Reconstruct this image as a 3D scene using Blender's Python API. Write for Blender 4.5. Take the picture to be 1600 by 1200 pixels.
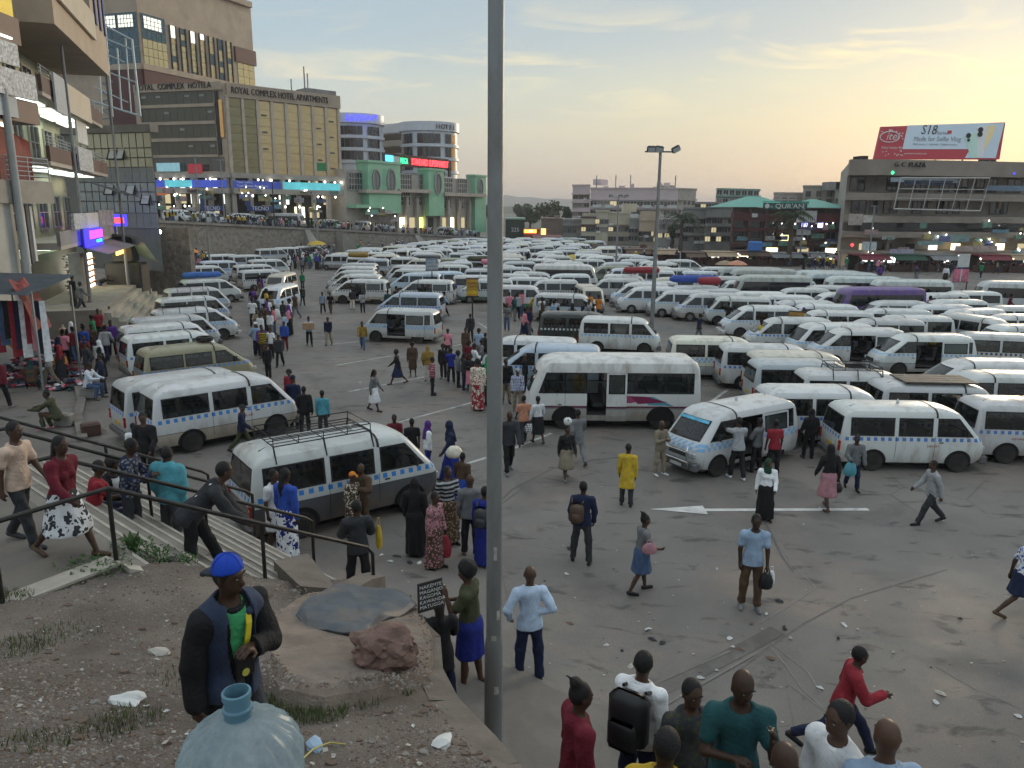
import bpy,math,random
import numpy as np
from mathutils import Vector,Matrix,noise as mnoise
random.seed(7)
RNG=random.Random(7)
for o in list(bpy.data.objects):
 bpy.data.objects.remove(o)
SC=bpy.context.scene
COL=SC.collection
R=math.radians
# ------------------------------------------------------------------ camera
CAM_H=7.2
FPX=1200.0          # focal length in photo pixels (photo 1600 x 1200)
PITCH,ROLL=12.9,0.5
cam_d=bpy.data.cameras.new('camera')
cam_d.sensor_width=36.0
cam_d.lens=36.0*FPX/1600.0
cam_d.clip_start,cam_d.clip_end=0.1,8000.0
cam=bpy.data.objects.new('camera',cam_d)
COL.objects.link(cam)
CM=Matrix.Rotation(R(90-PITCH),3,'X')@ Matrix.Rotation(R(ROLL),3,'Z')
cam.matrix_world=Matrix.Translation((0,0,CAM_H))@ CM.to_4x4()
SC.camera=cam
# ------------------------------------------------------------------ sky, sun, exposure
SUN_AZ,SUN_EL=34.0,7.0          # degrees to the right of the view axis, above the horizon
w=bpy.data.worlds.new('World')
SC.world=w
w.use_nodes=True
nt=w.node_tree
nt.nodes.clear()
def N(nt,typ,**kw):
 n=nt.nodes.new(typ)
 for k,v in kw.items():
  if k.startswith('i_'):
   key=k[2:]
   key=int(key)if key.isdigit()else key.replace('_',' ')
   n.inputs[key].default_value=v
  else:
   setattr(n,k,v)
 return n
def mixc(nt,fac,a,b,blend='MIX'):
 n=nt.nodes.new('ShaderNodeMix')
 n.data_type='RGBA'
 n.blend_type=blend
 for sock,v in ((n.inputs[0],fac),(n.inputs[6],a),(n.inputs[7],b)):
  if hasattr(v,'is_linked'):
   nt.links.new(v,sock)
  elif isinstance(v,(int,float)):
   sock.default_value=v
  else:
   sock.default_value=(*v[:3],1)
 return n.outputs[2]
def math_(nt,op,a,b=None,c=None,clamp=False):
 n=nt.nodes.new('ShaderNodeMath')
 n.operation=op
 n.use_clamp=clamp
 for i,v in enumerate((a,b,c)):
  if v is None:
   continue
  if hasattr(v,'is_linked'):
   nt.links.new(v,n.inputs[i])
  else:
   n.inputs[i].default_value=v
 return n.outputs[0]
def ramp(nt,fac,stops,interp='LINEAR'):
 n=nt.nodes.new('ShaderNodeValToRGB')
 n.color_ramp.interpolation=interp
 el=n.color_ramp.elements
 while len(el)<len(stops):
  el.new(0.5)
 for e,(p,c)in zip(el,stops):
  e.position=p
  e.color=(c,c,c,1)if isinstance(c,(int,float))else (*c[:3],1)
 nt.links.new(fac,n.inputs[0])
 return n.outputs[0]
sky=N(nt,'ShaderNodeTexSky',sky_type='NISHITA',sun_disc=False)
sky.sun_elevation=R(SUN_EL)
sky.sun_rotation=R(SUN_AZ)
sky.altitude=1200
sky.air_density,sky.dust_density,sky.ozone_density=1.2,2.0,1.2
tc=N(nt,'ShaderNodeTexCoord')
sep=N(nt,'ShaderNodeSeparateXYZ')
nt.links.new(tc.outputs['Generated'],sep.inputs[0])
# cloud sheets: streaks that flatten towards the horizon
dz=math_(nt,'ADD',math_(nt,'MAXIMUM',sep.outputs[2],0.0),0.16)
cx=math_(nt,'DIVIDE',sep.outputs[0],dz)
cy=math_(nt,'DIVIDE',sep.outputs[1],dz)
cmb=N(nt,'ShaderNodeCombineXYZ')
nt.links.new(cx,cmb.inputs[0]);nt.links.new(math_(nt,'MULTIPLY',cy,1.9),cmb.inputs[1])
n1=N(nt,'ShaderNodeTexNoise',i_Scale=0.55,i_Detail=7.0,i_Roughness=0.52,i_Distortion=0.35)
nt.links.new(cmb.outputs[0],n1.inputs['Vector'])
n2=N(nt,'ShaderNodeTexNoise',i_Scale=1.7,i_Detail=6.0,i_Roughness=0.55,i_Distortion=0.8)
nt.links.new(cmb.outputs[0],n2.inputs['Vector'])
cloud=ramp(nt,n1.outputs[0],[(0.36,0.0),(0.66,1.0)])
wisp=ramp(nt,n2.outputs[0],[(0.52,0.0),(0.72,1.0)])
sunv=Vector((math.sin(R(SUN_AZ))*math.cos(R(SUN_EL)),math.cos(R(SUN_AZ))*math.cos(R(SUN_EL)),math.sin(R(SUN_EL))))
dot=N(nt,'ShaderNodeVectorMath',operation='DOT_PRODUCT')
nt.links.new(tc.outputs['Generated'],dot.inputs[0])
dot.inputs[1].default_value=sunv
sd=math_(nt,'MULTIPLY_ADD',dot.outputs['Value'],0.5,0.5)
elev=sep.outputs[2]
# veil colour by height: mauve haze, straw yellow, pale green-grey, blue-grey aloft
veil=ramp(nt,elev,[(0.0,(0.25,0.22,0.22)),(0.05,(0.305,0.255,0.215)),(0.10,(0.375,0.33,0.225)),(0.15,(0.35,0.345,0.26)),
      (0.19,(0.265,0.295,0.29)),(0.235,(0.20,0.245,0.275)),(0.6,(0.40,0.45,0.48)),(1.0,(0.58,0.63,0.66))])
veil_b=ramp(nt,elev,[(0.0,(0.23,0.235,0.255)),(0.05,(0.28,0.275,0.27)),(0.12,(0.29,0.325,0.335)),(0.20,(0.215,0.29,0.345)),(0.6,(0.40,0.455,0.49)),(1.0,(0.58,0.63,0.66))])
near_sun=ramp(nt,sd,[(0.74,0.0),(1.0,0.95)])
veil=mixc(nt,near_sun,veil_b,veil)
glow=ramp(nt,sd,[(0.9,0.0),(1.0,1.0)])
veil=mixc(nt,math_(nt,'MULTIPLY',glow,0.05),veil,(0.54,0.43,0.23))
cl_dark=mixc(nt,near_sun,(0.21,0.25,0.275),(0.255,0.27,0.28))
cl_lit=mixc(nt,near_sun,(0.32,0.33,0.32),(0.62,0.49,0.24))
low=ramp(nt,elev,[(0.02,0.2),(0.12,0.6),(0.20,1.0)])
c0=mixc(nt,math_(nt,'MULTIPLY',cloud,math_(nt,'MULTIPLY',low,0.62)),veil,cl_dark)
band=ramp(nt,elev,[(0.10,0.0),(0.15,1.0),(0.185,0.8),(0.24,0.10)])
c1=mixc(nt,math_(nt,'MULTIPLY',math_(nt,'MULTIPLY',wisp,band),1.0),c0,cl_lit)
# the physical sky below the veil
sky_s=mixc(nt,1.0,sky.outputs[0],(0.07,0.07,0.07),'MULTIPLY')
full=mixc(nt,0.86,sky_s,c1)
bg=N(nt,'ShaderNodeBackground',i_Strength=1.0)
nt.links.new(full,bg.inputs[0])
wo=N(nt,'ShaderNodeOutputWorld')
nt.links.new(bg.outputs[0],wo.inputs[0])
sun_d=bpy.data.lights.new('sun','SUN')
sun_d.energy=0.8
sun_d.angle=R(14)
sun_d.color=(1.0,0.80,0.55)
sun=bpy.data.objects.new('sun',sun_d)
COL.objects.link(sun)
sun.rotation_euler=(-sunv).to_track_quat('-Z','Y').to_euler()
sun.location=(40,60,60)
vs=SC.view_settings
vs.view_transform='Standard'
vs.look='None'
vs.exposure=1.15
vs.gamma=1.0
vs.use_curve_mapping=False
SC.render.engine='CYCLES'
SC.cycles.use_denoising=True
SC.cycles.use_adaptive_sampling=True
SC.cycles.adaptive_threshold=0.03
SC.cycles.max_bounces=5
SC.cycles.diffuse_bounces=2
SC.cycles.glossy_bounces=2
SC.cycles.transparent_max_bounces=10
SC.cycles.transmission_bounces=4
SC.cycles.caustics_reflective=False
SC.cycles.caustics_refractive=False
# ------------------------------------------------------------------ picture geometry
def smooth(t):
 t=min(1.0,max(0.0,t))
 return t*t*(3-2*t)
def gz(x,y):
 """height of the square: it rises towards the foot of the stairs"""
 return 1.3*smooth((15.8-y)/7.4)*smooth((2.4-x)/4.4)
def ray(px,py):
 return (CM @ Vector(((px-800)/FPX,-(py-600)/FPX,-1.0))).normalized()
def Z(px,py,z):
 d=ray(px,py)
 t=(z-CAM_H)/d.z
 return Vector((0,0,CAM_H))+d*t
def G(px,py):
 z=0.0
 for _ in range(25):
  p=Z(px,py,z)
  z=0.5*z+0.5*gz(p.x,p.y)
 return Vector((p.x,p.y,gz(p.x,p.y)))
def AT(px,py,D):
 d=ray(px,py)
 return Vector((0,0,CAM_H))+d*(D/d.y)
def PX(p):
 v=CM.transposed()@ (Vector(p)-Vector((0,0,CAM_H)))
 return (800+FPX*v.x/-v.z,600-FPX*v.y/-v.z)
# ------------------------------------------------------------------ objects and tags
def tag(o,label=None,cat=None,group=None,kind=None):
 if label:o['label']=label
 if cat:o['category']=cat
 if group:o['group']=group
 if kind:o['kind']=kind
 return o
def link(name,data,parent=None,loc=None,rz=0.0):
 o=bpy.data.objects.new(name,data)
 COL.objects.link(o)
 if loc is not None:o.location=loc
 if rz:o.rotation_euler=(0,0,rz)
 if parent is not None:o.parent=parent
 return o
def empty(name,loc=(0,0,0),rz=0.0,label=None,cat=None,group=None):
 o=link(name,None,None,loc,rz)
 o.empty_display_size=0.2
 return tag(o,label,cat,group)
def copy_tree(o,parent=None):
 c=o.copy()
 COL.objects.link(c)
 c.parent=parent
 for ch in list(KIDS.get(o.name,())):
  copy_tree(ch,c)
 return c
KIDS={}
def note_kids(o):
 """remember the children of a prototype so that copies are cheap"""
 KIDS[o.name]=list(o.children)
 for ch in o.children:
  note_kids(ch)
class MB:
 """collects vertices and faces of one mesh"""
 def __init__(s):
  s.v,s.f,s.m=[],[],[]
 def add(s,vs,fs,m=0):
  b=len(s.v)
  s.v += [tuple(p)for p in vs]
  s.f += [[b+i for i in q]for q in fs]
  s.m += [m]*len(fs)
  return s
 def box(s,x0,x1,y0,y1,z0,z1,m=0,T=None):
  p=[(x,y,z)for z in (z0,z1)for y in (y0,y1)for x in (x0,x1)]
  if T is not None:p=[T @ Vector(q)for q in p]
  return s.add(p,[(0,2,3,1),(4,5,7,6),(0,1,5,4),(2,6,7,3),(0,4,6,2),(1,3,7,5)],m)
 def bev(s,x0,x1,y0,y1,z0,z1,b=0.03,m=0,T=None):
  """box with chamfered edges all round"""
  vs,fs=[],[]
  for z,i in ((z0,b),(z0+b,0),(z1-b,0),(z1,b)):
   c=b if i == 0 else b*1.7
   a0,a1,c0,c1=x0+i,x1-i,y0+i,y1-i
   vs += [(a0+b,c0,z),(a1-b,c0,z),(a1,c0+b,z),(a1,c1-b,z),(a1-b,c1,z),(a0+b,c1,z),(a0,c1-b,z),(a0,c0+b,z)]
  for k in range(3):
   for j in range(8):
    fs.append((k*8+j,k*8+(j+1)% 8,k*8+8+(j+1)% 8,k*8+8+j))
  fs += [tuple(range(7,-1,-1)),tuple(range(24,32))]
  if T is not None:vs=[T @ Vector(q)for q in vs]
  return s.add(vs,fs,m)
 def bar(s,a,b,wd,h=None,m=0,up=(0,0,1)):
  """square bar from a to b"""
  a,b=Vector(a),Vector(b)
  h=wd if h is None else h
  d=(b-a).normalized()
  u=Vector(up)
  if abs(d.dot(u))>0.95:u=Vector((1,0,0))
  sx=d.cross(u).normalized()*wd/2
  sy=d.cross(sx).normalized()*h/2
  p=[a-sx-sy,a+sx-sy,a+sx+sy,a-sx+sy,b-sx-sy,b+sx-sy,b+sx+sy,b-sx+sy]
  return s.add(p,[(0,1,2,3),(7,6,5,4),(0,4,5,1),(1,5,6,2),(2,6,7,3),(3,7,4,0)],m)
 def tube(s,pts,r,n=8,m=0,cap=True):
  pts=[Vector(p)for p in pts]
  rs=r if isinstance(r,(list,tuple))else [r]*len(pts)
  vs,fs=[],[]
  u=None
  for i,p in enumerate(pts):
   d=(pts[min(i+1,len(pts)-1)]-pts[max(i-1,0)]).normalized()
   if u is None:
    u=d.cross(Vector((0,0,1)))
    if u.length <0.05:u=d.cross(Vector((1,0,0)))
   u=(u-d*u.dot(d)).normalized()
   v=d.cross(u)
   vs += [p+(u*math.cos(2*math.pi*k/n)+v*math.sin(2*math.pi*k/n))*rs[i]for k in range(n)]
  for i in range(len(pts)-1):
   for k in range(n):
    fs.append((i*n+k,i*n+(k+1)% n,i*n+n+(k+1)% n,i*n+n+k))
  if cap:fs += [tuple(range(n-1,-1,-1)),tuple(range(len(vs)-n,len(vs)))]
  return s.add(vs,fs,m)
 def lathe(s,prof,n=16,c=(0,0,0),m=0,axis='z',a0=0.0,a1=None,cap=True):
  vs,fs=[],[]
  full=a1 is None
  k=n if full else n+1
  for r,z in prof:
   for j in range(k):
    a=a0+(2*math.pi if full else (a1-a0))*j/n
    q=(r*math.cos(a),r*math.sin(a),z)
    if axis == 'y':q=(q[0],q[2],q[1])
    if axis == 'x':q=(q[2],q[0],q[1])
    vs.append((q[0]+c[0],q[1]+c[1],q[2]+c[2]))
  for i in range(len(prof)-1):
   for j in range(n if full else n):
    j2=(j+1)% k if full else j+1
    fs.append((i*k+j,i*k+j2,i*k+k+j2,i*k+k+j))
  if cap and full:
   if prof[0][0]>1e-4:fs.append(tuple(range(k-1,-1,-1)))
   if prof[-1][0]>1e-4:fs.append(tuple(range(len(vs)-k,len(vs))))
  return s.add(vs,fs,m)
 def prism(s,poly,z0,z1,m=0,top_m=None):
  n=len(poly)
  zz0=z0 if isinstance(z0,(list,tuple))else [z0]*n
  zz1=z1 if isinstance(z1,(list,tuple))else [z1]*n
  vs=[(p[0],p[1],zz0[i])for i,p in enumerate(poly)]+[(p[0],p[1],zz1[i])for i,p in enumerate(poly)]
  s.add(vs,[(i,(i+1)% n,n+(i+1)% n,n+i)for i in range(n)]+[tuple(range(n-1,-1,-1))],m)
  b=len(s.v)-2*n
  s.f.append([b+n+i for i in range(n)])
  s.m.append(m if top_m is None else top_m)
  return s
 def mesh(s,name,mats,smooth_angle=None):
  me=bpy.data.meshes.new(name)
  me.from_pydata(s.v,[],s.f)
  for m in (mats if isinstance(mats,(list,tuple))else [mats]):
   me.materials.append(m)
  me.polygons.foreach_set('material_index',s.m)
  if smooth_angle is not None:
   me.polygons.foreach_set('use_smooth',[True]*len(s.f))
   me.set_sharp_from_angle(angle=R(smooth_angle))
  me.update()
  return me
 def build(s,name,mats,parent=None,loc=None,rz=0.0,smooth_angle=None):
  return link(name,s.mesh(name,mats,smooth_angle),parent,loc,rz)
def box_mesh(name,sx,sy,sz,mats,b=0.0):
 m=MB()
 (m.bev(-sx/2,sx/2,-sy/2,sy/2,0,sz,b)if b else m.box(-sx/2,sx/2,-sy/2,sy/2,0,sz))
 return m.mesh(name,mats)
# ------------------------------------------------------------------ materials
MATS={}
def new_mat(name):
 m=bpy.data.materials.new(name)
 m.use_nodes=True
 t=m.node_tree
 t.nodes.clear()
 out=t.nodes.new('ShaderNodeOutputMaterial')
 p=t.nodes.new('ShaderNodeBsdfPrincipled')
 t.links.new(p.outputs[0],out.inputs[0])
 return m,t,p
def mat(name,col,rough=0.65,metal=0.0,var=0.12,scale=3.0,bump=0.0,bscale=40.0,spec=0.4,emit=0.0,dirt=0.0,dirt_col=(0.10,0.075,0.055),coord='Object',stretch=None):
 if name in MATS:return MATS[name]
 m,t,p=new_mat(name)
 p.inputs['Roughness'].default_value=rough
 p.inputs['Metallic'].default_value=metal
 p.inputs['Specular IOR Level'].default_value=spec
 tcn=N(t,'ShaderNodeTexCoord')
 vec=tcn.outputs[coord]
 if stretch:
  mp=N(t,'ShaderNodeMapping')
  mp.inputs['Scale'].default_value=stretch
  t.links.new(vec,mp.inputs[0])
  vec=mp.outputs[0]
 c=None
 if var >0:
  nz=N(t,'ShaderNodeTexNoise',i_Scale=scale,i_Detail=5.0,i_Roughness=0.6)
  t.links.new(vec,nz.inputs['Vector'])
  f=ramp(t,nz.outputs[0],[(0.28,1-var),(0.72,1+var)])
  c=mixc(t,1.0,col,f,'MULTIPLY')
 if dirt >0:
  nd=N(t,'ShaderNodeTexNoise',i_Scale=scale*0.45,i_Detail=7.0,i_Roughness=0.7,i_Distortion=0.6)
  t.links.new(vec,nd.inputs['Vector'])
  fd=ramp(t,nd.outputs[0],[(0.46,0.0),(0.70,dirt)])
  c=mixc(t,fd,c if c is not None else col,dirt_col)
 if c is None:p.inputs['Base Color'].default_value=(*col,1)
 else:t.links.new(c,p.inputs['Base Color'])
 if bump >0:
  nb=N(t,'ShaderNodeTexNoise',i_Scale=bscale,i_Detail=4.0)
  t.links.new(vec,nb.inputs['Vector'])
  b=N(t,'ShaderNodeBump',i_Strength=bump,i_Distance=0.02)
  t.links.new(nb.outputs[0],b.inputs['Height'])
  t.links.new(b.outputs[0],p.inputs['Normal'])
 if emit >0:
  p.inputs['Emission Color'].default_value=(*col,1)
  p.inputs['Emission Strength'].default_value=emit
 MATS[name]=m
 return m
def objcol(name,rough=0.7,kind='plain',metal=0.0,var=0.12,scale=9.0,bump=0.0):
 """surface whose colour is the object's own (Object Info) colour; patterns use the 'c2' property"""
 if name in MATS:return MATS[name]
 m,t,p=new_mat(name)
 p.inputs['Roughness'].default_value=rough
 p.inputs['Metallic'].default_value=metal
 p.inputs['Specular IOR Level'].default_value=0.3
 oi=N(t,'ShaderNodeObjectInfo')
 tcn=N(t,'ShaderNodeTexCoord')
 vec=tcn.outputs['Object']
 c=oi.outputs['Color']
 if kind != 'plain':
  a=N(t,'ShaderNodeAttribute',attribute_type='OBJECT',attribute_name='c2')
  c2=a.outputs['Color']
  s=N(t,'ShaderNodeSeparateXYZ')
  t.links.new(vec,s.inputs[0])
  if kind == 'floral':
   vo=N(t,'ShaderNodeTexVoronoi',i_Scale=7.0)
   nd=N(t,'ShaderNodeTexNoise',i_Scale=14.0,i_Detail=1.0)
   t.links.new(vec,nd.inputs['Vector'])
   mv=mixc(t,0.12,vec,nd.outputs['Color'],'LINEAR_LIGHT')
   t.links.new(mv,vo.inputs['Vector'])
   f=ramp(t,vo.outputs[0],[(0.42,1.0),(0.47,0.0)])
  elif kind == 'print':
   vo=N(t,'ShaderNodeTexVoronoi',i_Scale=19.0)
   t.links.new(vec,vo.inputs['Vector'])
   f=ramp(t,vo.outputs[0],[(0.36,1.0),(0.46,0.0)])
  elif kind == 'stripe':
   wv=math_(t,'FRACT',math_(t,'MULTIPLY',s.outputs[2],11.0))
   f=math_(t,'GREATER_THAN',wv,0.52)
  else:
   fa=math_(t,'GREATER_THAN',math_(t,'FRACT',math_(t,'MULTIPLY',s.outputs[2],16.0)),0.5)
   fb=math_(t,'GREATER_THAN',math_(t,'FRACT',math_(t,'MULTIPLY',math_(t,'ADD',s.outputs[1],s.outputs[0]),16.0)),0.5)
   f=math_(t,'MULTIPLY',math_(t,'ADD',fa,fb),0.5)
  c=mixc(t,f,c,c2)
 nz=N(t,'ShaderNodeTexNoise',i_Scale=scale,i_Detail=4.0)
 t.links.new(vec,nz.inputs['Vector'])
 f=ramp(t,nz.outputs[0],[(0.3,1-var),(0.7,1+var)])
 c=mixc(t,1.0,c,f,'MULTIPLY')
 t.links.new(c,p.inputs['Base Color'])
 if bump >0:
  b=N(t,'ShaderNodeBump',i_Strength=bump,i_Distance=0.02)
  nb=N(t,'ShaderNodeTexNoise',i_Scale=17.0,i_Detail=3.0,i_Distortion=1.0)
  t.links.new(vec,nb.inputs['Vector'])
  t.links.new(nb.outputs[0],b.inputs['Height'])
  t.links.new(b.outputs[0],p.inputs['Normal'])
 MATS[name]=m
 return m
def glass(name,tint=(0.10,0.12,0.12),clear=0.5,rough=0.03):
 """window pane: part see-through tint, part mirror"""
 if name in MATS:return MATS[name]
 m=bpy.data.materials.new(name)
 m.use_nodes=True
 t=m.node_tree
 t.nodes.clear()
 out=t.nodes.new('ShaderNodeOutputMaterial')
 tr=N(t,'ShaderNodeBsdfTransparent')
 tr.inputs[0].default_value=(*tint,1)
 df=N(t,'ShaderNodeBsdfDiffuse')
 df.inputs[0].default_value=(0.03,0.035,0.035,1)
 mx=N(t,'ShaderNodeMixShader')
 mx.inputs[0].default_value=clear
 t.links.new(df.outputs[0],mx.inputs[1]);t.links.new(tr.outputs[0],mx.inputs[2])
 gl=N(t,'ShaderNodeBsdfGlossy')
 gl.inputs['Roughness'].default_value=rough
 fr=N(t,'ShaderNodeLayerWeight',i_Blend=0.5)
 f2=math_(t,'MULTIPLY_ADD',math_(t,'POWER',fr.outputs['Facing'],4.0),0.9,0.06,clamp=True)
 m2=N(t,'ShaderNodeMixShader')
 t.links.new(f2,m2.inputs[0]);t.links.new(mx.outputs[0],m2.inputs[1]);t.links.new(gl.outputs[0],m2.inputs[2])
 t.links.new(m2.outputs[0],out.inputs[0])
 MATS[name]=m
 return m
def lamp_mat(name,col,strength):
 if name in MATS:return MATS[name]
 m=bpy.data.materials.new(name)
 m.use_nodes=True
 t=m.node_tree
 t.nodes.clear()
 out=t.nodes.new('ShaderNodeOutputMaterial')
 e=N(t,'ShaderNodeEmission',i_Strength=strength)
 e.inputs[0].default_value=(*col,1)
 t.links.new(e.outputs[0],out.inputs[0])
 MATS[name]=m
 return m
PAL={
 'white':(0.72,0.73,0.74),'cream':(0.62,0.57,0.46),'black':(0.012,0.012,0.014),'charcoal':(0.035,0.037,0.042),'grey':(0.16,0.165,0.17),
 'light grey':(0.36,0.37,0.38),'navy':(0.012,0.018,0.05),'blue':(0.025,0.07,0.34),'royal blue':(0.014,0.024,0.20),'light blue':(0.27,0.36,0.48),
 'pale blue':(0.50,0.62,0.78),'turquoise':(0.08,0.30,0.36),'teal':(0.014,0.065,0.072),'red':(0.27,0.022,0.035),'maroon':(0.14,0.012,0.025),
 'pink':(0.62,0.22,0.28),'rose':(0.42,0.20,0.23),'orange':(0.60,0.20,0.03),'salmon':(0.56,0.25,0.15),'peach':(0.62,0.46,0.36),'yellow':(0.50,0.34,0.03),
 'mustard':(0.30,0.19,0.04),'green':(0.02,0.22,0.09),'dark green':(0.012,0.05,0.03),'olive':(0.055,0.06,0.03),'brown':(0.085,0.05,0.03),
 'tan':(0.30,0.22,0.14),'khaki':(0.25,0.21,0.15),'purple':(0.10,0.03,0.22),'denim':(0.06,0.10,0.19)}
SKIN=(0.062,0.033,0.021)
# ------------------------------------------------------------------ ground of the square
def ground_mat():
 m,t,p=new_mat('worn_asphalt')
 tcn=N(t,'ShaderNodeTexCoord')
 v=tcn.outputs['Object']
 def nz(sc,det=6.0,rough=0.6,dist=0.0,vec=v):
  n=N(t,'ShaderNodeTexNoise',i_Scale=sc,i_Detail=det,i_Roughness=rough,i_Distortion=dist)
  t.links.new(vec,n.inputs['Vector'])
  return n.outputs[0]
 c=mixc(t,ramp(t,nz(0.16,5,0.62,0.5),[(0.32,0.0),(0.70,1.0)]),(0.132,0.121,0.110),(0.205,0.187,0.168))
 c=mixc(t,ramp(t,nz(0.23,6,0.66,1.0),[(0.50,0.0),(0.68,0.75)]),c,(0.235,0.182,0.147))
 c=mixc(t,1.0,c,ramp(t,nz(38.0,3,0.7),[(0.3,0.82),(0.7,1.2)]),'MULTIPLY')
 mp=N(t,'ShaderNodeMapping')
 mp.inputs['Scale'].default_value=(0.9,2.0,1.0)
 mp.inputs['Rotation'].default_value=(0,0,0.5)
 t.links.new(v,mp.inputs[0])
 c=mixc(t,ramp(t,nz(1.15,6,0.6,0.4,mp.outputs[0]),[(0.57,0.0),(0.66,0.75)]),c,(0.060,0.055,0.050))
 c=mixc(t,ramp(t,nz(0.42,3,0.5,0.7),[(0.57,0.0),(0.70,0.5)]),c,(0.075,0.069,0.063))
 vo=N(t,'ShaderNodeTexVoronoi',feature='DISTANCE_TO_EDGE',i_Scale=0.19)
 wv=mixc(t,0.5,v,N(t,'ShaderNodeTexNoise',i_Scale=0.8,i_Detail=4.0).outputs['Color'],'LINEAR_LIGHT')
 t.links.new(wv,vo.inputs['Vector'])
 c=mixc(t,math_(t,'MULTIPLY',ramp(t,vo.outputs[0],[(0.0012,0.6),(0.003,0.0)]),ramp(t,nz(0.12,2),[(0.5,0.0),(0.6,1.0)])),c,(0.05,0.047,0.044))
 s=N(t,'ShaderNodeSeparateXYZ')
 t.links.new(v,s.inputs[0])
 far=ramp(t,math_(t,'DIVIDE',s.outputs[1],1000.0),[(0.19,0.0),(0.23,1.0)])
 c=mixc(t,far,c,mixc(t,nz(0.02,5),(0.05,0.065,0.035),(0.13,0.11,0.08)))
 t.links.new(c,p.inputs['Base Color'])
 p.inputs['Specular IOR Level'].default_value=0.35
 r=ramp(t,nz(0.5,5,0.6),[(0.35,0.55),(0.7,0.82)])
 t.links.new(r,p.inputs['Roughness'])
 b=N(t,'ShaderNodeBump',i_Strength=0.45,i_Distance=0.012)
 hgt=math_(t,'ADD',math_(t,'MULTIPLY',nz(3.0,8,0.7),1.0),math_(t,'MULTIPLY',nz(60.0,2),0.35))
 t.links.new(hgt,b.inputs['Height'])
 t.links.new(b.outputs[0],p.inputs['Normal'])
 return m
def axis_lines(lo,hi,dlo,dhi,step,ends):
 a=[x for x in ends if x <dlo]+list(np.arange(dlo,dhi+1e-6,step))+[x for x in ends if x >dhi]
 return sorted(set(round(float(x),3)for x in a))
gx=axis_lines(-3000,3000,-14,14,0.7,[-3000,-1200,-500,-200,-90,-50,-28,28,50,90,200,500,1200,3000])
gy=axis_lines(-60,5000,2,22,0.7,[-60,-20,30,50,80,120,180,300,600,1200,2500,5000])
g=MB()
gv=[(x,y,gz(x,y))for y in gy for x in gx]
nx_=len(gx)
g.add(gv,[(j*nx_+i,j*nx_+i+1,j*nx_+nx_+i+1,j*nx_+nx_+i)for j in range(len(gy)-1)for i in range(nx_-1)])
ground=g.build('ground',ground_mat(),smooth_angle=60)
tag(ground,'worn grey asphalt of the taxi park strewn with dust',None,kind='structure')
paint=mat('worn_white_paint',(0.46,0.45,0.43),rough=0.8,var=0.2,scale=4.0,dirt=0.85,dirt_col=(0.12,0.115,0.11))
def strip(mb,pts,wd,dz=0.006,m=0):
 """painted line along ground points, draped over the ground"""
 pts=[Vector((p[0],p[1]))for p in pts]
 for a,b in zip(pts,pts[1:]):
  d=(b-a)
  n=max(1,int(d.length/0.5))
  sd_=Vector((-d.y,d.x)).normalized()*wd/2
  for i in range(n):
   p,q=a+d*i/n,a+d*(i+1)/n
   c=[p-sd_,q-sd_,q+sd_,p+sd_]
   mb.add([(k.x,k.y,gz(k.x,k.y)+dz)for k in c],[(0,1,2,3)],m)
lines=[((524,571),(612,556)),((545,612),(668,588)),((622,660),(738,629)),((519,538),(597,530)),((695,543),(722,538)),
   ((747,504),(766,516)),((722,727),(764,714)),((802,701),(862,677)),((1111,628),(1137,609)),((600,690),(652,676))]
for a,b in lines:
 m=MB()
 strip(m,[G(*a),G(*b)],0.13)
 o=m.build('parking_line',paint)
 tag(o,None,None,kind='structure')
m=MB()
a0,a1=G(1100,797),G(1357,796)
strip(m,[a0,a1],0.16)
h0,h1,tip=G(1106,804),G(1098,790.5),G(1015,796)
m.add([(q.x,q.y,q.z+0.010)for q in (tip,h0,h1)],[(0,1,2)])
tag(m.build('arrow_marking',mat('fresh_white_paint',(0.62,0.60,0.57),rough=0.8,var=0.15,dirt=0.5,dirt_col=(0.16,0.15,0.14))),None,None,kind='structure')
# old chalky scratches
scr=mat('chalky_scratch',(0.25,0.232,0.21),rough=0.9,var=0.25,dirt=0.7,dirt_col=(0.13,0.125,0.12))
for pts in ([(1210,838),(1236,880),(1275,918),(1232,948),(1185,974)],[(1195,1000),(1228,1040),(1252,1075),(1290,1110)],[(1203,1003),(1262,1050),(1282,1082)],
   [(1232,1068),(1290,1112)],[(1460,1040),(1530,1080)],[(1548,1085),(1600,1110)]):
 m=MB()
 strip(m,[G(*q)for q in pts],0.018)
 tag(m.build('road_marking',scr),None,None,kind='structure')
# tar seams
tar=mat('tar_seam',(0.105,0.097,0.089),rough=0.6,var=0.3)
for pts,wd in (([(785,780),(800,765),(862,733),(905,722),(985,712)],0.05),([(785,787),(818,762)],0.05),([(1195,815),(1222,870),(1240,895)],0.05),([(1150,1052),(1192,1018),(1255,975),(1330,935),(1480,890)],0.035)):
 m=MB()
 strip(m,[G(*q)for q in pts],wd,0.004)
 tag(m.build('road_marking',tar),None,None,kind='structure')
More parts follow.
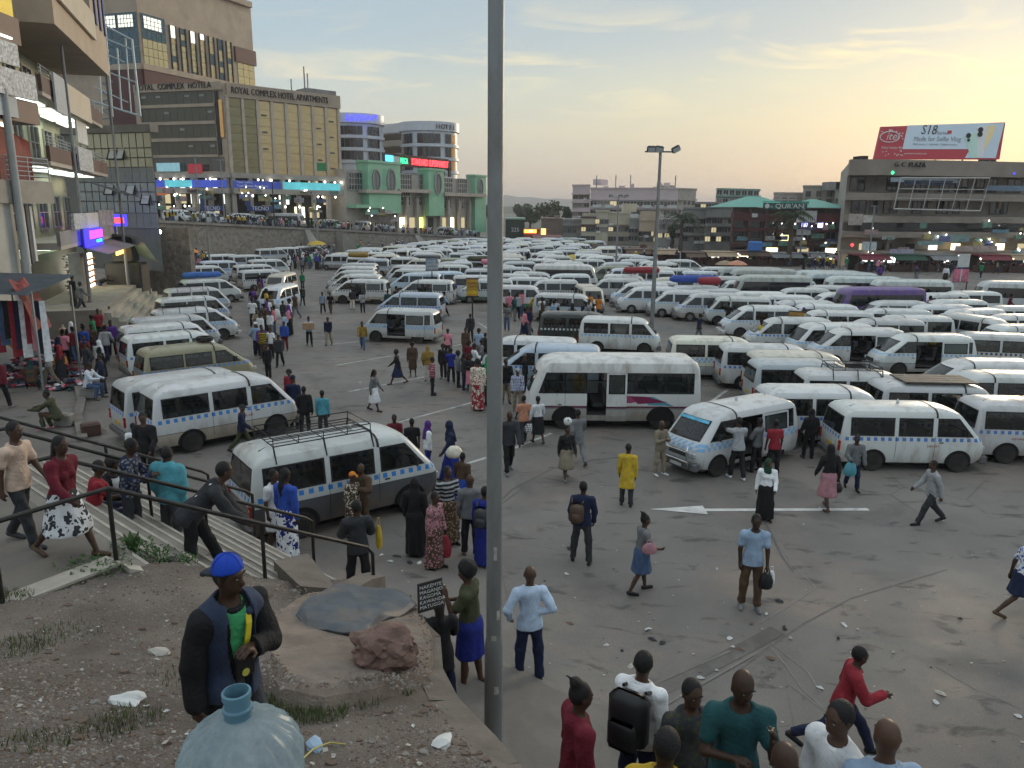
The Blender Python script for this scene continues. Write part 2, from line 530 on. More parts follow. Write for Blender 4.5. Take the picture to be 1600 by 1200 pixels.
# pavement along the near edge of the square with its kerb and gutter
conc=mat('dusty_concrete',(0.175,0.158,0.14),rough=0.85,var=0.2,scale=1.2,bump=0.35,bscale=30,dirt=0.7,dirt_col=(0.10,0.09,0.08))
kerbm=mat('kerb_concrete',(0.19,0.175,0.155),rough=0.85,var=0.2,scale=2.0,bump=0.3,bscale=25,dirt=0.7)
edge=[G(690,1002),G(782,1043),G(899,1094),G(958,1112),G(1010,1120)]
KH=0.13
def drape(mb,ring_a,ring_b,za,zb,m=0):
 n=len(ring_a)
 mb.add([(p.x,p.y,gz(p.x,p.y)+za)for p in ring_a]+[(p.x,p.y,gz(p.x,p.y)+zb)for p in ring_b],[(i,i+1,n+i+1,n+i)for i in range(n-1)],m)
def resample(pts,step):
 out=[]
 for a,b in zip(pts,pts[1:]):
  k=max(1,int((b-a).length/step))
  out += [a+(b-a)*i/k for i in range(k)]
 return out+[pts[-1]]
e2=resample(edge,0.4)
e3=[p+Vector((-0.12,-0.12,0))for p in e2]
m=MB()
drape(m,e2,e2,-0.05,KH)
drape(m,e2,e3,KH,KH)
kb=m.build('kerb',kerbm)
tag(kb,None,None,kind='structure')
m=MB()
nrow=9
e4=[p+Vector((-0.2-0.3*i/len(e2),-6.0,0))for i,p in enumerate(e3)]
prev=e3
for r_ in range(1,nrow+1):
 cur=[a+(b-a)*r_/nrow for a,b in zip(e3,e4)]
 drape(m,prev,cur,KH,KH)
 prev=cur
tag(m.build('pavement',conc),None,None,kind='structure')
# gutter channel
gut=mat('gutter_concrete',(0.145,0.132,0.118),rough=0.8,var=0.25,scale=1.5,dirt=0.6,dirt_col=(0.05,0.045,0.04))
m=MB()
strip(m,[G(955,1122),G(1015,1085),G(1090,1050),G(1165,1012),G(1215,985)],0.30,0.007)
tag(m.build('drain_channel',gut),None,None,kind='structure')
for pts in ([(1000,1125),(1060,1090),(1180,1022)],[(958,1105),(1020,1070),(1140,1018)]):
 m=MB()
 strip(m,[G(*q)for q in pts],0.05,0.012)
 tag(m.build('kerb',kerbm),None,None,kind='structure')
# upper pavement under the near onlookers, below the frame
for z_,y_ in ((1.5,6.3),(2.2,5.2)):
 m=MB();m.bev(-0.1,7.0,0.3,y_,0.0 if z_ <2 else 1.5,z_,0.03)
 tag(m.build('pavement',conc),None,None,kind='structure')
# ------------------------------------------------------------------ vehicles
def paint_mat():
 m,t,p=new_mat('taxi_paint')
 oi=N(t,'ShaderNodeObjectInfo')
 tcn=N(t,'ShaderNodeTexCoord')
 v=tcn.outputs['Object']
 s=N(t,'ShaderNodeSeparateXYZ')
 t.links.new(v,s.inputs[0])
 x,y,z=s.outputs
 def att(nm):
  return N(t,'ShaderNodeAttribute',attribute_type='OBJECT',attribute_name=nm)
 c=oi.outputs['Color']
 below=math_(t,'LESS_THAN',z,att('skirt_z').outputs['Fac'])
 c=mixc(t,below,c,att('skirt').outputs['Color'])
 line=math_(t,'COMPARE',z,att('skirt_z').outputs['Fac'],0.012)
 c=mixc(t,math_(t,'MULTIPLY',line,0.8),c,(0.03,0.03,0.035))
 q=att('squares')
 u=math_(t,'FRACT',math_(t,'MULTIPLY',math_(t,'ADD',x,y),4.6))
 inb=math_(t,'COMPARE',z,att('band_z').outputs['Fac'],0.056)
 sq=math_(t,'MULTIPLY',math_(t,'LESS_THAN',u,0.5),inb)
 inb2=math_(t,'COMPARE',z,math_(t,'SUBTRACT',att('band_z').outputs['Fac'],0.112),0.056)
 sq2=math_(t,'MULTIPLY',math_(t,'MULTIPLY',math_(t,'GREATER_THAN',u,0.5),inb2),att('double').outputs['Fac'])
 sq=math_(t,'MAXIMUM',sq,sq2)
 onoff=math_(t,'GREATER_THAN',q.outputs['Alpha'],-1.0)
 c=mixc(t,math_(t,'MULTIPLY',math_(t,'MULTIPLY',sq,att('has_squares').outputs['Fac']),onoff),c,q.outputs['Color'])
 cl=math_(t,'MULTIPLY',math_(t,'COMPARE',z,0.86,0.04),att('stripe').outputs['Fac'])
 c=mixc(t,cl,c,(0.10,0.012,0.04))
 mp=N(t,'ShaderNodeMapping')
 mp.inputs['Scale'].default_value=(1.0,1.0,0.35)
 t.links.new(v,mp.inputs[0])
 add=N(t,'ShaderNodeVectorMath',operation='ADD')
 t.links.new(mp.outputs[0],add.inputs[0])
 rv=N(t,'ShaderNodeCombineXYZ')
 t.links.new(math_(t,'MULTIPLY',oi.outputs['Random'],40.0),rv.inputs[0])
 t.links.new(rv.outputs[0],add.inputs[1])
 n1=N(t,'ShaderNodeTexNoise',i_Scale=2.2,i_Detail=7.0,i_Roughness=0.68)
 t.links.new(add.outputs[0],n1.inputs['Vector'])
 hgt=ramp(t,math_(t,'DIVIDE',z,2.6),[(0.1,0.26),(0.30,0.04),(0.66,0.0),(0.735,0.08),(0.8,0.11)])
 dm=ramp(t,math_(t,'ADD',n1.outputs[0],hgt),[(0.56,0.0),(0.80,0.62)])
 c=mixc(t,dm,c,(0.21,0.16,0.115))
 rust=N(t,'ShaderNodeTexNoise',i_Scale=6.5,i_Detail=5.0,i_Roughness=0.7)
 t.links.new(add.outputs[0],rust.inputs['Vector'])
 c=mixc(t,ramp(t,rust.outputs[0],[(0.69,0.0),(0.73,0.7)]),c,(0.15,0.085,0.05))
 t.links.new(c,p.inputs['Base Color'])
 rr=ramp(t,n1.outputs[0],[(0.3,0.28),(0.7,0.5)])
 t.links.new(rr,p.inputs['Roughness'])
 p.inputs['Specular IOR Level'].default_value=0.45
 p.inputs['Coat Weight'].default_value=0.25
 p.inputs['Coat Roughness'].default_value=0.15
 return m
PAINT=paint_mat()
RUBBER=mat('window_rubber',(0.012,0.012,0.013),rough=0.6,var=0)
VGLASS=glass('van_glass',(0.30,0.34,0.33),0.78)
DGLASS=mat('dark_van_glass',(0.012,0.014,0.016),rough=0.06,var=0.0,spec=0.6)
TYRE=mat('tyre_rubber',(0.022,0.021,0.020),rough=0.85,var=0.25,scale=8,dirt=0.5,dirt_col=(0.09,0.07,0.055))
STEEL=mat('wheel_steel',(0.20,0.19,0.18),rough=0.55,metal=0.6,var=0.25,scale=9,dirt=0.7,dirt_col=(0.07,0.055,0.045))
BLACKP=mat('black_plastic',(0.018,0.018,0.019),rough=0.6,var=0.2,scale=6,dirt=0.3)
GREYB=mat('grey_bumper',(0.11,0.112,0.115),rough=0.55,var=0.2,scale=5,dirt=0.5)
CHROME=mat('chrome',(0.55,0.56,0.57),rough=0.2,metal=1.0,var=0.05)
LAMPG=mat('headlamp_glass',(0.42,0.45,0.46),rough=0.12,var=0.1,spec=0.7)
REDL=mat('tail_lamp_red',(0.30,0.012,0.010),rough=0.25,var=0.1)
AMBER=mat('indicator_amber',(0.55,0.16,0.02),rough=0.3,var=0.1)
PLATE=mat('yellow_plate',(0.55,0.36,0.03),rough=0.5,var=0.15,scale=12)
SEAT=mat('seat_vinyl',(0.045,0.045,0.05),rough=0.7,var=0.3,scale=5)
RACKM=mat('rack_iron',(0.02,0.02,0.021),rough=0.6,metal=0.3,var=0.2)
ARCH=mat('wheel_arch_black',(0.008,0.008,0.008),rough=0.9,var=0)
# shapes: rows are horizontal slices (z, rear x, front x, half width, rear corner, front corner)
H100=dict(
 kind='taxi_van',L=4.7,top=1.98,wb=(-1.30,1.30),wr=0.315,track=0.83,belt=5,wtop=6,
 rows=[(0.28,-2.26,2.00,0.79,0.08,0.25),(0.42,-2.32,2.14,0.83,0.08,0.25),(0.64,-2.35,2.18,0.845,0.08,0.25),(0.86,-2.35,2.16,0.845,0.08,0.25),
   (1.00,-2.345,2.10,0.84,0.08,0.24),(1.13,-2.335,1.97,0.832,0.08,0.22),(1.70,-2.235,1.46,0.765,0.09,0.18),(1.79,-2.20,1.38,0.745,0.12,0.22),
   (1.88,-2.12,1.20,0.69,0.16,0.24),(1.945,-1.98,0.95,0.55,0.2,0.28),(1.978,-1.7,0.55,0.25,0.2,0.2)],
 cols=[-2.06,-0.72,-0.60,0.44,0.58],front_gap=0.16,wins=[(0,1),(2,3),(4,5)],door=(2,4),face=0.20)
H200=dict(
 kind='taxi_van',L=4.84,top=2.02,wb=(-1.45,1.32),wr=0.325,track=0.83,belt=5,wtop=6,
 rows=[(0.26,-2.34,2.26,0.80,0.1,0.35),(0.42,-2.40,2.40,0.84,0.1,0.35),(0.66,-2.42,2.42,0.85,0.1,0.38),(0.90,-2.42,2.36,0.85,0.1,0.38),
   (1.06,-2.41,2.22,0.845,0.1,0.34),(1.18,-2.39,2.02,0.835,0.1,0.30),(1.72,-2.27,1.30,0.755,0.12,0.22),(1.83,-2.22,1.12,0.73,0.14,0.24),
   (1.92,-2.14,0.90,0.67,0.18,0.26),(1.985,-1.98,0.60,0.53,0.2,0.28),(2.018,-1.65,0.25,0.25,0.2,0.2)],
 cols=[-2.12,-0.78,-0.70,0.42,0.56],front_gap=0.20,wins=[(0,1),(2,3),(4,5)],door=(2,4),face=0.24)
COASTER=dict(
 kind='minibus',L=6.4,top=2.60,wb=(-1.75,1.70),wr=0.40,track=0.98,belt=4,wtop=5,
 rows=[(0.34,-3.1,3.02,0.96,0.1,0.3),(0.55,-3.18,3.16,1.0,0.1,0.32),(0.90,-3.2,3.18,1.015,0.1,0.34),(1.15,-3.2,3.14,1.015,0.1,0.34),(1.36,-3.19,3.10,1.01,0.1,0.30),
   (2.12,-3.15,2.80,0.965,0.12,0.28),(2.28,-3.13,2.72,0.95,0.14,0.30),(2.45,-3.05,2.55,0.91,0.2,0.32),(2.56,-2.9,2.25,0.78,0.25,0.36),(2.61,-2.5,1.8,0.45,0.3,0.3)],
 cols=[-2.92,-1.92,-1.88,-0.82,-0.78,0.22,0.26,0.95,1.02,1.72,1.78],front_gap=0.26,wins=[(0,1),(2,3),(4,5),(6,7),(8,9),(10,11)],door=(5,7),face=0.26)
def outline(P,row,y_sign_closed=True):
 """points of half a slice from the middle of the tail round the left side to the middle of the nose"""
 z,xr,xf,w_,rr,rf=row
 bul=P['face']*0.35
 pts=[(xr,0.0),(xr,w_*0.55),(xr+0.004,w_-rr)]
 pts += [(xr+rr*(1-math.cos(a)),w_-rr*(1-math.sin(a)))for a in (R(35),R(65))]
 pts += [(xr+rr,w_)]
 ncol=len(P['cols'])
 gap=P['front_gap']
 xcol=[c for c in P['cols']]
 last=xf-rf-gap*0.35
 for c in xcol:
  pts.append((max(c,xr+rr+0.005),w_)if c <last-0.05 else (last-0.05,w_))
 pts.append((last,w_))
 pts += [(xf-bul-rf*(1-math.sin(a))*0.9,w_-rf*(1-math.cos(a)))for a in (R(25),R(55))]
 pts += [(xf-bul*0.75,w_-rf*0.92),(xf-bul*0.15,w_*0.42),(xf,0.0)]
 return pts
def shell(P,openings=True,door_open=False):
 """returns MB (0 paint, 1 glass for closed windows) and the window corner loops"""
 rows=P['rows']
 half=[outline(P,r_)for r_ in rows]
 nh=len(half[0])
 mb=MB()
 ring=[]
 for r_,h in zip(rows,half):
  crown=r_[0]
  ids=[]
  for (x,y)in h:ids.append((x,y,crown))
  for (x,y)in h[-2:0:-1]:ids.append((x,-y,crown))
  ring.append(ids)
 n=len(ring[0])
 vs=[p for rg in ring for p in rg]
 off=6                    # index of the first side column in the half outline
 wins=[]
 b,tp=P['belt'],P['wtop']
 def cell(i,j):            # row i, ring segment j -> window id or None
  jj=j if j <nh-1 else n-1-j
  side=1 if j <nh-1 else-1
  if b <= i <tp:
   for k,(c0,c1)in enumerate(P['wins']):
    if off+c0 <= jj <off+c1:return ('side',k,side)
   if jj in (0,1):return ('rear',0,0)
   if jj >= nh-3:return ('front',0,0)
  if door_open and side == 1 and 1 <= i <tp and off+P['door'][0]<= jj <off+P['door'][1]:return ('door',0,1)
  return None
 fs,ms=[],[]
 for i in range(len(rows)-1):
  for j in range(n):
   q=(i*n+j,i*n+(j+1)% n,(i+1)*n+(j+1)% n,(i+1)*n+j)
   c=cell(i,j)
   if door_open and c and c[0]== 'side' and c[2]== 1:
    jj=j
    if off+P['door'][0]<= jj <off+P['door'][1]:c=('door',0,1)
   if c is None:
    jj=j if j <nh-1 else n-1-j
    fs.append(q[::-1]);ms.append(1 if P['kind']== 'minibus' and b <= i <tp and off <= jj <off+11 else 0)
   elif not openings:
    fs.append(q[::-1]);ms.append(1)
   elif c[0]== 'door':
    pass
 fs.append(tuple((len(rows)-1)*n+j for j in range(n))[::-1]);ms.append(0)
 fs.append(tuple(range(n)));ms.append(0)
 mb.v,mb.f,mb.m=vs,[list(f)for f in fs],ms
 loops=[]
 def P3(i,j):return Vector(ring[i][j % n])
 for k,(c0,c1)in enumerate(P['wins']):
  for side in (1,-1):
   j0,j1=(off+c0,off+c1)if side == 1 else (n-off-c0,n-off-c1)
   if door_open and side == 1 and c0 >= P['door'][0]and c1 <= P['door'][1]:continue
   loops.append(('side_window',[P3(b,j0),P3(b,j1),P3(tp,j1),P3(tp,j0)],side))
 loops.append(('rear_window',[[P3(b,j)for j in (-2,-1,0,1,2)],[P3(tp,j)for j in (-2,-1,0,1,2)]],0))
 fj=[nh-3,nh-2,nh-1,nh,nh+1]
 loops.append(('windscreen',[[P3(b,j)for j in fj],[P3(tp,j)for j in fj]],0))
 return mb,loops
def pane_mesh(name,loop,rub=0.04,out=0.006):
 """a pane with a black rubber surround and clipped corners"""
 mb=MB()
 if isinstance(loop[0],list):
  lo,hi=loop
  n=len(lo)
  cen=sum(lo,Vector())/n
  nrm=(lo[-1]-lo[0]).cross(hi[0]-lo[0]).normalized()
  if nrm.x*cen.x <0:nrm.negate()
  k=6
  rws=[]
  for i,t_ in enumerate((0.0,0.06,0.94,1.0)):
   rws.append([lo[j].lerp(hi[j],t_)+nrm*out for j in range(n)])
  for i in range(4):
   r_=rws[i]
   rws[i]=[r_[0],r_[0].lerp(r_[1],0.12)]+r_[1:-1]+[r_[-1].lerp(r_[-2],0.12),r_[-1]]
  m_=n+2
  vs=[p for r_ in rws for p in r_]
  fs,ms=[],[]
  for i in range(3):
   for j in range(m_-1):
    fs.append((i*m_+j,i*m_+j+1,i*m_+m_+j+1,i*m_+m_+j))
    ms.append(0 if i == 1 and 0 <j <m_-2 else 1)
  mb.v,mb.f,mb.m=[tuple(p)for p in vs],[list(f)for f in fs],ms
  return mb.mesh(name,[VGLASS,RUBBER])
 a,b_,c,d=loop
 nrm=(b_-a).cross(d-a).normalized()
 cen=(a+b_+c+d)/4
 if nrm.y*cen.y <0:nrm.negate()
 o4=[p+nrm*out for p in (a,b_,c,d)]
 inner=[]
 for i in range(4):
  p,q,r_=o4[i],o4[(i+1)% 4],o4[i-1]
  e1,e2_=(q-p),(r_-p)
  f1,f2=rub/e1.length,rub/e2_.length
  base=p+e1*f1+e2_*f2
  inner += [base+e2_.normalized()*0.07,base+(e1.normalized()+e2_.normalized())*0.02,base+e1.normalized()*0.07]
 vs=o4+inner
 fs,ms=[],[]
 for i in range(4):
  i0=4+i*3
  nxt=4+((i+1)% 4)*3
  fs.append([i,i0+2,i0+1,i0][::-1]);ms.append(1)
  fs.append([i,(i+1)% 4,nxt,i0+2]);ms.append(1)
 fs.append(list(range(4,16)));ms.append(0)
 mb.v,mb.f,mb.m=[tuple(p)for p in vs],fs,ms
 return mb.mesh(name,[VGLASS,RUBBER])
def wheel_meshes(P):
 r_=P['wr']
 t_=MB()
 t_.lathe([(r_*0.60,-0.10),(r_*0.93,-0.10),(r_,-0.075),(r_,0.075),(r_*0.93,0.10),(r_*0.62,0.10)],22,axis='y')
 s_=MB()
 s_.lathe([(r_*0.61,0.098),(r_*0.56,0.075),(r_*0.34,0.045),(r_*0.28,0.07),(r_*0.12,0.075),(0.001,0.075)],16,axis='y')
 for k in range(5):
  a=2*math.pi*k/5
  s_.lathe([(0.014,0.07),(0.014,0.095),(0.001,0.096)],6,(r_*0.21*math.cos(a),0,r_*0.21*math.sin(a)),axis='y')
 s_.lathe([(r_*0.61,-0.098),(r_*0.3,-0.06),(0.001,-0.06)],12,axis='y')
 return t_.mesh('tyre',TYRE,40),s_.mesh('rim',STEEL,40)
def near_proto(P,name,door_open=False):
 """full vehicle with parts; returned root is a prototype to copy"""
 root=empty(name)
 mb,loops=shell(P,True,door_open)
 for nm,lp,side in loops:
  link(nm,pane_mesh(nm,lp),root)
 ty,ri=wheel_meshes(P)
 for sx in P['wb']:
  for sy in (1,-1):
   m=mb
   k=14
   yy=P['rows'][2][3]+0.004
   rr=P['wr']*1.22
   vs=[(sx+rr*math.cos(math.pi*i/k),sy*yy,P['wr']+rr*math.sin(math.pi*i/k))for i in range(k+1)]
   vs=[(sx+rr,sy*yy,P['rows'][0][0]+0.01)]+vs+[(sx-rr,sy*yy,P['rows'][0][0]+0.01)]
   m.add(vs,[tuple(range(len(vs)))]if sy <0 else [tuple(range(len(vs)-1,-1,-1))],2)
   vo=[(p[0],sy*(yy+0.02),p[2])for p in vs[1:-1]]
   vi=[(sx+(p[0]-sx)*1.07,sy*(yy-0.02),P['wr']+(p[2]-P['wr'])*1.07)for p in vo]
   nn=len(vo)
   m.add(vo+vi,[(i,i+1,nn+i+1,nn+i)for i in range(nn-1)],2)
   wh=link('wheel',ty,root,(sx,sy*(P['track']-0.075),P['wr']))
   if sy <0:wh.rotation_euler=(0,0,math.pi)
   link('rim',ri,wh)
 z0=P['rows'][0][0]
 xf,xr,wd=P['rows'][2][2],P['rows'][2][1],P['rows'][2][3]
 m=MB()
 m.bev(xf-0.20,xf+0.05,-wd*0.93,wd*0.93,z0-0.02,z0+0.24,0.04)
 m.build('front_bumper',GREYB if P is not H200 else PAINT,root)
 m=MB()
 m.bev(xr-0.07,xr+0.12,-wd*0.96,wd*0.96,z0-0.03,z0+0.17,0.03)
 m.build('rear_bumper',GREYB,root)
 zl=0.74 if P is not COASTER else 0.86
 m=MB()
 m.bev(xf-0.14,xf+0.012,-wd*0.44,wd*0.44,zl-0.10,zl+0.08,0.02)
 for k in range(3):m.box(xf+0.012,xf+0.02,-wd*0.42,wd*0.42,zl-0.075+0.05*k,zl-0.06+0.05*k,1)
 m.build('grille',[BLACKP,GREYB],root)
 for sy in (1,-1):
  m=MB()
  m.bev(-0.12,0.03,-0.14,0.14,-0.085,0.075,0.03)
  hl=m.build('headlight',LAMPG,root,(xf-P['face']*0.16,sy*wd*0.66,zl))
  hl.rotation_euler=(0,0,sy*0.22)
  m=MB()
  m.bev(-0.02,0.05,-0.05,0.05,-0.16,0.16,0.012)
  m.box(-0.024,-0.018,-0.04,0.04,0.02,0.08,1)
  tl=m.build('tail_light',[REDL,AMBER],root,(xr-0.008,sy*(wd-0.075),0.80 if P is not COASTER else 0.9))
  m=MB()
  yb=P['rows'][P['belt']][3]
  m.bev(-0.03,0.03,-0.06,0.06,-0.11,0.11,0.015)
  xm=P['cols'][-1]+(0.84 if P is not COASTER else 0.75)
  mi=m.build('wing_mirror',BLACKP,root,(xm,sy*(yb+0.13),P['rows'][P['belt']][0]+0.14))
  m=MB();m.bar((0,0,-0.02),(-0.02,-sy*0.16,-0.1),0.025)
  m.build('mirror_arm',BLACKP,mi)
  m=MB()
  xh=P['cols'][P['wins'][-1][0]]+0.08
  m.bev(xh,xh+0.13,sy*(wd+0.004)-0.012,sy*(wd+0.004)+0.012,0.93,0.965,0.008)
  m.build('door_handle',BLACKP,root)
  for xs in ([P['cols'][P['wins'][-1][0]]-0.05,P['cols'][2]-0.05]if P is not COASTER else [1.74]):
   m=mb
   zs=[r_ for r_ in P['rows']if 0.4 <r_[0]<P['rows'][P['belt']][0]+0.01]
   m.add([(xs-0.006,sy*(r_[3]+0.002),r_[0])for r_ in zs]+[(xs+0.006,sy*(r_[3]+0.002),r_[0])for r_ in zs],
     [((i,i+1,len(zs)+i+1,len(zs)+i)if sy <0 else (len(zs)+i,len(zs)+i+1,i+1,i))for i in range(len(zs)-1)],2)
 mb.build('body',[PAINT,DGLASS,ARCH],root,smooth_angle=32)
 m=MB()
 m.box(xr-0.014,xr-0.004,-0.26,0.26,0.60,0.71)
 pl=m.build('number_plate',PLATE,root)
 m=MB()
 m.box(xf+0.052,xf+0.058,-0.24,0.24,z0+0.04,z0+0.14)
 m.build('number_plate',mat('white_plate',(0.6,0.6,0.58),var=0.1),root)
 m=MB();m.bev(xr+0.3,xf-0.35,-wd*0.72,wd*0.72,0.13,z0+0.02,0.03);m.build('underbody_shade_block',ARCH,root)  # near-black underbody box, added to deepen the shade beneath the vehicle
 m=MB()
 xr0,xf0=xr+0.12,xf-0.75
 m.box(xr0,xf0,-wd+0.06,wd-0.06,0.50,0.54)
 xs=xr0+0.25
 while xs <xf0-0.55:
  m.bev(xs,xs+0.42,-wd+0.1,wd-0.34,0.76,0.90,0.03)
  m.bev(xs-0.10,xs+0.04,-wd+0.1,wd-0.34,0.85,1.34,0.04)
  xs += 0.78
 m.bev(xf0-0.1,xf0+0.28,-wd+0.1,wd-0.1,0.7,P['rows'][P['belt']][0]-0.03,0.05)
 m.build('seats',SEAT,root)
 m=MB()
 yw=-0.40
 m.tube([(xf0-0.2+0.10*math.sin(a),yw+0.19*math.cos(a),P['rows'][P['belt']][0]+0.0+0.16*math.sin(a))for a in [2*math.pi*k/14 for k in range(15)]],0.014,6)
 m.build('steering_wheel',BLACKP,root)
 m=MB()
 zr=P['rows'][-4][0]
 xs_=0.55 if P is not COASTER else 1.2
 rw=[(r_[3],r_[0])for r_ in P['rows'][P['wtop']:]]
 loop=[(w_+0.006,z+0.006)for w_,z in rw]+[(-w_-0.006,z+0.006)for w_,z in rw[::-1]]
 nn=len(loop)
 if P is not COASTER:
  m.add([(xs_-0.03,y,z)for y,z in loop]+[(xs_+0.03,y,z)for y,z in loop],[(i,nn+i,nn+i+1,i+1)for i in range(nn-1)])
  m.build('roof_strap',BLACKP,root)
 if door_open:
  c0,c1=P['cols'][P['door'][0]],P['cols'][P['door'][1]]
  dx=(c1-c0)*0.96
  m=MB()
  rws=[r_ for r_ in P['rows']if 0.3 <r_[0]<= P['rows'][P['wtop']][0]]
  k=len(rws)
  xa,xb=c0-dx,c1-dx
  for si,oo in ((0,0.035),(1,0.075)):
   m.add([(xa,r_[3]+oo,r_[0])for r_ in rws]+[(xb,r_[3]+oo,r_[0])for r_ in rws],[(i,k+i,k+i+1,i+1)[::1 if si else-1]for i in range(k-1)],0)
  m.add([(xb,rws[0][3]+0.035,rws[0][0]),(xb,rws[0][3]+0.075,rws[0][0]),(xb,rws[-1][3]+0.075,rws[-1][0]),(xb,rws[-1][3]+0.035,rws[-1][0])],[(0,1,2,3)])
  rb,rt=P['rows'][P['belt']],P['rows'][P['wtop']]
  dr=m.build('sliding_door',PAINT,root)
  lp=[Vector((xa+0.07,rb[3]+0.08,rb[0])),Vector((xb-0.07,rb[3]+0.08,rb[0])),Vector((xb-0.07,rt[3]+0.084,rt[0]-0.05)),Vector((xa+0.07,rt[3]+0.084,rt[0]-0.05))]
  link('side_window',pane_mesh('side_window',lp),dr)
 return root
def far_mesh(P,name):
 """the same shape in one mesh: 0 paint 1 glass 2 tyre 3 lamps 4 bumper"""
 mb,loops=shell(P,False,False)
 for sx in P['wb']:
  for sy in (1,-1):
   yy=sy*(P['rows'][2][3]+0.004)
   mb.lathe([(0.001,yy),(P['wr']*1.15,yy)],12,(sx,0,P['wr']),5,axis='y',cap=False)
   mb.lathe([(P['wr']*0.6,yy+sy*0.022),(P['wr'],yy+sy*0.02),(P['wr'],yy-sy*0.18)],12,(sx,0,P['wr']),2,axis='y',cap=False)
   mb.lathe([(0.001,yy+sy*0.012),(P['wr']*0.6,yy+sy*0.022)],10,(sx,0,P['wr']),6,axis='y',cap=False)
 z0=P['rows'][0][0]
 xf,xr,wd=P['rows'][2][2],P['rows'][2][1],P['rows'][2][3]
 mb.bev(xf-0.20,xf+0.05,-wd*0.93,wd*0.93,z0-0.02,z0+0.24,0.04,4)
 mb.bev(xr-0.07,xr+0.12,-wd*0.96,wd*0.96,z0-0.03,z0+0.17,0.03,4)
 mb.box(xf-0.12,xf+0.01,-wd*0.5,wd*0.5,0.66,0.82,4)
 for sy in (1,-1):
  mb.bev(xf-0.16,xf-0.01,sy*wd*0.66-0.13,sy*wd*0.66+0.13,0.66,0.82,0.03,3)
  mb.box(xr-0.012,xr+0.04,sy*(wd-0.08)-0.05,sy*(wd-0.08)+0.05,0.64,0.96,7)
  mb.bev(P['cols'][-1]+0.86,P['cols'][-1]+0.92,sy*(wd+0.1)-0.07,sy*(wd+0.1)+0.07,P['rows'][P['belt']][0]+0.05,P['rows'][P['belt']][0]+0.25,0.015,4)
 mb.box(xr-0.012,xr,-0.26,0.26,0.60,0.71,8)
 mb.bev(xr+0.3,xf-0.35,-wd*0.72,wd*0.72,0.13,z0+0.02,0.03,5)  # plain underbody box, added to darken the ground below
 for k in range(len(P['wins'])-1):
  pass
 return mb.mesh(name,[PAINT,DGLASS,TYRE,LAMPG,GREYB,ARCH,STEEL,REDL,PLATE],32)
VAN_PROTO={'h100':near_proto(H100,'taxi_van'),'h100d':near_proto(H100,'taxi_van',True),'h200':near_proto(H200,'taxi_van'),'h200d':near_proto(H200,'taxi_van',True),
    'bus':near_proto(COASTER,'minibus',True)}
SHAPE={'h100':H100,'h100d':H100,'h200':H200,'h200d':H200,'bus':COASTER}
for r_ in VAN_PROTO.values():note_kids(r_)
FAR={'h100':far_mesh(H100,'taxi_van'),'h200':far_mesh(H200,'taxi_van'),'bus':far_mesh(COASTER,'minibus')}
proto_used=set()
VANW=(0.62,0.63,0.62)
SQB=(0.06,0.20,0.55)
SQL=(0.22,0.45,0.72)
SQK=(0.02,0.025,0.05)
VEH=[]
VS=0.915          # the square's own metre runs a little short of the vans' data sheet
def dress(o,col,squares,skirt,double,stripe,P):
 o.color=(*col,1)
 o['skirt_z']=float(skirt[1])if skirt else-1.0
 o['skirt']=[float(x)for x in (skirt[0]if skirt else (0,0,0))]
 o['squares']=[float(x)for x in (squares or (0,0,0))]
 o['has_squares']=1.0 if squares else 0.0
 o['band_z']=float(P['rows'][P['belt']][0]-0.095)
 o['double']=1.0 if double else 0.0
 o['stripe']=1.0 if stripe else 0.0
def place_vehicle(kind,x,y,hdg,near,label,group=None,col=VANW,squares=SQB,skirt=None,double=False,stripe=False,cat=None,size=1.0):
 P=SHAPE[kind]
 f_=RNG.uniform(0.80,1.08)
 col=tuple(min(0.9,c*f_*RNG.uniform(0.985,1.015))for c in col)
 z=gz(x,y)
 if near:
  pr=VAN_PROTO[kind]
  if kind in proto_used:
   o=copy_tree(pr)
  else:
   proto_used.add(kind)
   o=pr
  o.location,o.rotation_euler=(x,y,z),(0,0,R(hdg))
  for ch in o.children:
   if ch.name.split('.')[0]in ('body','sliding_door','front_bumper'):dress(ch,col,squares,skirt,double,stripe,P)
 else:
  kk=kind.rstrip('d')if kind != 'bus' else 'bus'
  kk={'h100':'h100','h200':'h200','bus':'bus'}[kk]
  o=link(P['kind'],FAR[kk],None,(x,y,z),R(hdg))
  dress(o,col,squares,skirt,double,stripe,P)
 o.scale=(VS*size,)*3
 tag(o,label,cat or ('bus' if kind == 'bus' else 'van'),group)
 VEH.append((o,x,y,hdg,P))
 return o
def by_roof(px,py,kind,hdg,near,label,**kw):
 near=near and (py >446 or kind.endswith('d'))
 p=Z(px,py,(SHAPE[kind]['top']-0.03)*VS*kw.get('size',1.0))
 return place_vehicle(kind,p.x,p.y,hdg,near,label,**kw)
def by_wheels(front,rear,visible_left,kind,near,label,**kw):
 f,r_=G(*front),G(*rear)
 d=(f-r_);d.z=0
 d.normalize()
 P=SHAPE[kind]
 left=Vector((-d.y,d.x,0))
 c=(f+r_)/2+(-left if visible_left else left)*P['track']*VS*kw.get('size',1.0)-d*(sum(P['wb'])/2)*VS
 return place_vehicle(kind,c.x,c.y,math.degrees(math.atan2(d.y,d.x)),near,label,**kw)
